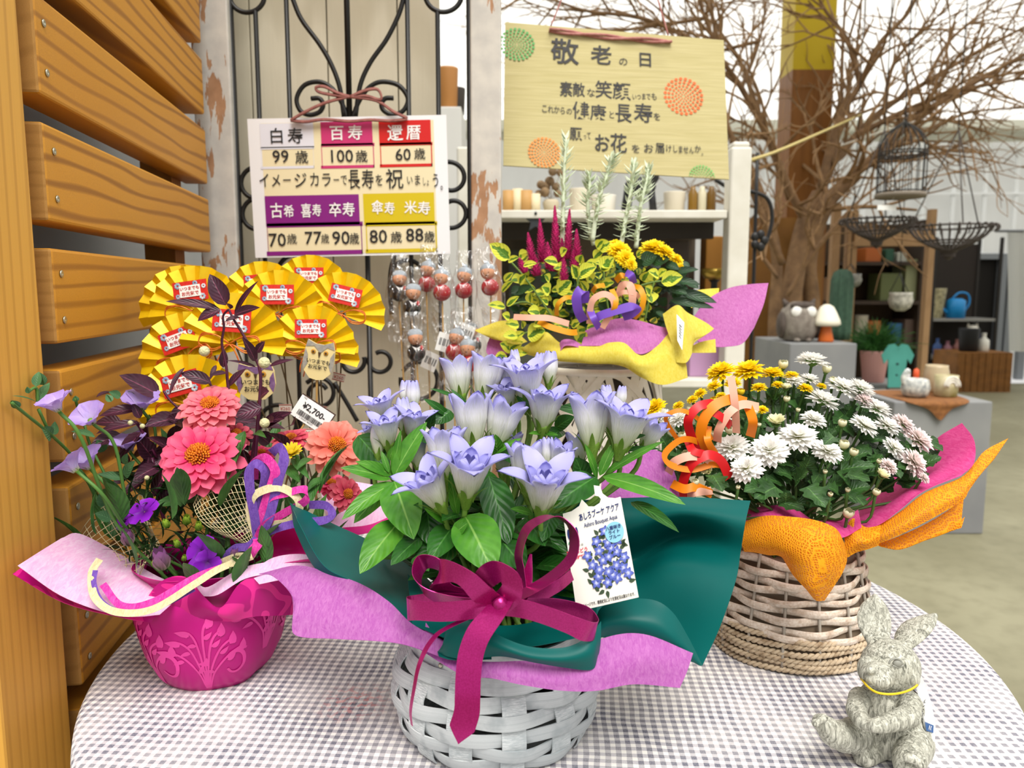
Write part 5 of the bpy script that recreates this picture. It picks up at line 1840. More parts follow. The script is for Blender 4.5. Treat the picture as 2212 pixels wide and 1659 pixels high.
for bx, by, tx, ty, w, d in ((722, 545, 288, 490, 78, .765), (765, 515, 638, 268, 150, .765), (835, 605, 1035, 320, 66, .775), (832, 590, 1042, 535, 96, .765), (725, 555, 545, 645, 110, .76), (800, 545, 745, 500, 70, .755), (1000, 960, 890, 765, 86, .765), (1012, 890, 1080, 800, 66, .765), (1115, 1000, 1310, 950, 46, .77), (1055, 1330, 845, 1400, 150, .755), (1045, 1240, 1115, 1200, 120, .75),
                              (650, 1135, 408, 1060, 110, .775), (440, 1010, 325, 1240, 56, .775), (1010, 1010, 760, 960, 30, .77), (770, 1050, 640, 1080, 60, .78), (790, 1160, 930, 1020, 80, .79), (1060, 1480, 1300, 1370, 110, .80), (1100, 1440, 1240, 1420, 90, .80), (690, 990, 640, 1110, 40, .78), (745, 1010, 750, 860, 70, .785), (880, 610, 760, 650, 60, .77)):
    pm.leaf(PK(*z7(bx, by), d + 0.006), PK(*z7(tx, ty), d - 0.004 + jit(0.012)), w / 3.687 * d / F_PX, up=(jit(0.4), -0.8, 0.6), curl=-0.45 + jit(0.25))
def z6(x, y):
    return x / 3.0714, 780 + y / 3.0714
for bx, by, tx, ty, w, d in ((1060, 230, 790, 95, 150, .79), (760, 210, 640, 245, 70, .79), (920, 320, 660, 370, 90, .775), (930, 410, 640, 490, 75, .77), (940, 470, 800, 690, 120, .765), (1000, 560, 980, 400, 110, .79), (1010, 640, 900, 500, 120, .78), (1180, 380, 960, 440, 130, .79), (930, 380, 880, 280, 60, .765), (1050, 700, 880, 800, 110, .775), (960, 790, 815, 900, 90, .77), (1110, 620, 1020, 700, 90, .79), (1020, 900, 1130, 700, 120, .775), (1220, 420, 1100, 380, 110, .795), (1250, 300, 1120, 420, 100, .80), (1130, 560, 1230, 420, 110, .80)):
    pm.leaf(PK(*z6(bx, by), d + 0.006), PK(*z6(tx, ty), d - 0.006 + jit(0.012)), w / 3.07 * d / F_PX, up=(jit(0.4), -0.7, 0.7), curl=-0.5 + jit(0.3))
for k in range(40):
    px, py = rnd.uniform(260, 640), rnd.uniform(900, 1060)
    b = PK(px, py, .80 + jit(.02))
    pm.leaf(b, b + V((jit(.045), jit(.03), jit(.03))), 0.017, up=(jit(0.5), -0.5, 0.7), curl=-0.5)
ps_.tube([PK(*z6(1040, 640), .785), PK(*z6(940, 460), .78), PK(*z6(900, 400), .775)], 0.0016, 6, 4)
ps_.tube([PK(*z6(1100, 1100), .79), PK(*z6(1040, 860), .785), PK(*z6(1010, 640), .785)], 0.002, 6, 4)
pm.build('purple_foliage', pl_, pink)
ps_.build('purple_stems', pst, pink)
cream = mat('globe_cream', '#ddd7a8', 0.8, var='#b9b98a', vscale=420, bump=0.8, bscale=500)
for x, y, r in ((1072, 972, 46), (595, 880, 42), (1075, 1452, 40)):
    g = MB()
    g.ball(PK(*z7(x, y), .757), r / 3.687 * .757 / F_PX, n=16, m=12)
    g.build('globe_flower', cream, pink)
for x, y in ((865, 410), (945, 432), (975, 775)):
    g = MB()
    g.ball(PK(*z6(x, y), .757), 17 / 3.07 * .757 / F_PX, n=12, m=8)
    g.build('globe_flower', cream, pink)
# zinnias
def zinnia_mesh(name, stops, n1=15, n2=13, n3=9):
    pm_ = grad('zin_' + name, stops, 0.5, 0.3, streak=(stops[-1][1], 16, 0.25))
    m = MB()
    whorl(m, n1, 0.96, 0.38, -0.10, -0.25, 0.22, r0=0.10, z0=0.0, nn=8)
    whorl(m, n1, 0.86, 0.36, 0.10, -0.25, 0.24, r0=0.10, z0=0.03, ph=0.5, nn=8)
    whorl(m, n2, 0.70, 0.30, 0.30, -0.3, 0.26, r0=0.09, z0=0.07, nn=8)
    whorl(m, n3, 0.40, 0.24, 0.45, -0.35, 0.3, r0=0.17, z0=0.10, ph=0.3, nn=8)
    me = m.mesh('flower', pm_)
    c = MB()
    for k in range(90):
        rr = 0.31 * sqrt((k + 0.5) / 90)
        a = k * 2.39996
        zz = 0.33 - 0.15 * (rr / 0.31) ** 2
        c.tube([V((rr * cos(a) * 0.7, rr * sin(a) * 0.7, 0.08)), V((rr * cos(a), rr * sin(a), zz + jit(0.03)))], lambda t: 0.014 + 0.012 * t, 5)
    return me, c.mesh('flower_centre', mat('zin_centre', '#e08a12', 0.6, var='#b5420c', vscale=9))
ZIN = {'salmon': zinnia_mesh('salmon', [(0, '#c22f4e'), (0.5, '#e4607a'), (1, '#ee8a92')]), 'hot': zinnia_mesh('hot', [(0, '#c0144e'), (0.5, '#e52f6e'), (1, '#f0688a')]),
       'coral': zinnia_mesh('coral', [(0, '#c8503a'), (0.5, '#e8705e'), (1, '#ee9484')], 13, 10, 5), 'dark': zinnia_mesh('dark', [(0, '#a01c3c'), (0.6, '#cf4560'), (1, '#dd6a78')], 11, 8, 4)}
sm = MB()
for kind, x, y, r, ax, d, lb in (('salmon', 510, 300, 222, (0.1, -0.55, 0.85), .765, 'salmon pink double zinnia'), ('hot', 425, 665, 300, (0.05, -0.8, 0.62), .735, 'large hot pink double zinnia'), ('dark', 700, 510, 125, (0.3, -0.45, 0.85), .775, None), ('dark', 1085, 545, 150, (-0.1, -0.35, 0.95), .80, None),
                                 ('coral', 1420, 600, 215, (0.35, -0.85, 0.55), .78, 'coral single zinnia with a wide orange centre'), ('dark', 1500, 950, 130, (0.65, -0.7, 0.3), .775, None), ('hot', 880, 650, 100, (0.1, -0.3, 0.9), .83, None), ('hot', 1380, 870, 130, (0.2, -0.3, 0.9), .84, None)):
    c = PK(*zf(x, y), d)
    R = r / 3.317 * d / F_PX
    me, ce = ZIN[kind]
    axv = V(ax).normalized()
    M = aim(c - axv * R * 0.15, c + axv, rnd.uniform(0, 6), R)
    fo = place(me, 'flower', pink, M)
    if lb:
        fo['label'] = lb
    co = bpy.data.objects.new('flower_centre', ce)
    COL.objects.link(co)
    co.parent = fo
    sm.tube([c - axv * R * 0.1, c - axv * 0.03 + V((0, 0.01, -0.02)), PC + V((jit(.03), jit(.02), 0.09))], 0.002, 7, 6)
ym = MB()
whorl(ym, 14, 1.0, 0.24, 0.5, 0.1, 0.2, r0=0.08, nn=8)
whorl(ym, 12, 0.85, 0.22, 0.8, 0.1, 0.2, r0=0.06, z0=0.05, nn=8)
yme = ym.mesh('flower', grad('yellow_petal', [(0, '#c9a80e'), (1, '#f0de3a')], 0.5, 0.3))
c = PK(*zf(1095, 665), .75)
fo = place(yme, 'flower', pink, aim(c, c + V((0.05, -0.5, 0.8)), 0, 92 / 3.317 * .75 / F_PX))
fo['label'] = 'small half open yellow flower'
cc_ = MB()
cc_.ball(V((0, 0, 0.2)), (0.22, 0.22, 0.2), n=12, m=8)
q = bpy.data.objects.new('flower_centre', cc_.mesh('flower_centre', mat('yellow_centre', '#c39a10', 0.8)))
COL.objects.link(q)
q.parent = fo
sm.tube([c, PK(*zf(1130, 780), .755), PC + V((0.05, 0.01, 0.09))], 0.002, 7, 5)
# lilac lisianthus
lm = MB()
whorl(lm, 6, 1.15, 1.0, 1.12, -1.0, 0.28, prof=pet_broad, r0=0.05, nn=8, mm=6, wave=0.03)
lis = lm.mesh('flower', grad('lisianthus', [(0, '#b9c08a'), (0.2, '#dccdf0'), (0.6, '#c9b0ee'), (1, '#bb9ee8')], 0.45, 0.35, streak=('#8d6bd0', 22, 0.2)))
gc = MB()
gc.lathe([(0.03, -0.12), (0.10, -0.02), (0.13, 0.12), (0.12, 0.3)], 12)
cal = gc.mesh('calyx', mat('calyx_green', '#6f9340', 0.5))
for x, y, r, ax, d in ((385, 320, 135, (-0.25, -0.25, 0.9), .77), (610, 405, 130, (-0.15, -0.6, 0.75), .77), (945, 310, 135, (0.15, -0.3, 0.9), .785), (590, 700, 140, (-0.25, -0.35, 0.85), .745), (500, 720, 135, (-0.6, -0.1, 0.7), .765), (860, 590, 130, (-0.1, -0.2, 0.9), .80)):
    c = PK(*z6(x, y), d, -0.385)
    d = (c - CAM).dot(V((0, CT, -ST)))
    R = r / 3.07 * d / F_PX
    axv = V(ax).normalized()
    fo = place(lis, 'flower', pink, aim(c - axv * R * 0.1, c + axv, rnd.uniform(0, 6), R))
    if x == 385:
        fo['label'] = 'lilac lisianthus cup nearest the fence post'
    k_ = bpy.data.objects.new('calyx', cal)
    COL.objects.link(k_)
    k_.parent = fo
    b2 = PC + V((-0.03 + jit(.015), jit(.02), 0.09))
    sm.tube([c - axv * R * 0.15, c - axv * R * 0.9 + V((0.012, 0, -0.012)), c.lerp(b2, 0.55) + V((-0.01, 0, -0.01)), b2], 0.0016, 7, 6)
lf = MB()
for x0, y0, x1, y1, w, d in ((250, 270, 330, 145, 60, .76), (240, 170, 260, 70, 55, .76), (255, 280, 75, 235, 26, .765), (340, 510, 270, 440, 90, .745), (365, 490, 365, 400, 50, .75), (630, 500, 470, 470, 60, .76), (830, 770, 900, 660, 80, .75), (820, 780, 650, 750, 60, .75), (700, 900, 720, 850, 70, .745), (740, 1050, 630, 1010, 80, .735), (740, 1030, 790, 880, 80, .735), (700, 960, 660, 870, 80, .74), (830, 690, 850, 610, 60, .755), (540, 360, 470, 380, 60, .775), (690, 600, 640, 520, 70, .775), (800, 240, 720, 205, 60, .79), (890, 260, 850, 200, 50, .79), (1000, 420, 990, 350, 40, .80)):
    lf.leaf(PK(*z6(x0, y0), d), PK(*z6(x1, y1), d - 0.008), w / 3.07 * d / F_PX, up=(0.2, -0.7, 0.6), curl=-0.3)
for pts in ([(75, 275), (180, 360), (340, 490), (490, 640), (560, 760), (800, 1000), (950, 1250)], [(255, 320), (340, 500)], [(250, 280), (240, 180), (190, 200)], [(560, 420), (600, 560), (720, 800), (780, 960)], [(500, 250), (530, 360), (560, 430)]):
    sm.tube([PK(*z6(x, y), .757) for x, y in pts], 0.0014, 6, 5)
for x, y, x1, y1, w in ((130, 310, 72, 262, 34), (190, 215, 180, 170, 22), (505, 270, 500, 230, 30), (740, 270, 705, 220, 36), (290, 160, 262, 75, 40)):
    lf.leaf(PK(*z6(x, y), .757), PK(*z6(x1, y1), .757), w / 3.07 * .757 / F_PX, up=(0, -1, 0), curl=-0.1, cup=0.9)
    lf.leaf(PK(*z6(x, y), .757), PK(*z6(x1, y1), .757), w / 3.07 * .757 / F_PX, up=(0, 1, 0.2), curl=-0.1, cup=0.9)
lf.build('lisianthus_leaves', leaf_mat('lis_leaf', '#3f6b45', '#5d8f5c', 0.5), pink)
sm.build('green_stems', st_, pink)
# violet dianthus and buds
dm = MB()
whorl(dm, 5, 1.0, 0.95, 0.25, -0.3, 0.15, prof=pet_broad, r0=0.03, nn=6, mm=6, wave=0.06)
dia = dm.mesh('flower', grad('dianthus', [(0, '#4a0a66'), (0.4, '#7d16b0'), (1, '#9a2ad0')], 0.45, 0.25))
for x, y, r, ax, d in ((960, 1000, 110, (-0.2, -0.6, 0.75), .725), (1340, 1265, 120, (-0.3, -0.8, 0.5), .71), (1380, 1330, 90, (0.1, -0.9, 0.2), .70), (820, 1060, 70, (-0.5, -0.7, 0.5), .735), (1240, 865, 70, (0.2, -0.5, 0.8), .75)):
    c = PK(*z6(x, y), d)
    fo = place(dia, 'flower', pink, aim(c, c + V(ax), rnd.uniform(0, 6), r / 3.07 * d / F_PX))
    if x == 1340:
        fo['label'] = 'violet dianthus flower at the front edge'
bm_ = MB()
for k in range(5):
    bm_.petal(Matrix.Rotation(k * 2 * pi / 5, 4, 'Z'), 1.0, 0.62, curl=0.9, a0=1.0, cup=0.5, n=6, m=3, prof=leaf_oval)
gbud = bm_.mesh('bud', grad('green_bud', [(0, '#3f6a22'), (1, '#a5c53e')], 0.45, 0.2))
vbud = bm_.mesh('bud', grad('violet_bud', [(0, '#5d7a3a'), (0.4, '#9a7a86'), (1, '#8a4a8e')], 0.45, 0.2))
for me_, x, y, r, d in ((gbud, 1120, 1110, 80, .715), (gbud, 1320, 1130, 85, .715), (gbud, 1190, 1240, 75, .71), (gbud, 1030, 1370, 80, .705), (gbud, 1240, 1090, 90, .72), (vbud, 860, 1230, 140, .715), (vbud, 1090, 1390, 190, .70), (vbud, 1560, 1310, 100, .705), (gbud, 1220, 1330, 60, .705)):
    c = PK(*z6(x, y), d)
    place(me_, 'bud', pink, aim(c, c + V((jit(.3), -0.3, 0.9)), rnd.random(), r / 3.07 * d / F_PX))
# price card stuck in the pot
CP = Card(P(*z7(1330, 1180), .835), P(*z7(1592, 1352), .835), P(*z7(1274, 1378), .835))
pc = thing('price_card', CP.M @ V((CP.W / 2, 0, 0)), 'white price card in a dark frame tilted above the coral zinnia', 'price card')
CP.slab().build('frame', mat('dark_brown_frame', '#4a332a', 0.5), pc, solid=0.0012)
m = MB()
e = 0.0012
m.grid([[CP.M @ V((x, y, 0.0009)) for x in (e * 0.3, CP.W - e)] for y in (e * 0.3, CP.H - e)])
m.build('paper', paper_w, pc, smooth=False)
m = MB()
m.text('¥2,700-', CP.M, CP.H * 0.34, CP.W * 0.5, CP.H * 0.62, 0.0014, bold=0.02)
m.text('T62', CP.M, CP.H * 0.10, CP.W * 0.13, CP.H * 0.9, 0.0014)
m.text('2 920247 400229', CP.M, CP.H * 0.09, CP.W * 0.45, CP.H * 0.12, 0.0014)
m.text('税込', CP.M, CP.H * 0.10, CP.W * 0.88, CP.H * 0.27, 0.0014)
x = CP.W * 0.14
while x < CP.W * 0.82:
    w = rnd.choice((0.0003, 0.0005, 0.0008))
    m.grid([[CP.M @ V((xx, y, 0.0014)) for xx in (x, x + w)] for y in (CP.H * 0.18, CP.H * 0.40)])
    x += w + rnd.choice((0.0004, 0.0006))
m.build('lettering', black_ink, pc, smooth=False)
m = MB()
m.tube([CP.M @ V((CP.W * 0.45, CP.H * 0.2, -0.0015)), CP.M @ V((CP.W * 0.45, -0.01, -0.0015)), V((-0.262, 0.79, TABLE_Z + 0.095))], 0.0012, 6)
m.build('stick', bamboo, pc)

# ------------------------------------------------------------------ gentian basket at the front
GC = V((-0.014, 0.638, TABLE_Z))
gen = thing('gentian_basket', GC, 'pale blue gentians in a whitewashed splint basket with teal and purple wrapping', 'flower arrangement')
def limed(name, a, b, c):
    t = NT(name)
    co = t.coord('UV')
    n = t.noise(t.mapping(co, (1, 40, 1)), 3, 4, 0.4, 0.7)
    n2 = t.noise(t.coord(), 60, 4)
    n3 = t.noise(t.coord(), 9, 2)
    col = t.ramp(n, [(0.32, C(a)), (0.55, C(b)), (0.7, C(c))])
    col = t.mix(t.ramp(n2, [(0.5, (0, 0, 0)), (0.68, (0.7,) * 3)]), col, C(a))
    col = t.mix(t.ramp(n3, [(0.45, (0, 0, 0)), (0.65, (0.5,) * 3)]), col, C(a))
    t.base(col, 0.75, 0, 0.2)
    t.bump(t.math('ADD', n, n2), 0.4, 0.001)
    return t.m
lime_m = limed('limewashed_splint', '#9aa2a5', '#d3d8d8', '#f0f1f0')
lime_m2 = limed('limewashed_stake', '#9aa2a5', '#cfd4d4', '#eceeed')
def gR(z):      # basket profile radius
    t = z / 0.094
    return 0.070 + 0.0185 * sin(pi * min(1, max(0, t * 0.93 + 0.05))) ** 0.8
NS = 13
PERT = [jit(0.25) for _ in range(NS)]
for k in range(NS):
    m = MB()
    a = 2 * pi * (k + 0.15 * PERT[k]) / NS + 0.07
    rows = []
    for i in range(61):
        z = 0.001 + 0.084 * i / 60
        b = (z - 0.004) / 0.0135
        r = gR(z) + 0.0018 * cos(pi * b + pi * k)
        ca, sa = cos(a), sin(a)
        rows.append([GC + V((r * ca - s * sa, r * sa + s * ca, z)) for s in (-0.0095, -0.0048, 0, 0.0048, 0.0095)])
    m.grid(rows)
    m.build('stake', lime_m2, gen, solid=0.0012)
for b in range(6):
    m = MB()
    rows = [[], [], [], []]
    zc = 0.0105 + 0.0135 * b
    nn = NS * 12
    for i in range(nn + 1):
        a = 2 * pi * i / nn + 0.07
        w = cos(a * NS / 2 * 1.0 - 0.07 * NS / 2 + 0) if False else cos(pi * (NS * (a - 0.07) / (2 * pi)) + pi * b)
        tilt = 0.0012 * sin(a * 3 + b * 1.9) + 0.0008 * sin(a * 7 + b)
        for j, dz in enumerate((-0.0058, -0.002, 0.002, 0.0058)):
            r = gR(zc + dz) - 0.0026 * w + (0.0005 if abs(dz) < 0.003 else 0)
            rows[j].append(GC + V((r * cos(a), r * sin(a), zc + dz + tilt)))
    m.grid(rows)
    m.build('woven_band', lime_m, gen, solid=0.0013)
m = MB()
m.lathe([(0.0, 0.002), (0.072, 0.002), (0.076, 0.005)], 48, GC, caps=False)
m.build('base', lime_m, gen)
m = MB()
rows = []
for zz in (0.081, 0.088, 0.096, 0.101):
    rows.append([GC + V(((0.0765 + 0.0006 * sin(a * 5)) * cos(a), (0.0765 + 0.0006 * sin(a * 5)) * sin(a), zz)) for a in [2 * pi * i / 90 for i in range(91)]])
m.grid(rows)
rim = m.build('rim_hoop', lime_m, gen, solid=0.002)
m = MB()
m.lathe([(0.068, 0.05), (0.068, 0.093), (0.0, 0.092)], 40, GC, caps=False)
m.build('pot_and_soil', MATS['soil'], gen)
for px in (925, 1075, 1210):
    p = P(px, 1450, .59)
    a = atan2(p.y - GC.y, p.x - GC.x)
    m = MB()
    m.ball(GC + V((0.0782 * cos(a), 0.0782 * sin(a), 0.087)), 0.0022, n=10, m=6)
    m.build('tack', MATS['screw_steel'], gen)
# wrapping: teal paper and purple tissue
teal = mat('teal_paper', '#00504d', 0.42, 0, 0.18, var='#025a56', vscale=10)
purp = tissue('purple_tissue', '#b860b4', '#cf86c8', 0.35, 0.25, None, 420)
def sh(name, mt, rows, nu=8, nv=8, solid=0.0005):
    return sheet_part(gen, name, mt, rows, nu, nv, solid)
sh('teal_paper', teal, [[(1180, 1085, .705), (1345, 1076, .70), (1480, 1074, .69), (1621, 1082, .665)],
                        [(1185, 1150, .695), (1345, 1140, .69), (1470, 1110, .675), (1610, 1130, .650)],
                        [(1187, 1190, .70), (1345, 1215, .712), (1470, 1160, .705), (1600, 1190, .650)],
                        [(1190, 1230, .68), (1340, 1258, .672), (1450, 1225, .655), (1590, 1252, .628)],
                        [(1195, 1300, .655), (1330, 1330, .65), (1440, 1345, .635), (1556, 1352, .605)],
                        [(1200, 1370, .63), (1330, 1380, .62), (1440, 1410, .61), (1517, 1438, .592)]])
sh('teal_paper', teal, [[(1285, 1345, .60), (1300, 1312, .60), (1345, 1296, .598), (1410, 1296, .592), (1452, 1322, .588), (1486, 1376, .588), (1517, 1437, .59)],
                        [(1290, 1362, .585), (1310, 1345, .583), (1355, 1338, .58), (1415, 1350, .578), (1455, 1375, .578), (1486, 1405, .582), (1514, 1438, .588)],
                        [(1295, 1378, .59), (1320, 1372, .588), (1365, 1378, .585), (1420, 1395, .583), (1458, 1410, .583), (1486, 1424, .585), (1508, 1436, .588)]])
sh('teal_paper', teal, [[(627, 1087, .70), (720, 1132, .715), (805, 1172, .72), (905, 1235, .70), (960, 1290, .67)],
                        [(636, 1104, .685), (708, 1180, .68), (790, 1228, .675), (888, 1292, .65), (950, 1330, .635)],
                        [(650, 1138, .665), (700, 1222, .64), (772, 1262, .63), (872, 1338, .605), (935, 1375, .60)]])
sh('teal_paper', teal, [[(627, 1087, .698), (650, 1138, .664), (700, 1222, .639), (772, 1262, .629), (872, 1338, .604)],
                        [(630, 1100, .697), (640, 1150, .672), (690, 1238, .648), (780, 1285, .63), (885, 1356, .605)]])
sh('teal_collar', teal, [[(962, 1372, .565), (970, 1336, .566), (1000, 1322, .566), (1040, 1345, .562), (1085, 1376, .556), (1150, 1398, .55), (1222, 1398, .548), (1272, 1374, .552), (1298, 1342, .565)],
                         [(955, 1395, .562), (968, 1375, .56), (1005, 1370, .558), (1045, 1385, .555), (1090, 1402, .55), (1150, 1420, .545), (1222, 1424, .543), (1275, 1410, .546), (1297, 1385, .558)],
                         [(945, 1408, .572), (968, 1418, .565), (1005, 1424, .562), (1045, 1420, .56), (1090, 1418, .556), (1150, 1430, .551), (1222, 1442, .549), (1278, 1446, .552), (1292, 1420, .562)]])
sh('teal_collar', teal, [[(945, 1408, .572), (968, 1395, .575), (1005, 1388, .58), (1060, 1400, .585)], [(948, 1418, .568), (972, 1425, .565), (1005, 1426, .565), (1062, 1424, .567)]])
sh('teal_paper', teal, [[(880, 1240, .66), (1000, 1330, .62), (1120, 1350, .61), (1290, 1300, .64)], [(890, 1350, .60), (1000, 1390, .58), (1120, 1400, .575), (1285, 1370, .585)]])
sh('purple_tissue', purp, [[(560, 1240, .66), (640, 1222, .655), (705, 1236, .645), (780, 1262, .625), (840, 1300, .605), (890, 1348, .595), (960, 1385, .592)],
                           [(590, 1245, .64), (645, 1242, .63), (720, 1268, .615), (790, 1312, .595), (845, 1345, .585), (895, 1375, .58), (960, 1400, .58)],
                           [(632, 1288, .605), (642, 1310, .60), (720, 1330, .592), (800, 1350, .582), (855, 1370, .578), (900, 1392, .575), (958, 1412, .575)],
                           [(634, 1330, .595), (638, 1372, .588), (720, 1380, .582), (800, 1384, .575), (860, 1390, .572), (905, 1402, .572), (955, 1420, .572)]])
sh('purple_tissue', purp, [[(920, 1345, .60), (960, 1400, .585), (1010, 1425, .575), (1060, 1430, .568), (1130, 1428, .562), (1210, 1430, .56), (1300, 1380, .568), (1390, 1370, .575), (1497, 1411, .578)],
                           [(915, 1380, .592), (958, 1425, .575), (1010, 1448, .565), (1065, 1450, .558), (1135, 1458, .552), (1215, 1466, .55), (1310, 1438, .555), (1400, 1420, .562), (1484, 1450, .572)],
                           [(905, 1402, .588), (956, 1434, .572), (1008, 1462, .562), (1060, 1465, .556), (1130, 1480, .55), (1215, 1492, .548), (1290, 1492, .55), (1370, 1478, .556), (1468, 1486, .566)]])
sh('purple_tissue', purp, [[(1300, 1040, .78), (1390, 975, .79), (1440, 985, .785), (1460, 1030, .775)], [(1290, 1130, .74), (1380, 1110, .745), (1440, 1110, .745), (1475, 1110, .74)]])
# satin bow
def satin_mat():
    t = NT('burgundy_satin')
    co = t.coord()
    n = t.noise(co, 900, 1)
    t.base(t.ramp(n, [(0.3, C('#9c0f60')), (0.7, C('#ab1a70'))]), 0.24, 0.6, 0.6)
    t.set(t.p, 'Anisotropic', 0.5)
    return t.m
satin = satin_mat()
def zb(x, y, d):
    return 620 + x / 2.68, 1040 + y / 2.68, d
RW = 0.0165
def bow(name, pts, wdir, w=RW, taper=None):
    return ribbon_part(gen, name, satin, [zb(*p) for p in pts], w, wdir, taper, 10, 0.0004)
up = (0, -0.25, 1)
bow('ribbon_loop', [(1215, 720, .545), (1130, 655, .535), (1050, 575, .53), (960, 525, .532), (895, 520, .54), (872, 560, .552), (905, 622, .558), (1010, 670, .556), (1215, 722, .55)], (0.25, -0.35, 0.9))
bow('ribbon_loop', [(1215, 720, .548), (1080, 640, .56), (960, 540, .568), (850, 470, .57), (775, 480, .568), (752, 560, .56), (800, 640, .553), (960, 700, .55), (1215, 725, .55)], (-0.35, -0.5, 0.8))
bow('ribbon_loop', [(1215, 725, .545), (1080, 740, .54), (900, 755, .54), (740, 745, .545), (696, 735, .556), (745, 712, .566), (900, 700, .56), (1215, 720, .55)], up)
bow('ribbon_loop', [(1235, 715, .545), (1300, 640, .535), (1290, 560, .532), (1220, 520, .535), (1150, 560, .542), (1140, 620, .55), (1235, 715, .55)], (0.9, -0.35, -0.4))
bow('ribbon_loop', [(1240, 715, .55), (1345, 660, .56), (1352, 520, .565), (1340, 420, .568), (1385, 280, .568), (1490, 215, .566), (1600, 225, .56), (1660, 330, .552), (1640, 450, .545), (1520, 560, .545), (1370, 650, .548), (1245, 718, .55)], (0.35, -1, 0.15))
bow('ribbon_loop', [(1240, 715, .552), (1340, 670, .556), (1385, 580, .56), (1412, 420, .565)], (0.9, -0.5, 0.1), RW, lambda t: 1 - 0.9 * t ** 2)
bow('ribbon_loop', [(1240, 720, .548), (1350, 735, .542), (1480, 770, .538), (1640, 830, .536), (1745, 870, .54), (1790, 850, .552), (1720, 770, .562), (1560, 730, .562), (1400, 725, .558), (1240, 720, .552)], (0.15, -0.35, 1))
bow('ribbon_loop', [(1240, 715, .556), (1400, 690, .568), (1560, 610, .575), (1650, 540, .58)], (0.2, -0.2, 1), 0.012)
bow('ribbon_tail', [(1265, 660, .545), (1200, 760, .535), (1110, 880, .53), (1065, 1000, .528), (1050, 1120, .526), (1045, 1250, .525), (1040, 1340, .526), (1010, 1440, .528), (992, 1520, .53)], (1, -0.1, 0.35), RW * 1.08, lambda t: 1 if t < 0.86 else max(0.02, 1 - ((t - 0.86) / 0.14)))
ribbon_part(gen, 'ribbon_tail', satin, [zb(1215, 722, .55), zb(930, 845, .545), zb(830, 930, .54), zb(765, 1060, .538), zb(735, 1200, .537), zb(715, 1330, .537), zb(722, 1412, .538)], 0.0052, (0.5, -0.8, 0), lambda t: 1 - 0.75 * abs(t - 0.4), 8, 0.0004)
m = MB()
m.tube([P(*zb(1225, 690, .542)), P(*zb(1240, 718, .54)), P(*zb(1235, 740, .543))], 0.0055, 10, 3)
m.build('bow_knot', satin, gen)
# gentian flowers
def gentian_mesh(open_, seed, inner=True):
    rnd.seed(seed)
    mo, mi_ = MB(), MB()
    def ring(mb, n, ph, L, rs, wtip, op, jz):
        for k in range(n):
            a = 2 * pi * (k + ph) / n + jit(0.08)
            o2 = op * (1 + jit(0.3))
            rows, uvs, rows2 = [], [], []
            NI, NJ = 16, 6
            for i in range(NI + 1):
                t = i / NI
                tube = rs * (0.20 + 0.80 * min(1, t / 0.5) ** 0.75)
                r = tube
                z = t * L
                u = max(0.0, (t - 0.46) / 0.54)
                if u > 0:
                    r += o2 * 0.50 * u ** 1.9 - 0.11 * (1 - op) * u * u
                    z -= o2 * 0.22 * u ** 2.4
                w = 2 * pi * tube / n * 0.60 if u == 0 else 2 * pi * rs / n * 0.62 * max(0.0, 1 - u) ** 0.7 * (1 + 1.25 * u)
                row, uv, row2 = [], [], []
                for j in range(NJ + 1):
                    s = j / NJ * 2 - 1
                    da = s * w / max(r, 0.03)
                    cup = 0.05 * (1 - s * s) * (1 + 0.6 * u)
                    rr = r + cup * 0.5 + 0.012 * (k % 2)
                    row.append(V((rr * cos(a + da), rr * sin(a + da), z + jz)))
                    rq = rr - 0.014
                    row2.append(V((rq * cos(a + da), rq * sin(a + da), z + jz + 0.004 * u)))
                    uv.append((j / NJ, t))
                rows2.append(row2)
                rows.append(row)
                uvs.append(uv)
            mb.cur = 0
            mb.grid(rows, uvs=uvs)
            mb.cur = 1
            mb.grid(rows2, uvs=uvs)
    ring(mo, 5, 0, 1.0, 0.215, 1, open_, 0)
    if inner:
        ring(mi_, 5, 0.5, 0.80, 0.15, 1, open_ * 0.45, 0.02)
        if open_ > 0.5:
            ring(mi_, 4, 0.2, 0.74, 0.10, 1, 0.15, 0.02)
    mc = MB()
    for k in range(5):
        a = 2 * pi * (k + 0.5) / 5
        R = Matrix.Rotation(a, 4, 'Z') @ Matrix.Translation(V((0, 0.11, -0.02)))
        mc.petal(R, 0.42, 0.085, curl=-0.7, a0=1.35, cup=0.4, n=6, m=2, prof=leaf_lance)
    mc.lathe([(0.055, -0.16), (0.085, -0.03), (0.125, 0.08), (0.13, 0.15), (0.11, 0.15)], 14, caps=False)
    return mo, mi_, mc
g_out = grad('gentian_outer', [(0, '#b3c368'), (0.2, '#e0e6c0'), (0.45, '#f6f6ee'), (0.66, '#eeecf6'), (0.82, '#cdc9f1'), (1, '#aaa6ea')], 0.42, 0.28, streak=('#a9b478', 26, 0.34))
g_in = grad('gentian_inner', [(0, '#dde2d2'), (0.45, '#d9d6f4'), (1, '#bebbf0')], 0.42, 0.28)
g_face = grad('gentian_face', [(0, '#e4e9d0'), (0.4, '#dcd9f4'), (0.72, '#c0bdf0'), (1, '#b2aeee')], 0.42, 0.28)
g_cal = mat('gentian_calyx', '#7fa03e', 0.45, transl=0.15, var='#6a8f34', vscale=60)
GV = {}
for key, op in (('bud', 0.02), ('half', 0.34), ('open', 0.72)):
    GV[key] = []
    for sd in (1, 2, 3):
        mo, mi_, mc = gentian_mesh(op, sd * 10 + len(key), key != 'bud')
        GV[key].append((mo.mesh('flower', [g_out, g_face]), mi_.mesh('inner_petals', [g_in, g_face]) if mi_.v else None, mc.mesh('calyx', g_cal)))
rnd.seed(77)
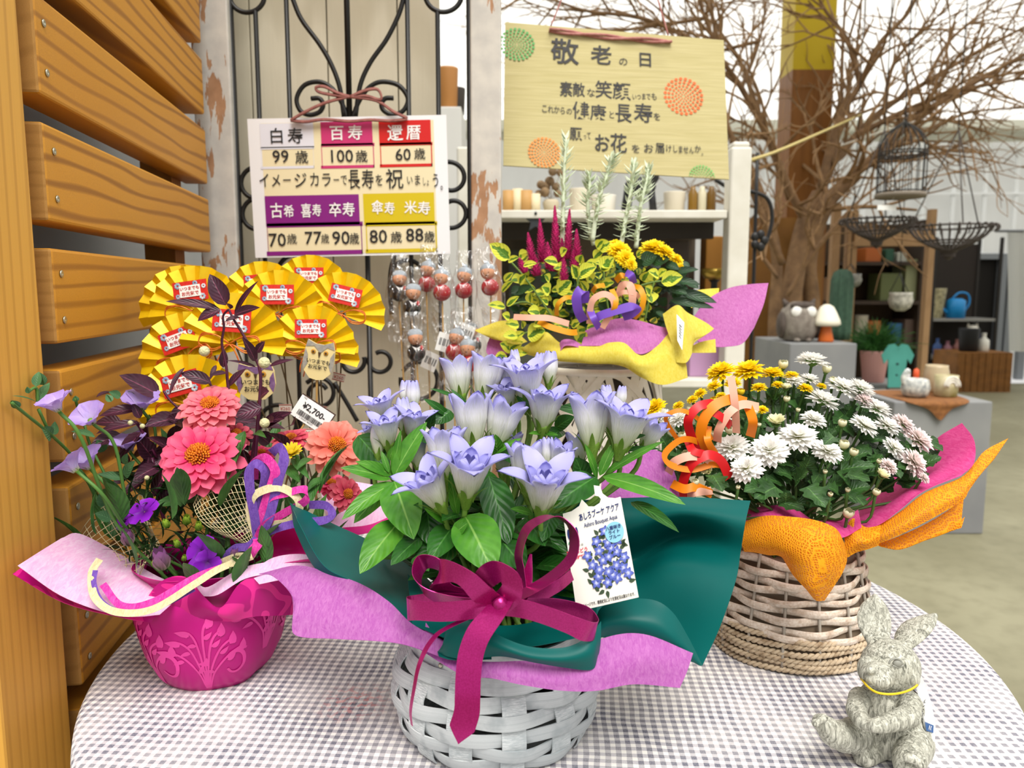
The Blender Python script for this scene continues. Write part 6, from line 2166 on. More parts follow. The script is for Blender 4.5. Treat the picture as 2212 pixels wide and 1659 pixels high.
def zg(x, y):
    return 740 + x / 2.989, 740 + y / 2.989
flowers = [('half', 762, 375, 735, 105, .725, 0.0), ('half', 905, 395, 955, 95, .72, 0.0), ('half', 1105, 390, 1035, 120, .735, 0.0), ('open', 1195, 410, 1185, 125, .705, -0.012), ('bud', 1330, 285, 1342, 85, .715, 0), ('bud', 1120, 200, 1108, 65, .735, 0), ('bud', 1260, 250, 1275, 90, .725, 0), ('open', 1080, 430, 1050, 260, .71, -0.01),
           ('open', 1290, 575, 1318, 300, .685, -0.012), ('half', 848, 690, 820, 345, .665, -0.004), ('half', 975, 690, 1070, 385, .67, -0.008),
           ('bud', 232, 745, 232, 540, .675, 0), ('open', 300, 680, 270, 470, .672, -0.012), ('open', 275, 545, 225, 345, .70, -0.01), ('bud', 458, 455, 455, 272, .71, 0), ('bud', 408, 430, 405, 268, .715, 0), ('bud', 400, 590, 385, 385, .695, 0), ('open', 440, 625, 470, 440, .69, -0.012), ('open', 190, 600, 150, 545, .70, -0.008),
           ('half', 672, 900, 655, 570, .63, -0.002), ('open', 800, 1010, 830, 700, .605, -0.022), ('open', 640, 1075, 505, 830, .61, -0.018), ('bud', 745, 700, 738, 560, .66, 0), ('half', 1200, 985, 1180, 665, .635, -0.004), ('open', 1280, 1095, 1318, 800, .61, -0.026), ('bud', 1320, 830, 1322, 640, .65, 0), ('half', 1385, 870, 1420, 660, .65, -0.01),
           ('half', 1610, 700, 1600, 345, .665, -0.006), ('open', 1790, 700, 1870, 400, .66, -0.016), ('half', 1935, 680, 2040, 520, .675, -0.012), ('bud', 1705, 470, 1700, 300, .70, 0), ('bud', 1790, 440, 1805, 300, .705, 0), ('half', 1740, 620, 1745, 400, .69, 0),
           ('half', 490, 820, 475, 640, .68, 0), ('open', 600, 720, 590, 570, .685, 0), ('half', 1070, 800, 1085, 590, .70, 0), ('half', 1530, 800, 1520, 590, .69, 0), ('half', 1030, 870, 1040, 700, .69, 0)]
stm = MB()
for i, (k, bx, by, tx, ty, d, dd) in enumerate(flowers):
    b, t_ = P(*zg(bx, by), d), P(*zg(tx, ty), d + dd * 0.7)
    t_ = b + (t_ - b) * 1.16
    L = (t_ - b).length
    me = GV[k][i % 3]
    R = aim(b, t_, rnd.uniform(0, 6.28), L * (1.0 if k != 'open' else 1.06))
    if k == 'bud':
        R = R @ Matrix.Diagonal((0.92, 0.92, 1, 1))
    elif k == 'open':
        R = R @ Matrix.Diagonal((1.15, 1.15, 1.0, 1))
    else:
        R = R @ Matrix.Diagonal((1.08, 1.08, 1, 1))
    fo = place(me[0], 'flower', gen, R)
    if k == 'bud':
        fo['label'] = 'closed pale gentian bud'
    for nm, q in (('inner_petals', me[1]), ('calyx', me[2])):
        if q:
            o = bpy.data.objects.new(nm, q)
            COL.objects.link(o)
            o.parent = fo
    stm.tube([b, b + (b - t_).normalized() * 0.02 + V((0, 0.003, -0.01)), b.lerp(GC + V((0, 0, 0.10)), 0.55) + V((0, 0.01, 0.004)), GC + V((jit(.03), jit(.03), 0.09))], 0.0022, 7, 5)
stm.build('stems', mat('gentian_stem', '#7ca03f', 0.45, var='#5d8333', vscale=30), gen)
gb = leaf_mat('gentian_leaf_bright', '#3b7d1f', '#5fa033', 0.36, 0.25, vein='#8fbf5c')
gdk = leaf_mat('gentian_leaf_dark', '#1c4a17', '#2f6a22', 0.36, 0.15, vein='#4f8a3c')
lb_, ld_ = MB(), MB()
def L_(mb, x0, y0, x1, y1, w, d0, d1, up=(0, -0.75, 0.65), curl=-0.5, cup=0.22, prof=None):
    mb.leaf(P(*zg(x0, y0), d0), P(*zg(x1, y1), d1), w / 2.989 * (d0 + d1) / 2 / F_PX, up=up, curl=curl, cup=cup, prof=prof or leaf_oval, n=10, m=6)
for a in ((335, 895, 462, 1278, 265, .655, .615), (375, 1150, 112, 1500, 215, .64, .60), (790, 1115, 975, 1500, 310, .61, .575), (330, 905, -5, 1150, 120, .66, .63), (310, 880, -15, 812, 95, .66, .645), (330, 860, 80, 770, 80, .665, .65), (335, 900, 75, 1170, 130, .665, .65),
          (330, 870, 548, 515, 130, .66, .665), (330, 870, 380, 560, 60, .665, .66), (300, 760, 345, 660, 50, .665, .66), (300, 840, 250, 700, 40, .66, .665), (1680, 865, 2215, 1055, 130, .655, .62), (1690, 850, 2080, 640, 60, .665, .655), (1660, 860, 1760, 640, 70, .66, .665), (1640, 870, 1560, 650, 50, .66, .65),
          (1000, 720, 985, 590, 90, .665, .655), (900, 720, 830, 580, 40, .665, .655), (980, 720, 1160, 620, 50, .665, .655), (740, 1120, 690, 830, 70, .62, .61), (1290, 590, 1395, 600, 34, .685, .675), (1290, 590, 1200, 590, 34, .685, .675), (780, 1130, 840, 960, 50, .615, .605), (720, 1240, 810, 1165, 90, .60, .595), (690, 1150, 525, 1075, 110, .62, .605), (1230, 1110, 1080, 1075, 60, .62, .605), (1240, 1110, 1420, 1020, 50, .62, .61)):
    L_(lb_, *a)
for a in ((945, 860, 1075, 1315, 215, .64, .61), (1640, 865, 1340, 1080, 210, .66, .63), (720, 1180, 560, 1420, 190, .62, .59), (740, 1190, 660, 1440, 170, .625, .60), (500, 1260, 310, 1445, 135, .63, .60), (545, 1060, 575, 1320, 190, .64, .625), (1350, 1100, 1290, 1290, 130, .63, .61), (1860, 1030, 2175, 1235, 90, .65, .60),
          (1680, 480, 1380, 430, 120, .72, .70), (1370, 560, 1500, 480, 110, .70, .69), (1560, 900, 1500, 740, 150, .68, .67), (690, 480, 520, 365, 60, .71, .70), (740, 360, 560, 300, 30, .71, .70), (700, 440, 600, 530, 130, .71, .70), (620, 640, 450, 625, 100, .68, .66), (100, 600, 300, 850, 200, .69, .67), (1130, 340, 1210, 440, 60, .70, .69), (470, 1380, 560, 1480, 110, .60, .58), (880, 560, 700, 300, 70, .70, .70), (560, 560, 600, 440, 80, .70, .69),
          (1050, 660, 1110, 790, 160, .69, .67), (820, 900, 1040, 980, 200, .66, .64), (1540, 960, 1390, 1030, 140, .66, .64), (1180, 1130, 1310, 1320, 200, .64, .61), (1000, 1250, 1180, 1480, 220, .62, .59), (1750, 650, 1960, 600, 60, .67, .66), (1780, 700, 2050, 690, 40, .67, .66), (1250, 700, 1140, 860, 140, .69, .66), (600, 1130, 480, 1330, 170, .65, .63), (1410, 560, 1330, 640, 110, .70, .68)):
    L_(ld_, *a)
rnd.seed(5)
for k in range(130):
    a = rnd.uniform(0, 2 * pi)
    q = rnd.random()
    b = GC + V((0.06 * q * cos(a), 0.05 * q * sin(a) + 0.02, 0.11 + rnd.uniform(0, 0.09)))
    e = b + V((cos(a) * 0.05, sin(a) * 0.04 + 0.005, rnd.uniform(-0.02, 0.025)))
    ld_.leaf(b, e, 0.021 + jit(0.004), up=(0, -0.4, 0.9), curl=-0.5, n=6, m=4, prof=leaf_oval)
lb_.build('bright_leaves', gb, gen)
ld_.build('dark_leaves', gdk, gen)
# plant label standing in the basket
TG = Card(P(1226, 1107, .612), P(1351, 1070, .590), P(1246, 1321, .578))
lab = thing('plant_label', TG.M @ V((TG.W / 2, 0, 0)), 'white gentian variety card with blue flower picture hanging in front of the teal paper', 'plant label')
W_, H_ = TG.W, TG.H
m = MB()
out = [(0, 0), (W_, 0), (W_, H_), (W_ * 0.92, H_), (W_ * 0.80, H_ * 1.03), (W_ * 0.72, H_ * 1.09), (W_ * 0.70, H_ * 1.17), (W_ * 0.60, H_ * 1.20)]
hook = [(W_ * (0.55 + 0.13 * cos(radians(a))), H_ * (1.035 + 0.055 * sin(radians(a)))) for a in (70, 40, 0, -40, -90, -140, 180)]
out += hook + [(W_ * 0.36, H_ * 1.09), (W_ * 0.30, H_ * 1.03), (W_ * 0.16, H_)] + [(0, H_)]
m.poly([TG.M @ V((x, y, 0)) for x, y in out])
m.build('card', mat('label_card', '#efece2', 0.3, 0, 0.5), lab, smooth=False, solid=0.0006)
navy = mat('label_navy', '#1c2c66', 0.5)
m = MB()
m.text('あしろブーケ アクア', TG.M, H_ * 0.085, W_ * 0.615, H_ * 0.90, 0.001, bold=0.02, sx=0.70 * W_ / (9.4 * 0.085 * H_))
m.text('Ashiro Bouquet Aqua', TG.M, H_ * 0.062, W_ * 0.62, H_ * 0.81, 0.001, bold=0.012, sx=0.66 * W_ / (10.3 * 0.062 * H_))
m.build('title_lettering', navy, lab, smooth=False)
m = MB()
m.text('画像はイメージです。環境状況により生育状況は異なります。', TG.M, H_ * 0.037, W_ * 0.5, H_ * 0.035, 0.001, bold=0.02, sx=0.97 * W_ / (28 * 0.037 * H_))
m.text('Gentian @', TG.M, H_ * 0.026, W_ * 0.19, H_ * 0.63, 0.001)
m.build('small_lettering', black_ink, lab, smooth=False)
m = MB()
m.text('花りんどう', TG.M, H_ * 0.05, W_ * 0.16, H_ * 0.57, 0.001, bold=0.02)
m.text('品種の種類は', TG.M, H_ * 0.036, W_ * 0.15, H_ * 0.51, 0.001, bold=0.03)
m.build('red_lettering', mat('label_red', '#d8304f', 0.5), lab, smooth=False)
m = MB()
for dx, a in ((0, 0), (-0.05, 0.35), (0.05, -0.35)):
    m.petal(TG.M @ mat4(Matrix.Rotation(a, 3, 'Z'), V((W_ * (0.13), H_ * 0.68, 0.001 + abs(dx) * 0.002))), H_ * 0.15, W_ * 0.11, n=8, m=2, prof=leaf_oval)
m.build('bud_emblem', navy, lab)
m = MB()
for s in (-1, 1):
    m.petal(TG.M @ mat4(Matrix.Rotation(s * 1.9, 3, 'Z'), V((W_ * 0.13, H_ * 0.69, 0.0012))), H_ * 0.07, W_ * 0.07, n=6, m=2, prof=leaf_oval)
m.petal(TG.M @ mat4(Matrix.Rotation(pi, 3, 'Z'), V((W_ * 0.13, H_ * 0.70, 0.0012))), H_ * 0.07, W_ * 0.04, n=6, m=2, prof=leaf_oval)
m.build('leaf_emblem', mat('label_green', '#1d8a5c', 0.5), lab)
m = MB()
for k in range(70):
    x, y = W_ * (0.62 + jit(0.32)), H_ * (0.42 + jit(0.30))
    a = rnd.uniform(0, 6.28)
    m.petal(TG.M @ mat4(Matrix.Rotation(a, 3, 'Z'), V((x, y, 0.0008))), H_ * 0.075, W_ * 0.06, n=4, m=2, prof=leaf_lance)
m.build('printed_leaves', mat('print_green', '#3d4f38', 0.5), lab)
m = MB()
for x, y in ((0.38, 0.40), (0.52, 0.52), (0.48, 0.34), (0.66, 0.44), (0.62, 0.30), (0.80, 0.47), (0.76, 0.34), (0.90, 0.40), (0.40, 0.22), (0.58, 0.20), (0.74, 0.22), (0.92, 0.24), (0.32, 0.50), (0.68, 0.58), (0.84, 0.58), (0.50, 0.62), (0.66, 0.70), (0.45, 0.28), (0.86, 0.30), (0.56, 0.42), (0.72, 0.52), (0.68, 0.26)):
    for k in range(5):
        m.petal(TG.M @ mat4(Matrix.Rotation(2 * pi * k / 5 + x * 9, 3, 'Z'), V((W_ * x, H_ * y, 0.0011 + 0.0001 * k))), H_ * 0.062, W_ * 0.058, n=5, m=2, prof=leaf_oval)
m.build('printed_flowers', grad('print_blue', [(0, '#e2e6fa'), (0.35, '#6b78c8'), (1, '#3a4a9e')], 0.4, 0.0), lab)
m = MB()
m.poly([TG.M @ V((W_ * (0.82 + 0.155 * cos(2 * pi * k / 28)), H_ * (0.66 + 0.105 * sin(2 * pi * k / 28)), 0.0018)) for k in range(28)])
bdg = m.build('blue_badge', mat('badge_blue', '#8cc8dd', 0.5), lab, smooth=False)
m = MB()
for s_, y in (('八重咲き', 0.705), ('ライト', 0.66), ('ブルー', 0.612)):
    m.text(s_, TG.M, H_ * 0.043, W_ * 0.82, H_ * y, 0.0024, bold=0.02)
m.build('lettering', navy, bdg, smooth=False)

# ------------------------------------------------------------------ chrysanthemum basket at the right
MC = V((0.302, 0.80, TABLE_Z))
mum = thing('chrysanthemum_basket', MC, 'white and yellow chrysanthemums in a wicker basket with orange net and pink wrapping', 'flower arrangement')
def wicker_mat(name, a, b, c):
    t = NT(name)
    n = t.noise(t.mapping(t.coord('UV'), (60, 3, 1)), 3, 4)
    n2 = t.noise(t.coord(), 90, 3)
    col = t.ramp(n, [(0.3, C(a)), (0.6, C(b))])
    col = t.mix(t.ramp(n2, [(0.5, (0, 0, 0)), (0.7, (0.7,) * 3)]), col, C(c))
    t.base(col, 0.75, 0, 0.25)
    t.bump(n2, 0.3, 0.001)
    return t.m
wick = wicker_mat('whitewashed_wicker', '#c9b5a0', '#e2d6c8', '#a58a70')
seag = wicker_mat('seagrass_rope', '#a58a66', '#cdbda4', '#7c6142')
def mR(z):
    t = z / 0.115
    return 0.087 - 0.021 * max(0, t) ** 1.25 - 0.006 * max(0, 0.22 - t) * 4
NSW = 15
for k in range(NSW):
    a = 2 * pi * k / NSW + 0.11
    m = MB()
    m.tube([MC + V((mR(z) * cos(a), mR(z) * sin(a), z)) for z in [0.006 + 0.11 * i / 12 for i in range(13)]], 0.0016, 7)
    m.build('stake', mat('wicker_stake', '#a39b8f', 0.7), mum)
z = 0.036
b = 0
while z < 0.112:
    m = MB()
    th = rnd.uniform(0.0036, 0.0046)
    nn = NSW * 8
    rows = [[], [], [], [], [], [], [], []]
    ph = jit(0.4)
    for i in range(nn + 1):
        a = 2 * pi * i / nn + 0.11
        w = cos(pi * NSW * (a - 0.11) / (2 * pi) + pi * b + (0 if NSW % 2 else 0))
        zz = z + 0.0016 * sin(a * 2 + b * 2.3 + ph) + 0.0008 * sin(a * 5 + b)
        r = mR(zz) + 0.0026 * w
        for j in range(8):
            q = 2 * pi * j / 8
            rr = r + 0.0015 * cos(q)
            rows[j].append(MC + V((rr * cos(a), rr * sin(a), zz + th * sin(q))))
    rows.append(rows[0])
    m.grid(rows)
    m.build('woven_rod', wick, mum)
    z += th * 2.0 + 0.0004
    b += 1
for k in range(6):
    z0_ = 0.004 + 0.0062 * k
    for s in (0, 1):
        m = MB()
        pts = []
        for i in range(241):
            a = 2 * pi * i / 240
            zz = z0_ + 0.0014 * sin(a * 3 + k * 1.7)
            q = a * 44 + pi * s + k
            r = mR(zz) + 0.0018 * (1 if k % 2 else -0.2) * cos(a * 7.5 + pi * k) + 0.0016 * cos(q)
            pts.append(MC + V((r * cos(a), r * sin(a), zz + 0.0016 * sin(q))))
        m.tube(pts, 0.0019, 6)
        m.build('seagrass_rope', seag, mum)
m = MB()
m.lathe([(0, 0.001), (0.078, 0.001), (0.082, 0.005), (0.079, 0.03), (0.064, 0.09), (0.061, 0.108), (0.0, 0.106)], 40, MC, caps=False)
m.build('liner_and_soil', mat('basket_liner', '#7a6a58', 0.9), mum)
orange = None
def net_mat():
    t = NT('orange_net')
    co = t.coord()
    ws = []
    for k, (ro, sc, di) in enumerate((((0.3, 0.2, 0.5), 150, 9), ((1.2, 0.7, 1.4), 165, 10), ((0.8, 2.0, 2.3), 140, 9))):
        w = t.add('TexWave', {'Vector': t.mapping(co, (1, 1, 1), ro), 'Scale': sc, 'Distortion': di, 'Detail': 2.0, 'Detail Scale': 0.6}, wave_type='BANDS').outputs['Fac']
        ws.append(w)
    mx_ = t.math('MAXIMUM', t.math('MAXIMUM', ws[0], ws[1]), ws[2])
    c = t.ramp(mx_, [(0.6, C('#ec8a0c')), (0.97, C('#f7b21a'))])
    t.base(c, 0.6, 0, 0.3)
    t.bump(mx_, 0.6, 0.001)
    t.transl(c, 0.35, t.ramp(mx_, [(0.72, (0.62,) * 3), (0.95, (1, 1, 1))]))
    return t.m
NET = net_mat()
hotp = tissue('hot_pink_tissue', '#d83f8c', '#ea66a8', 0.3, 0.25, None, 420)
def zm(x, y, d):
    return 1380 + x / 2.6587, 740 + y / 2.6587, d
def shm(name, mt, rows, nu=8, nv=8, solid=0.0004):
    return sheet_part(mum, name, mt, [[zm(*p) for p in r] for r in rows], nu, nv, solid)
shm('pink_tissue', hotp, [[(1290, 900, .88), (1450, 760, .89), (1640, 640, .885), (1720, 545, .87), (1856, 462, .85)],
                          [(1270, 960, .83), (1430, 880, .83), (1640, 750, .83), (1790, 660, .82), (1925, 560, .81)],
                          [(1265, 1030, .78), (1400, 960, .775), (1570, 850, .775), (1760, 780, .785), (1925, 690, .79)],
                          [(1270, 1090, .755), (1390, 1040, .75), (1500, 960, .75), (1640, 850, .755), (1850, 765, .775)]])
shm('pink_tissue', hotp, [[(560, 970, .80), (680, 945, .80), (800, 935, .79), (900, 955, .785), (1010, 1020, .775), (1160, 1010, .765), (1260, 960, .77)],
                          [(560, 1080, .755), (680, 1060, .75), (800, 1050, .745), (900, 1070, .74), (1040, 1110, .735), (1170, 1120, .73), (1280, 1060, .735)]])
shm('orange_net', NET, [[(560, 1050, .76), (640, 1018, .745), (730, 995, .73), (860, 1000, .715), (1010, 1020, .71), (1130, 1068, .715), (1178, 1150, .73)],
                        [(580, 1120, .735), (660, 1095, .72), (760, 1080, .705), (880, 1090, .69), (1010, 1110, .68), (1140, 1160, .69), (1195, 1240, .71)],
                        [(600, 1185, .73), (670, 1170, .715), (745, 1180, .705), (830, 1195, .69), (950, 1240, .675), (1080, 1280, .675), (1170, 1320, .695)],
                        [(605, 1200, .735), (660, 1195, .73), (740, 1215, .73), (810, 1215, .715), (890, 1330, .69), (1000, 1400, .675), (1130, 1385, .69)],
                        [(612, 1200, .745), (665, 1205, .745), (742, 1220, .745), (825, 1235, .735), (930, 1370, .70), (1010, 1475, .685), (1065, 1482, .69)]])
shm('orange_net', NET, [[(1180, 1080, .745), (1230, 1010, .755), (1300, 1060, .75), (1390, 1050, .75)],
                        [(1185, 1180, .73), (1240, 1130, .725), (1310, 1130, .722), (1385, 1110, .735)],
                        [(1198, 1235, .73), (1250, 1205, .728), (1320, 1185, .728), (1378, 1165, .738)]])
shm('orange_net', NET, [[(1270, 1090, .765), (1400, 1035, .755), (1510, 965, .755), (1650, 860, .76), (1850, 775, .78), (1930, 690, .80), (1990, 620, .815), (2122, 550, .83)],
                        [(1290, 1140, .75), (1420, 1090, .74), (1560, 1010, .735), (1700, 930, .74), (1850, 860, .755), (1900, 800, .77), (1985, 720, .79), (2080, 610, .815)],
                        [(1330, 1175, .75), (1440, 1130, .74), (1570, 1070, .735), (1720, 990, .74), (1860, 905, .755), (1895, 850, .765), (1960, 760, .785), (2040, 670, .805)]])
shm('orange_net', NET, [[(1360, 1160, .76), (1500, 1110, .76), (1650, 1040, .765), (1780, 960, .77), (1866, 885, .775)], [(1390, 1172, .755), (1500, 1182, .75), (1640, 1130, .755), (1760, 1085, .76), (1850, 1060, .765)], [(1395, 1174, .76), (1500, 1185, .755), (1645, 1134, .76), (1765, 1090, .765), (1872, 1000, .77)]])
# paper curls
cr = {'red': mat('curl_red', '#d3141c', 0.4, transl=0.15), 'orange': mat('curl_orange', '#f28a0a', 0.45, transl=0.2), 'peach': mat('curl_peach', '#f2b9a0', 0.5, transl=0.2)}
for col, pts, w in (('orange', [(375, 650), (355, 560), (370, 450), (440, 360), (540, 325), (620, 345)], 0.0105), ('orange', [(640, 540), (655, 450), (620, 350)], 0.009), ('red', [(340, 640), (295, 520), (285, 440), (340, 370), (410, 350), (450, 360)], 0.009), ('red', [(250, 890), (255, 800), (300, 700), (380, 650), (430, 650), (480, 690), (520, 780)], 0.0095),
                    ('peach', [(450, 570), (460, 500), (520, 400), (600, 355), (690, 370)], 0.0085), ('peach', [(560, 520), (555, 400), (545, 300), (528, 195)], 0.0075), ('orange', [(420, 640), (340, 570), (240, 560), (150, 640), (180, 700), (300, 730), (430, 700), (500, 720)], 0.0062), ('orange', [(225, 560), (165, 470), (160, 420), (230, 390), (300, 410), (360, 460), (420, 560)], 0.0045),
                    ('red', [(360, 430), (420, 400), (490, 440), (530, 480)], 0.008), ('peach', [(170, 750), (200, 690), (280, 655), (370, 660), (440, 700)], 0.0085), ('red', [(280, 560), (310, 620), (370, 640), (400, 660)], 0.008), ('orange', [(190, 810), (260, 840), (330, 830), (420, 870)], 0.009), ('peach', [(270, 880), (330, 860), (420, 850)], 0.008), ('orange', [(400, 480), (395, 560), (440, 640)], 0.007)):
    pz = [zm(x, y, .76 - 0.014 * sin(pi * i / (len(pts) - 1))) for i, (x, y) in enumerate(pts)]
    ribbon_part(mum, 'paper_curl', cr[col], pz, w, solid=0.0003)
# blooms
def mum_mesh(name, stops, full=1.0):
    pm_ = grad('mum_' + name, stops, 0.5, 0.32)
    m = MB()
    for L, n, a0, r0, z0, w in ((0.95, 20, -0.2, 0.06, 0.0, 0.27), (0.92, 19, 0.05, 0.06, 0.04, 0.26), (0.80, 18, 0.30, 0.06, 0.08, 0.25), (0.66, 16, 0.55, 0.05, 0.12, 0.23), (0.50, 14, 0.85, 0.04, 0.15, 0.2), (0.36, 10, 1.15, 0.02, 0.16, 0.16)):
        whorl(m, n, L, w, a0 * full + (1 - full) * 1.1, 0.12, 0.4, prof=pet_broad, r0=r0, z0=z0, ph=rnd.random(), jl=0.1, ja=0.12, nn=5, mm=2)
    return m.mesh('flower', pm_)
WH = [mum_mesh('white', [(0, '#d9d98a'), (0.22, '#eeeed6'), (0.45, '#f6f5f0'), (1, '#f8f6f3')]) for _ in range(3)]
WP = [mum_mesh('blush', [(0, '#d9cfa0'), (0.3, '#f0e6de'), (1, '#f6e6e8')])]
YE = [mum_mesh('yellow', [(0, '#e2b20a'), (0.4, '#f6d80c'), (1, '#ffe82c')]) for _ in range(2)]
HB = mum_mesh('half', [(0, '#b9bf5a'), (0.4, '#e8e6a8'), (1, '#f4f1d6')], 0.35)
bm2 = MB()
for k in range(16):
    R = Matrix.Rotation(k * 2.4, 4, 'Z') @ Matrix.Translation(V((0, 0.10, 0)))
    bm2.petal(R, 1.75, 0.75, curl=1.9 + 0.25 * (k % 2), a0=0.35, cup=0.5, prof=pet_broad, n=8, m=3)
BUDW = bm2.mesh('bud', grad('mum_bud', [(0, '#8aa050'), (0.35, '#dcd9a0'), (1, '#f0ecd2')], 0.5, 0.2))
BUDY = bm2.mesh('bud', grad('mum_bud_y', [(0, '#8aa030'), (0.3, '#e0bc14'), (1, '#f0d428')], 0.5, 0.2))
cu = MB()
cu.lathe([(0.06, -0.32), (0.2, -0.22), (0.36, -0.06), (0.40, 0.04), (0.3, 0.03)], 14, caps=False)
for k in range(10):
    cu.petal(Matrix.Rotation(k * 0.628, 4, 'Z') @ Matrix.Translation(V((0, 0.25, -0.15))), 0.36, 0.16, a0=0.7, curl=0.2, n=3, m=2, prof=leaf_lance)
CUP = cu.mesh('calyx', mat('mum_calyx', '#5a7f34', 0.55))
ctr = P(*zm(900, 900, .80))
ctr.z = TABLE_Z + 0.13
ms = MB()
def put_mum(me, x, y, r, kind, label=None):
    # depth follows the dome of the plant
    u, v = (x - 880) / 820, (y - 800) / 750
    d = 0.735 + 0.115 * max(0, min(1, (820 - y) / 720)) ** 1.1 + 0.03 * abs(u) ** 2
    c = P(*zm(x, y, d))
    R = r / 2.6587 * d / F_PX
    ax = (c - ctr).normalized() * 1.0 + V((0, -0.42, 0.42))
    ax = (ax.normalized() + jv(0.14)).normalized()
    if kind == 'bud':
        ax = (ax * 0.4 + V((0, -0.15, 0.8)) + jv(0.15)).normalized()
    M = aim(c - ax * R * (0.15 if kind != 'bud' else 0.8), c + ax, rnd.uniform(0, 6), R * (1.0 if kind != 'bud' else 0.95))
    fo = place(me, 'flower' if kind != 'bud' else 'bud', mum, M)
    if label:
        fo['label'] = label
    k_ = bpy.data.objects.new('calyx', CUP)
    COL.objects.link(k_)
    k_.parent = fo
    b0 = c - ax * R * 0.4
    ms.tube([b0, b0 - ax * 0.02 + V((0, 0.003, -0.012)), b0.lerp(ctr, 0.6) + V((0, 0, -0.006)), ctr + V((jit(.03), jit(.03), -0.03))], 0.0015, 6, 4)
for i, (x, y, r) in enumerate(((1000, 95, 98), (985, 205, 60), (1060, 320, 100), (1180, 250, 95), (1275, 255, 92), (1005, 435, 80), (1300, 470, 88), (1370, 370, 95), (1432, 470, 80), (530, 595, 108), (750, 612, 118), (915, 535, 118), (1085, 615, 95), (615, 720, 105), (895, 215, 55), (225, 435, 66), (1470, 600, 76), (130, 415, 60))):
    put_mum(WH[i % 3], x, y, r, 'f', 'full white chrysanthemum' if i == 10 else None)
for x, y, r in ((1525, 460, 78), (1612, 550, 98), (1590, 685, 92), (1300, 325, 60), (1640, 775, 40), (1440, 705, 58)):
    put_mum(WP[0], x, y, r, 'f', 'blush white chrysanthemum' if r == 98 else None)
for x, y, r in ((790, 460, 66), (1395, 765, 52), (395, 740, 50), (845, 262, 42)):
    put_mum(HB, x, y, r, 'f', 'half open cream chrysanthemum' if r == 66 else None)
for i, (x, y, r) in enumerate(((470, 160, 92), (630, 150, 98), (765, 172, 74), (430, 245, 48), (540, 228, 54), (690, 255, 50), (470, 302, 34), (960, 258, 48), (90, 368, 70), (880, 185, 46), (710, 382, 36), (1050, 247, 34), (350, 288, 42), (305, 325, 38), (225, 360, 38), (800, 240, 40))):
    put_mum(YE[i % 2], x, y, r, 'f', 'full yellow chrysanthemum' if i == 1 else None)
for x, y, r in ((1170, 460, 34), (1180, 582, 40), (1235, 627, 34), (250, 535, 36), (270, 637, 32), (325, 800, 28), (520, 502, 32), (660, 396, 34), (830, 122, 38), (1080, 148, 36), (1365, 857, 30), (1205, 978, 42), (355, 697, 28), (300, 380, 32), (1115, 210, 26), (850, 322, 26), (1100, 870, 20), (1200, 845, 20), (1070, 740, 18), (690, 470, 18), (915, 385, 18), (430, 525, 30), (1380, 680, 20), (570, 830, 18)):
    put_mum(BUDW, x, y, r, 'bud')
for x, y, r in ((585, 280, 30), (430, 328, 28), (160, 470, 26)):
    put_mum(BUDY, x, y, r, 'bud', 'yellow chrysanthemum bud')
ms.build('stems', mat('mum_stem', '#3f6128', 0.55), mum)
ml = MB()
def lobed(t):
    return max(0.0, sin(pi * t ** 0.7)) ** 0.7 * (1 + 0.28 * sin(t * 17)) if 0 < t < 1 else 0
rnd.seed(21)
for k in range(430):
    x, y = rnd.uniform(150, 1660), rnd.uniform(230, 930)
    if y < 230 + abs(x - 850) * 0.42 or y > 960 - abs(x - 900) * 0.25:
        continue
    d = 0.765 + 0.115 * max(0, min(1, (820 - y) / 720)) ** 1.1 + rnd.uniform(0, 0.05)
    b = P(*zm(x, y, d))
    a = rnd.uniform(0, 2 * pi)
    dr_ = V((cos(a) * 0.8, -0.35 + 0.3 * sin(a), 0.1 + 0.4 * sin(a)))
    ml.leaf(b, b + dr_ * rnd.uniform(0.022, 0.036), rnd.uniform(0.013, 0.019), up=(jit(.4), -0.6, 0.8), curl=-0.6 + jit(.4), prof=lobed, n=9, m=4)
for x0, y0, x1, y1, w in ((790, 830, 660, 900, 130), (960, 830, 1070, 950, 150), (900, 810, 980, 740, 110), (1190, 760, 1330, 800, 90), (1240, 880, 1290, 940, 90), (1010, 980, 1080, 1000, 60), (720, 830, 600, 860, 100), (1120, 540, 1060, 590, 90), (420, 760, 480, 860, 110)):
    ml.leaf(P(*zm(x0, y0, .742)), P(*zm(x1, y1, .722)), w / 2.66 * .73 / F_PX, up=(0, -0.7, 0.7), curl=-0.5, prof=lobed, n=12, m=6, wave=0.06)
ml.build('leaves', leaf_mat('mum_leaf', '#203f1a', '#386127', 0.5, 0.12, vein='#55803c'), mum)

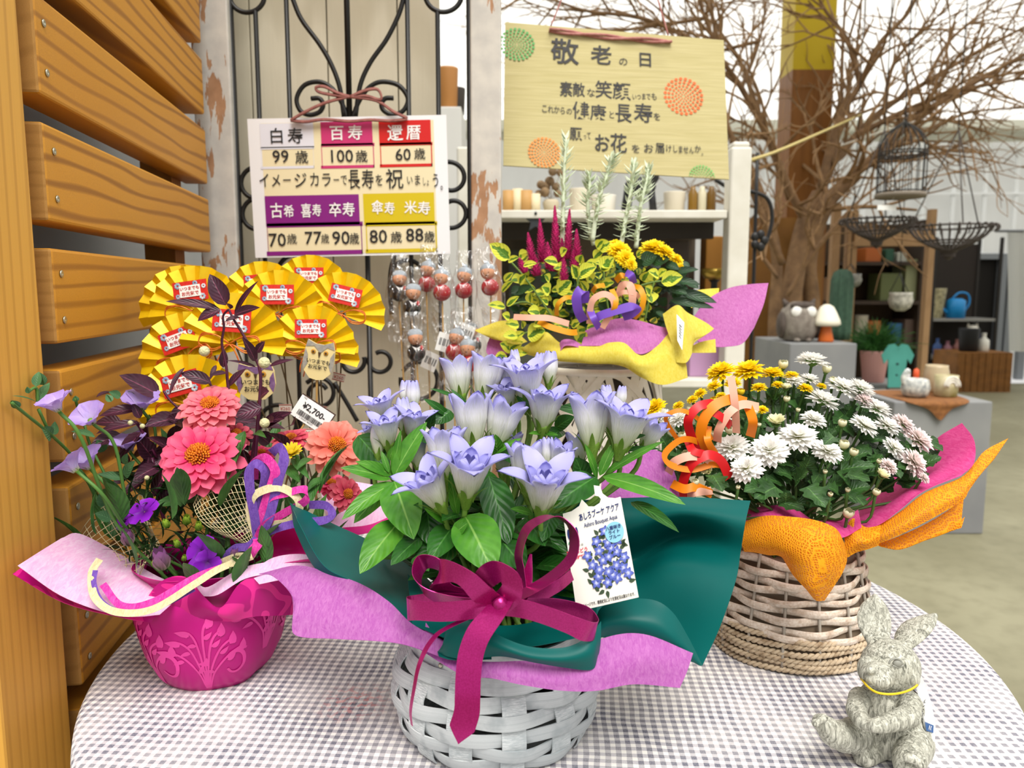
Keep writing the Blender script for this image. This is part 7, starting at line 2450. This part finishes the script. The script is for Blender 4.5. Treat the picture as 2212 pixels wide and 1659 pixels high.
# ------------------------------------------------------------------ celosia basket at the back
BC = V((0.128, 1.10, TABLE_Z))
cel = thing('celosia_basket', BC, 'celosia and variegated leaves in a white criss-cross basket with yellow wrapping', 'flower arrangement')
BH = py_z(1310, 800, 1.02) - TABLE_Z
wpaint = mat('white_wicker', '#f1ece0', 0.6, var='#ddd5c4', vscale=40)
def cR(z):
    return 0.084 + 0.006 * sin(pi * z / BH)
rnd.seed(3)
for k in range(84):
    a0 = rnd.uniform(0, 2 * pi)
    s = rnd.choice((-1, 1)) * rnd.uniform(0.5, 2.6)
    w = 0.0048
    m = MB()
    rows = [[], [], []]
    n = 30
    for i in range(n + 1):
        t = i / n
        z = BH * (0.02 + 0.96 * (t if k % 3 else (0.5 - 0.5 * cos(pi * t))))
        a = a0 + s * t
        r = cR(z) + 0.0013 * (k % 4) - 0.002
        nrm = V((-sin(a) * s * 0.08, cos(a) * s * 0.08, BH)).normalized()
        side = V((cos(a), sin(a), 0)).cross(nrm).normalized() * w
        c = BC + V((r * cos(a), r * sin(a), z))
        for j, q in enumerate((-1, 0, 1)):
            rows[j].append(c + side * q)
    m.grid(rows)
    m.build('cane_strip', wpaint, cel, solid=0.0014)
for z in (0.004, BH - 0.004):
    m = MB()
    m.tube([BC + V((cR(z) * cos(2 * pi * i / 60), cR(z) * sin(2 * pi * i / 60), z)) for i in range(61)], 0.005, 10)
    m.build('rim', wpaint, cel)
m = MB()
m.lathe([(0, 0.002), (0.076, 0.002), (0.077, BH * 0.5), (0.076, BH - 0.01), (0, BH - 0.012)], 32, BC, caps=False)
m.build('liner_and_soil', mat('liner_dark', '#4c4238', 0.9), cel)
yel = tissue('yellow_tissue', '#e0cf4a', '#ecdf70', 0.35, 0.2, None, 420)
mauve = tissue('mauve_tissue', '#c46fb4', '#d88fca', 0.4, 0.2, None, 420)
def zc_(x, y, d):
    return 1020 + x / 3.3515, 440 + y / 3.3515, d
def shc(name, mt, rows, nu=8, nv=8, solid=0.0005):
    return sheet_part(cel, name, mt, [[zc_(*p) for p in r] for r in rows], nu, nv, solid)
shc('mauve_tissue', mauve, [[(1560, 880, 1.10), (1700, 700, 1.13), (1850, 615, 1.14), (2000, 585, 1.13), (2145, 575, 1.12)], [(1600, 960, 1.07), (1760, 850, 1.08), (1900, 800, 1.08), (2020, 780, 1.08), (2110, 730, 1.09)], [(1640, 1000, 1.05), (1750, 1035, 1.05), (1850, 1035, 1.05), (1960, 1010, 1.055), (2040, 900, 1.07)]])
shc('mauve_tissue', mauve, [[(820, 920, 1.02), (950, 860, 1.02), (1080, 830, 1.02), (1220, 850, 1.02), (1360, 890, 1.02), (1440, 900, 1.03)], [(800, 990, 1.0), (950, 960, .99), (1080, 950, .985), (1200, 1000, .985), (1300, 990, .99), (1430, 940, 1.01)], [(790, 1030, .99), (950, 1030, .98), (1080, 1040, .975), (1220, 1090, .975), (1330, 1040, .985), (1425, 960, 1.0)]])
shc('mauve_tissue', mauve, [[(620, 1055, .995), (650, 990, 1.0), (720, 985, 1.0), (790, 1020, 1.0)], [(640, 1065, .985), (670, 1030, .985), (730, 1030, .985), (790, 1050, .985)]])
shc('mauve_tissue', mauve, [[(110, 1010, 1.08), (180, 870, 1.09), (300, 830, 1.10)], [(105, 1080, 1.07), (200, 1010, 1.07), (320, 960, 1.07)], [(160, 1120, 1.06), (230, 1090, 1.05), (330, 1080, 1.04)]])
shc('yellow_tissue', yel, [[(18, 918, 1.08), (110, 880, 1.085), (200, 850, 1.09), (300, 845, 1.09)], [(60, 940, 1.07), (150, 940, 1.06), (240, 940, 1.05), (330, 930, 1.05)], [(150, 980, 1.06), (240, 1000, 1.04), (320, 1020, 1.03), (400, 1000, 1.03)]])
shc('yellow_tissue', yel, [[(480, 960, 1.02), (540, 930, 1.02), (640, 1010, 1.0), (760, 1030, .99), (900, 1030, .985), (1000, 990, .985), (1100, 1000, .98), (1220, 1100, .975), (1340, 1030, .985), (1420, 940, 1.0)],
                            [(400, 1020, 1.02), (520, 1010, 1.0), (640, 1070, .985), (760, 1080, .975), (890, 1075, .97), (1000, 1060, .965), (1110, 1080, .96), (1210, 1150, .955), (1350, 1120, .965), (1480, 1000, .98)],
                            [(340, 1060, 1.03), (500, 1090, 1.0), (620, 1125, .985), (760, 1135, .975), (880, 1150, .97), (1000, 1150, .965), (1100, 1160, .96), (1210, 1210, .955), (1370, 1210, .96), (1540, 1120, .97)],
                            [(360, 1080, 1.04), (510, 1120, 1.01), (630, 1140, .995), (760, 1150, .985), (880, 1160, .98), (1000, 1160, .975), (1110, 1185, .97), (1230, 1260, .96), (1380, 1312, .955), (1560, 1260, .965)]])
shc('yellow_tissue', yel, [[(1380, 800, 1.03), (1485, 735, 1.03), (1560, 790, 1.03), (1690, 860, 1.03), (1750, 905, 1.03)], [(1400, 880, 1.0), (1510, 830, .99), (1570, 900, .995), (1650, 950, 1.01), (1720, 930, 1.02)], [(1440, 1000, .98), (1530, 1000, .97), (1585, 1020, .98), (1610, 990, 1.0), (1650, 975, 1.01)], [(1480, 1150, .965), (1550, 1150, .96), (1588, 1090, .97), (1590, 1050, .985), (1600, 1000, 1.0)]])
shc('yellow_tissue', yel, [[(1560, 640, 1.16), (1680, 620, 1.17), (1788, 612, 1.17)], [(1560, 760, 1.13), (1680, 730, 1.14), (1780, 700, 1.15)]])
shc('yellow_tissue', yel, [[(1570, 1040, 1.03), (1660, 1000, 1.04), (1760, 980, 1.05)], [(1580, 1080, 1.02), (1680, 1080, 1.03), (1765, 1078, 1.04)]])
# price slip on the wrapping
m = MB()
m.grid([[P(*zc_(1480, 800, .968)), P(*zc_(1535, 860, .965))], [P(*zc_(1485, 990, .955)), P(*zc_(1520, 1060, .955))]])
sl = m.build('price_slip', paper_w, cel, smooth=False, solid=0.0003)
m = MB()
for k in range(5):
    t0, t1 = 0.15 + k * 0.14, 0.20 + k * 0.14
    a, b, c_, d_ = P(*zc_(1488, 835, .9655)), P(*zc_(1528, 878, .963)), P(*zc_(1489, 980, .9545)), P(*zc_(1520, 1035, .9545))
    m.grid([[a.lerp(b, 0.25).lerp(c_.lerp(d_, 0.25), t0), a.lerp(b, 0.75).lerp(c_.lerp(d_, 0.75), t0)], [a.lerp(b, 0.25).lerp(c_.lerp(d_, 0.25), t1), a.lerp(b, 0.75).lerp(c_.lerp(d_, 0.75), t1)]])
m.build('print', black_ink, sl, smooth=False)
# celosia spikes
celm = mat('celosia_red', '#bf1766', 0.75, var='#8e0e48', vscale=160, transl=0.1)
for bx, by, tx, ty, w, d in ((440, 440, 405, 220, 62, 1.06), (510, 420, 488, 118, 62, 1.07), (610, 420, 598, 25, 70, 1.08), (690, 400, 705, 50, 66, 1.08), (760, 400, 755, 195, 56, 1.07), (665, 560, 660, 395, 56, 1.03), (380, 500, 345, 400, 60, 1.05), (560, 470, 545, 290, 70, 1.05), (650, 440, 650, 260, 60, 1.09), (470, 520, 450, 380, 80, 1.06), (740, 470, 735, 340, 60, 1.07), (580, 520, 600, 380, 70, 1.07)):
    b, t_ = P(*zc_(bx, by, d)), P(*zc_(tx, ty, d))
    ax = t_ - b
    L = ax.length
    ax.normalize()
    R0 = w * 1.25 / 3.35 * d / F_PX / 2
    fr = frame_from(ax, (0, -1, 0))
    m = MB()
    m.tube([b, t_ - ax * 0.004], lambda t: R0 * 0.6 * (1 - 0.75 * t) + 0.0006, 8)
    n = int(190 * L / 0.08)
    for k in range(n):
        t = k / n
        a = k * 2.39996
        r = R0 * (1 - t ** 1.8) * (0.92 + jit(0.1)) + 0.0008
        o = b + ax * (L * t)
        side = fr @ V((cos(a), 0, sin(a)))
        m.tube([o + side * r * 0.4, o + side * r + ax * 0.0035], lambda q: 0.0011 * (1 - 0.75 * q), 4, caps=False)
    m.build('flower_spike', celm, cel)
# yellow mums
for x, y, r, ax, d in ((1060, 345, 95, (0, -0.6, 0.8), 1.05), (1110, 400, 80, (0.3, -0.8, 0.5), 1.03), (1310, 330, 105, (-0.1, -0.4, 0.9), 1.06), (1390, 355, 85, (0.4, -0.5, 0.8), 1.05), (1480, 410, 60, (0.6, -0.6, 0.6), 1.06), (1505, 465, 40, (0.6, -0.7, 0.3), 1.05), (1150, 440, 50, (0.3, -0.8, 0.4), 1.02), (1030, 300, 60, (-0.2, -0.4, 0.9), 1.07)):
    c = P(*zc_(x, y, d))
    axv = V(ax).normalized()
    place(YE[rnd.randrange(2)], 'flower', cel, aim(c, c + axv, rnd.uniform(0, 6), r / 3.3515 * d / F_PX))
# silver stems
slv = mat('silver_leaf', '#c6d2b2', 0.8, var='#dde4cd', vscale=200, transl=0.15)
for pts, d in (([(650, 330), (655, 120), (660, -60), (668, -280), (680, -470)], 1.10), ([(870, 270), (900, 60), (925, -60), (965, -170), (1000, -290), (1020, -330)], 1.11), ([(1080, 290), (1110, 110), (1140, -40), (1160, -170), (1170, -280)], 1.11), ([(1185, 320), (1205, 130), (1225, -20), (1255, -130), (1275, -250)], 1.12), ([(880, 300), (850, 160), (835, -10), (850, -130), (845, -200)], 1.13)):
    P3 = catmull([P(*zc_(x, y, d)) for x, y in pts], 8)
    m = MB()
    m.tube(P3, lambda t: 0.0036 * (1 - 0.5 * t), 7)
    L = len(P3)
    for i in range(2, L):
        t = i / L
        for q in range(3):
            a = rnd.uniform(0, 2 * pi)
            dirv = (P3[i] - P3[i - 1]).normalized()
            e = P3[i] + (V((cos(a), 0.8 * sin(a), 0)) * (0.7 if t < 0.85 else 0.35) + dirv * (0.7 if t > 0.4 else 0.25)) * rnd.uniform(0.018, 0.030) * (1 - 0.25 * t)
            m.leaf(P3[i], e, 0.0046, up=(0, -0.3, 1), curl=0.5, n=5, m=2, prof=leaf_lance)
    m.build('silver_stem', slv, cel)
# variegated leaves, dark leaves
vl, dk_, vs = MB(), MB(), MB()
rnd.seed(31)
def vleaf(x0, y0, x1, y1, w, d, mb=None, curl=-0.35):
    (mb or vl).leaf(P(*zc_(x0, y0, d + 0.004)), P(*zc_(x1, y1, d - 0.004)), w * 1.2 / 3.3515 * d / F_PX, up=(jit(0.5), -0.8, 0.5), curl=curl + jit(0.2), cup=0.3, prof=leaf_oval, n=8, m=6)
for a in ((270, 400, 125, 290, 100), (260, 420, 340, 390, 50), (370, 450, 470, 435, 50), (230, 560, 300, 500, 46), (340, 580, 390, 510, 60), (215, 640, 300, 560, 50), (240, 750, 110, 735, 60), (250, 740, 340, 670, 50), (270, 830, 215, 800, 60), (340, 880, 240, 870, 70), (400, 960, 530, 920, 130), (300, 1060, 200, 1010, 80), (270, 1060, 370, 1000, 70), (250, 1100, 160, 1130, 70), (320, 1080, 410, 1080, 70), (330, 960, 220, 960, 70), (370, 900, 360, 850, 50), (700, 890, 590, 880, 80), (720, 890, 790, 850, 60), (830, 900, 900, 890, 60), (760, 1000, 830, 930, 90), (770, 1010, 800, 1080, 110), (770, 940, 820, 900, 80),
          (490, 790, 400, 780, 90), (480, 810, 540, 760, 80), (420, 720, 420, 640, 60), (560, 640, 500, 600, 90), (560, 560, 520, 520, 70), (620, 650, 720, 560, 90), (760, 540, 720, 440, 70), (780, 520, 900, 460, 110), (620, 430, 520, 410, 70), (640, 370, 690, 330, 70), (780, 430, 800, 370, 70), (880, 400, 950, 350, 80), (930, 480, 1030, 390, 110), (940, 440, 1030, 460, 80), (920, 330, 1000, 280, 90), (900, 320, 950, 270, 70), (930, 600, 1030, 570, 60), (820, 720, 880, 670, 80), (680, 700, 760, 720, 70), (1290, 660, 1250, 600, 80), (1370, 570, 1525, 530, 110), (1350, 530, 1270, 490, 70), (1350, 520, 1410, 480, 60), (1290, 650, 1300, 720, 90), (1320, 560, 1310, 480, 70), (1230, 560, 1280, 490, 70), (1220, 500, 1240, 460, 50), (1300, 860, 1330, 820, 50), (830, 640, 780, 560, 70), (870, 560, 820, 500, 70), (600, 760, 660, 700, 80), (550, 720, 500, 690, 60), (300, 980, 380, 930, 60), (450, 860, 520, 880, 70)):
    vleaf(*a, 1.02 + jit(0.02))
for k in range(150):
    x, y = rnd.uniform(330, 1320), rnd.uniform(380, 880)
    a = rnd.uniform(0, 2 * pi)
    vleaf(x, y, x + 85 * cos(a), y + 55 * sin(a), rnd.uniform(45, 75), 1.05 + rnd.uniform(0, 0.06))
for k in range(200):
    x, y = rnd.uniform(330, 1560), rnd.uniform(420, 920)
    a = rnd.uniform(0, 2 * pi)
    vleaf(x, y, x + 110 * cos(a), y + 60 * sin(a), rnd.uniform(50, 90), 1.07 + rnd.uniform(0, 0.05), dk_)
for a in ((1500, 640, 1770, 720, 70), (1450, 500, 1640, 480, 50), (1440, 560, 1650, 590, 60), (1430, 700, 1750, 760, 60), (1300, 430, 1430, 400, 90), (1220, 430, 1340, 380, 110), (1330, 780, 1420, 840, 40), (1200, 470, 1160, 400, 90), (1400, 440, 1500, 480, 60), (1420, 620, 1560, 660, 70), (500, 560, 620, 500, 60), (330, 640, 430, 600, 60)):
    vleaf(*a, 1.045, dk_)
for pts in ([(500, 900), (350, 960), (350, 1080)], [(620, 900), (420, 720), (250, 740)], [(700, 900), (760, 1000)], [(750, 850), (760, 600), (800, 400)], [(1000, 850), (960, 600), (950, 420)], [(1250, 850), (1280, 700), (1330, 520)], [(600, 850), (400, 560), (270, 410)], [(1200, 600), (1300, 570), (1380, 560)]):
    vs.tube([P(*zc_(x, y, 1.045)) for x, y in pts], 0.0014, 6, 6)
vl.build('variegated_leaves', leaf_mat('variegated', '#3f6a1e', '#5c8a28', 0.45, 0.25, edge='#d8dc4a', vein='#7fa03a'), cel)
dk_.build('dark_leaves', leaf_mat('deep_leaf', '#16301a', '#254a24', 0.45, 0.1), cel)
vs.build('stems', mat('vine_stem', '#5f7a34', 0.5), cel)
cc2 = {'violet': mat('curl_violet', '#7a4fc4', 0.4, transl=0.2), 'peach': cr['peach'], 'amber': mat('curl_amber', '#e8a012', 0.45, transl=0.2)}
for col, pts, w in (('violet', [(810, 850), (770, 780), (755, 680), (785, 625), (815, 650), (812, 720)], 0.0125), ('violet', [(880, 850), (930, 810), (1040, 775), (1150, 745), (1195, 765), (1150, 800), (1090, 820)], 0.011), ('violet', [(1110, 500), (1150, 520), (1170, 580)], 0.010), ('peach', [(850, 870), (855, 760), (880, 690), (950, 655), (1010, 680), (1030, 750), (1000, 800), (940, 900)], 0.0085), ('peach', [(1060, 660), (1090, 590), (1140, 590), (1160, 660), (1155, 740), (1130, 820)], 0.010),
                    ('amber', [(1040, 560), (1080, 520), (1110, 530)], 0.008), ('amber', [(1160, 600), (1210, 610), (1240, 680), (1220, 770), (1170, 830)], 0.0075), ('amber', [(610, 810), (620, 730), (680, 680), (740, 685)], 0.006), ('amber', [(480, 850), (560, 890), (700, 930), (760, 930)], 0.008), ('peach', [(300, 820), (420, 825), (560, 830), (700, 870)], 0.008), ('amber', [(1010, 620), (1040, 690), (1030, 760), (990, 830)], 0.007), ('peach', [(1050, 660), (1100, 640), (1180, 650), (1210, 680)], 0.006), ('amber', [(870, 640), (900, 600), (960, 590)], 0.006), ('violet', [(850, 760), (880, 830), (920, 900)], 0.009)):
    pz = [zc_(x, y, .99 - 0.012 * sin(pi * i / (len(pts) - 1))) for i, (x, y) in enumerate(pts)]
    ribbon_part(cel, 'paper_curl', cc2[col], pz, w, solid=0.0003)

# ------------------------------------------------------------------ stone rabbit
def zr(x, y, d):
    return P(1500 + x / 3.107, 1160 + y / 3.107, d)
RK = 0.63 / F_PX / 3.107       # metres per zoom pixel at the rabbit
def stone():
    t = NT('rabbit_stone')
    co = t.coord()
    fur = t.noise(t.mapping(co, (1, 1, 0.2), (0.3, 0.25, 0)), 330, 3, 1.2, 0.6)
    big = t.noise(co, 30, 3)
    spk = t.noise(co, 700, 1)
    c = t.ramp(fur, [(0.32, C('#55564e')), (0.47, C('#a09f92')), (0.64, C('#d6d5c7'))])
    c = t.mix(t.ramp(big, [(0.35, (0, 0, 0)), (0.7, (0.45,) * 3)]), c, C('#b9b8ab'))
    c = t.mix(t.ramp(spk, [(0.66, (0, 0, 0)), (0.72, (0.7,) * 3)]), c, C('#5c5c55'))
    t.base(c, 0.85, 0, 0.2)
    t.bump(fur, 0.9, 0.002)
    return t.m
m = MB()
def E(x, y, d, rx, ry, rz, rot=None):
    m.ball(zr(x, y, d), (rx * RK, ry * RK, rz * RK), rot, 28, 20)
def Rm(ax, ay, az):
    return (Matrix.Rotation(radians(az), 3, 'Z') @ Matrix.Rotation(radians(ay), 3, 'Y') @ Matrix.Rotation(radians(ax), 3, 'X'))
E(1340, 1320, .640, 235, 205, 215)            # belly
E(1300, 1150, .638, 235, 170, 195)            # chest
E(1440, 1390, .650, 160, 180, 170)            # haunch behind
E(1315, 865, .632, 190, 180, 175)             # head
E(1230, 930, .602, 105, 100, 85)              # muzzle
E(1195, 945, .594, 52, 50, 42)
E(1250, 965, .592, 60, 52, 46)
E(1185, 895, .590, 34, 30, 26)                # nose
E(1215, 985, .603, 60, 55, 30)                # chin
E(1420, 930, .622, 80, 100, 90)               # cheek
E(1160, 890, .618, 60, 80, 90)
for (x0, y0, d0, x1, y1, d1, w0, w1) in ((1230, 720, .640, 1212, 425, .655, 62, 72), (1390, 730, .642, 1600, 545, .650, 66, 50)):
    a, b = zr(x0, y0, d0), zr(x1, y1, d1)
    n = 14
    for i in range(n):
        t = i / (n - 1)
        p = a.lerp(b, t) + V((0, 0.004 * sin(pi * t), 0))
        w = (w0 + (w1 - w0) * t + 62 * sin(pi * min(1, t * 0.95 + 0.05))) * RK
        q = (b - a).to_track_quat('Z', 'Y').to_matrix()
        w *= 1 if t < 0.8 else sqrt(max(0.12, 1 - ((t - 0.8) / 0.22) ** 2))
        m.ball(p, (w * 0.9, 0.0042, 0.006), q, 18, 10)
def limb(pts):
    for (x0, y0, d0, r0), (x1, y1, d1, r1) in zip(pts[:-1], pts[1:]):
        for i in range(7):
            t = i / 6
            m.ball(zr(x0 + (x1 - x0) * t, y0 + (y1 - y0) * t, d0 + (d1 - d0) * t), (r0 + (r1 - r0) * t) * RK, None, 16, 12)
limb([(1110, 1080, .622, 72), (1085, 1160, .605, 66), (1120, 1230, .592, 52), (1160, 1260, .588, 42)])     # arm at the picture's left
limb([(1440, 1110, .622, 78), (1440, 1200, .604, 74), (1330, 1240, .590, 62), (1240, 1262, .584, 50), (1205, 1268, .583, 44)])
limb([(1080, 1330, .628, 118), (1000, 1340, .612, 98), (930, 1320, .602, 84), (870, 1260, .596, 62), (838, 1235, .594, 46)])   # left foot
for dx, dy in ((-36, 10), (-8, -14), (24, -26)):
    m.ball(zr(848 + dx, 1238 + dy, .588), 27 * RK, None, 12, 8)
limb([(1480, 1400, .622, 120), (1440, 1500, .600, 100), (1430, 1560, .588, 78)])
limb([(1440, 1490, .597, 70), (1500, 1500, .586, 52)])
for dx, dy in ((-20, -18), (18, -8), (50, 12), (70, 34)):
    m.ball(zr(1450 + dx, 1498 + dy, .578), 30 * RK, None, 12, 8)
limb([(1200, 1440, .635, 110), (1140, 1480, .62, 70)])
lowz = min(v.z for v in m.v)
dz_ = TABLE_Z + 0.0005 - lowz
RB = zr(1330, 1400, .64)
rab = thing('rabbit_statue', V((RB.x, RB.y, TABLE_Z)), 'grey stone rabbit statue sitting at the right front of the table', 'statue')
zmin = TABLE_Z + 0.0005
for v in m.v:
    if v.z < zmin:
        v.z = zmin + (v.z - zmin) * 0.02
body = m.build('body', stone(), rab)
rmd = body.modifiers.new('remesh', 'REMESH')
rmd.mode, rmd.voxel_size = 'VOXEL', 0.0011
rmd.use_smooth_shade = True
smd = body.modifiers.new('smooth', 'SMOOTH')
smd.factor, smd.iterations = 0.5, 9
dtx = bpy.data.textures.new('fur', 'CLOUDS')
dtx.noise_scale = 0.0045
dmd = body.modifiers.new('displace', 'DISPLACE')
dmd.texture, dmd.strength, dmd.mid_level = dtx, 0.0009, 0.5
dmd.texture_coords = 'LOCAL'
m = MB()
m.ball(zr(1362, 848, .5995), (30 * RK, 20 * RK, 26 * RK), None, 16, 12)
m.build('eye', stone_eye := mat('rabbit_eye', '#8f8f86', 0.6), rab)
m = MB()
m.tube([zr(1350 + 42 * cos(a), 848 - 32 * sin(a) * 1.0, .5985) for a in [pi * i / 10 - 0.2 for i in range(12)]], 0.0009, 6, 2)
m.tube([zr(1330, 862, .598), zr(1370, 876, .599), zr(1405, 860, .602)], 0.0008, 6, 4)
m.build('eyelid', stone_eye, rab)
m = MB()
ring = [(1130, 965, .600), (1170, 1010, .585), (1230, 1045, .577), (1320, 1055, .575), (1410, 1040, .583), (1475, 1010, .600), (1498, 980, .625), (1440, 960, .66), (1300, 950, .675), (1170, 945, .655), (1120, 945, .63), (1130, 965, .600)]
m.tube([zr(*p) for p in ring], 0.00085, 7, 6)
m.build('yellow_string', mat('yellow_string', '#e6c21a', 0.5), rab)
m = MB()
m.tube([zr(1088, 760, .63), zr(1098, 785, .625), zr(1108, 815, .622)], 0.0007, 6, 3)
tgc = Card(zr(1490, 930, .63), zr(1560, 960, .655), zr(1560, 1400, .62))
m = MB()
pts = [(1492, 930, .632), (1525, 935, .64), (1555, 1010, .645), (1590, 1120, .642), (1615, 1260, .636), (1612, 1360, .632), (1580, 1420, .628), (1560, 1380, .622), (1545, 1240, .622), (1510, 1100, .625), (1490, 1010, .628)]
m.poly([zr(*p) for p in pts])
tgo = m.build('hang_tag', mat('tag_white', '#d8d9d8', 0.35), rab, smooth=False, solid=0.0006)
m = MB()
m.poly([zr(1547, 1240, .6195), zr(1606, 1265, .634), zr(1604, 1316, .632), zr(1557, 1300, .6195)])
m.build('blue_band', mat('tag_blue', '#1f5590', 0.5), tgo, smooth=False)
c0 = zr(1577, 1280, .6255)
x_ = (zr(1606, 1290, .633) - zr(1552, 1268, .6195)).normalized()
y_ = V((0, 0, 1)) - x_ * x_.z
y_.normalize()
Mt = mat4(Matrix((x_, y_, x_.cross(y_))).transposed(), c0)
m = MB()
m.text('R K', Mt, 0.0046, 0, 0, 0.0006, bold=0.02)
m.build('white_lettering', white_ink, tgo, smooth=False)
m = MB()
Mt2 = mat4(Matrix((x_, y_, x_.cross(y_))).transposed() @ Matrix.Rotation(radians(-70), 3, 'Z'), zr(1530, 1160, .6225))
m.text('¥1657', Mt2, 0.0068, 0, 0, 0.0006)
m.build('ink_lettering', black_ink, tgo, smooth=False)
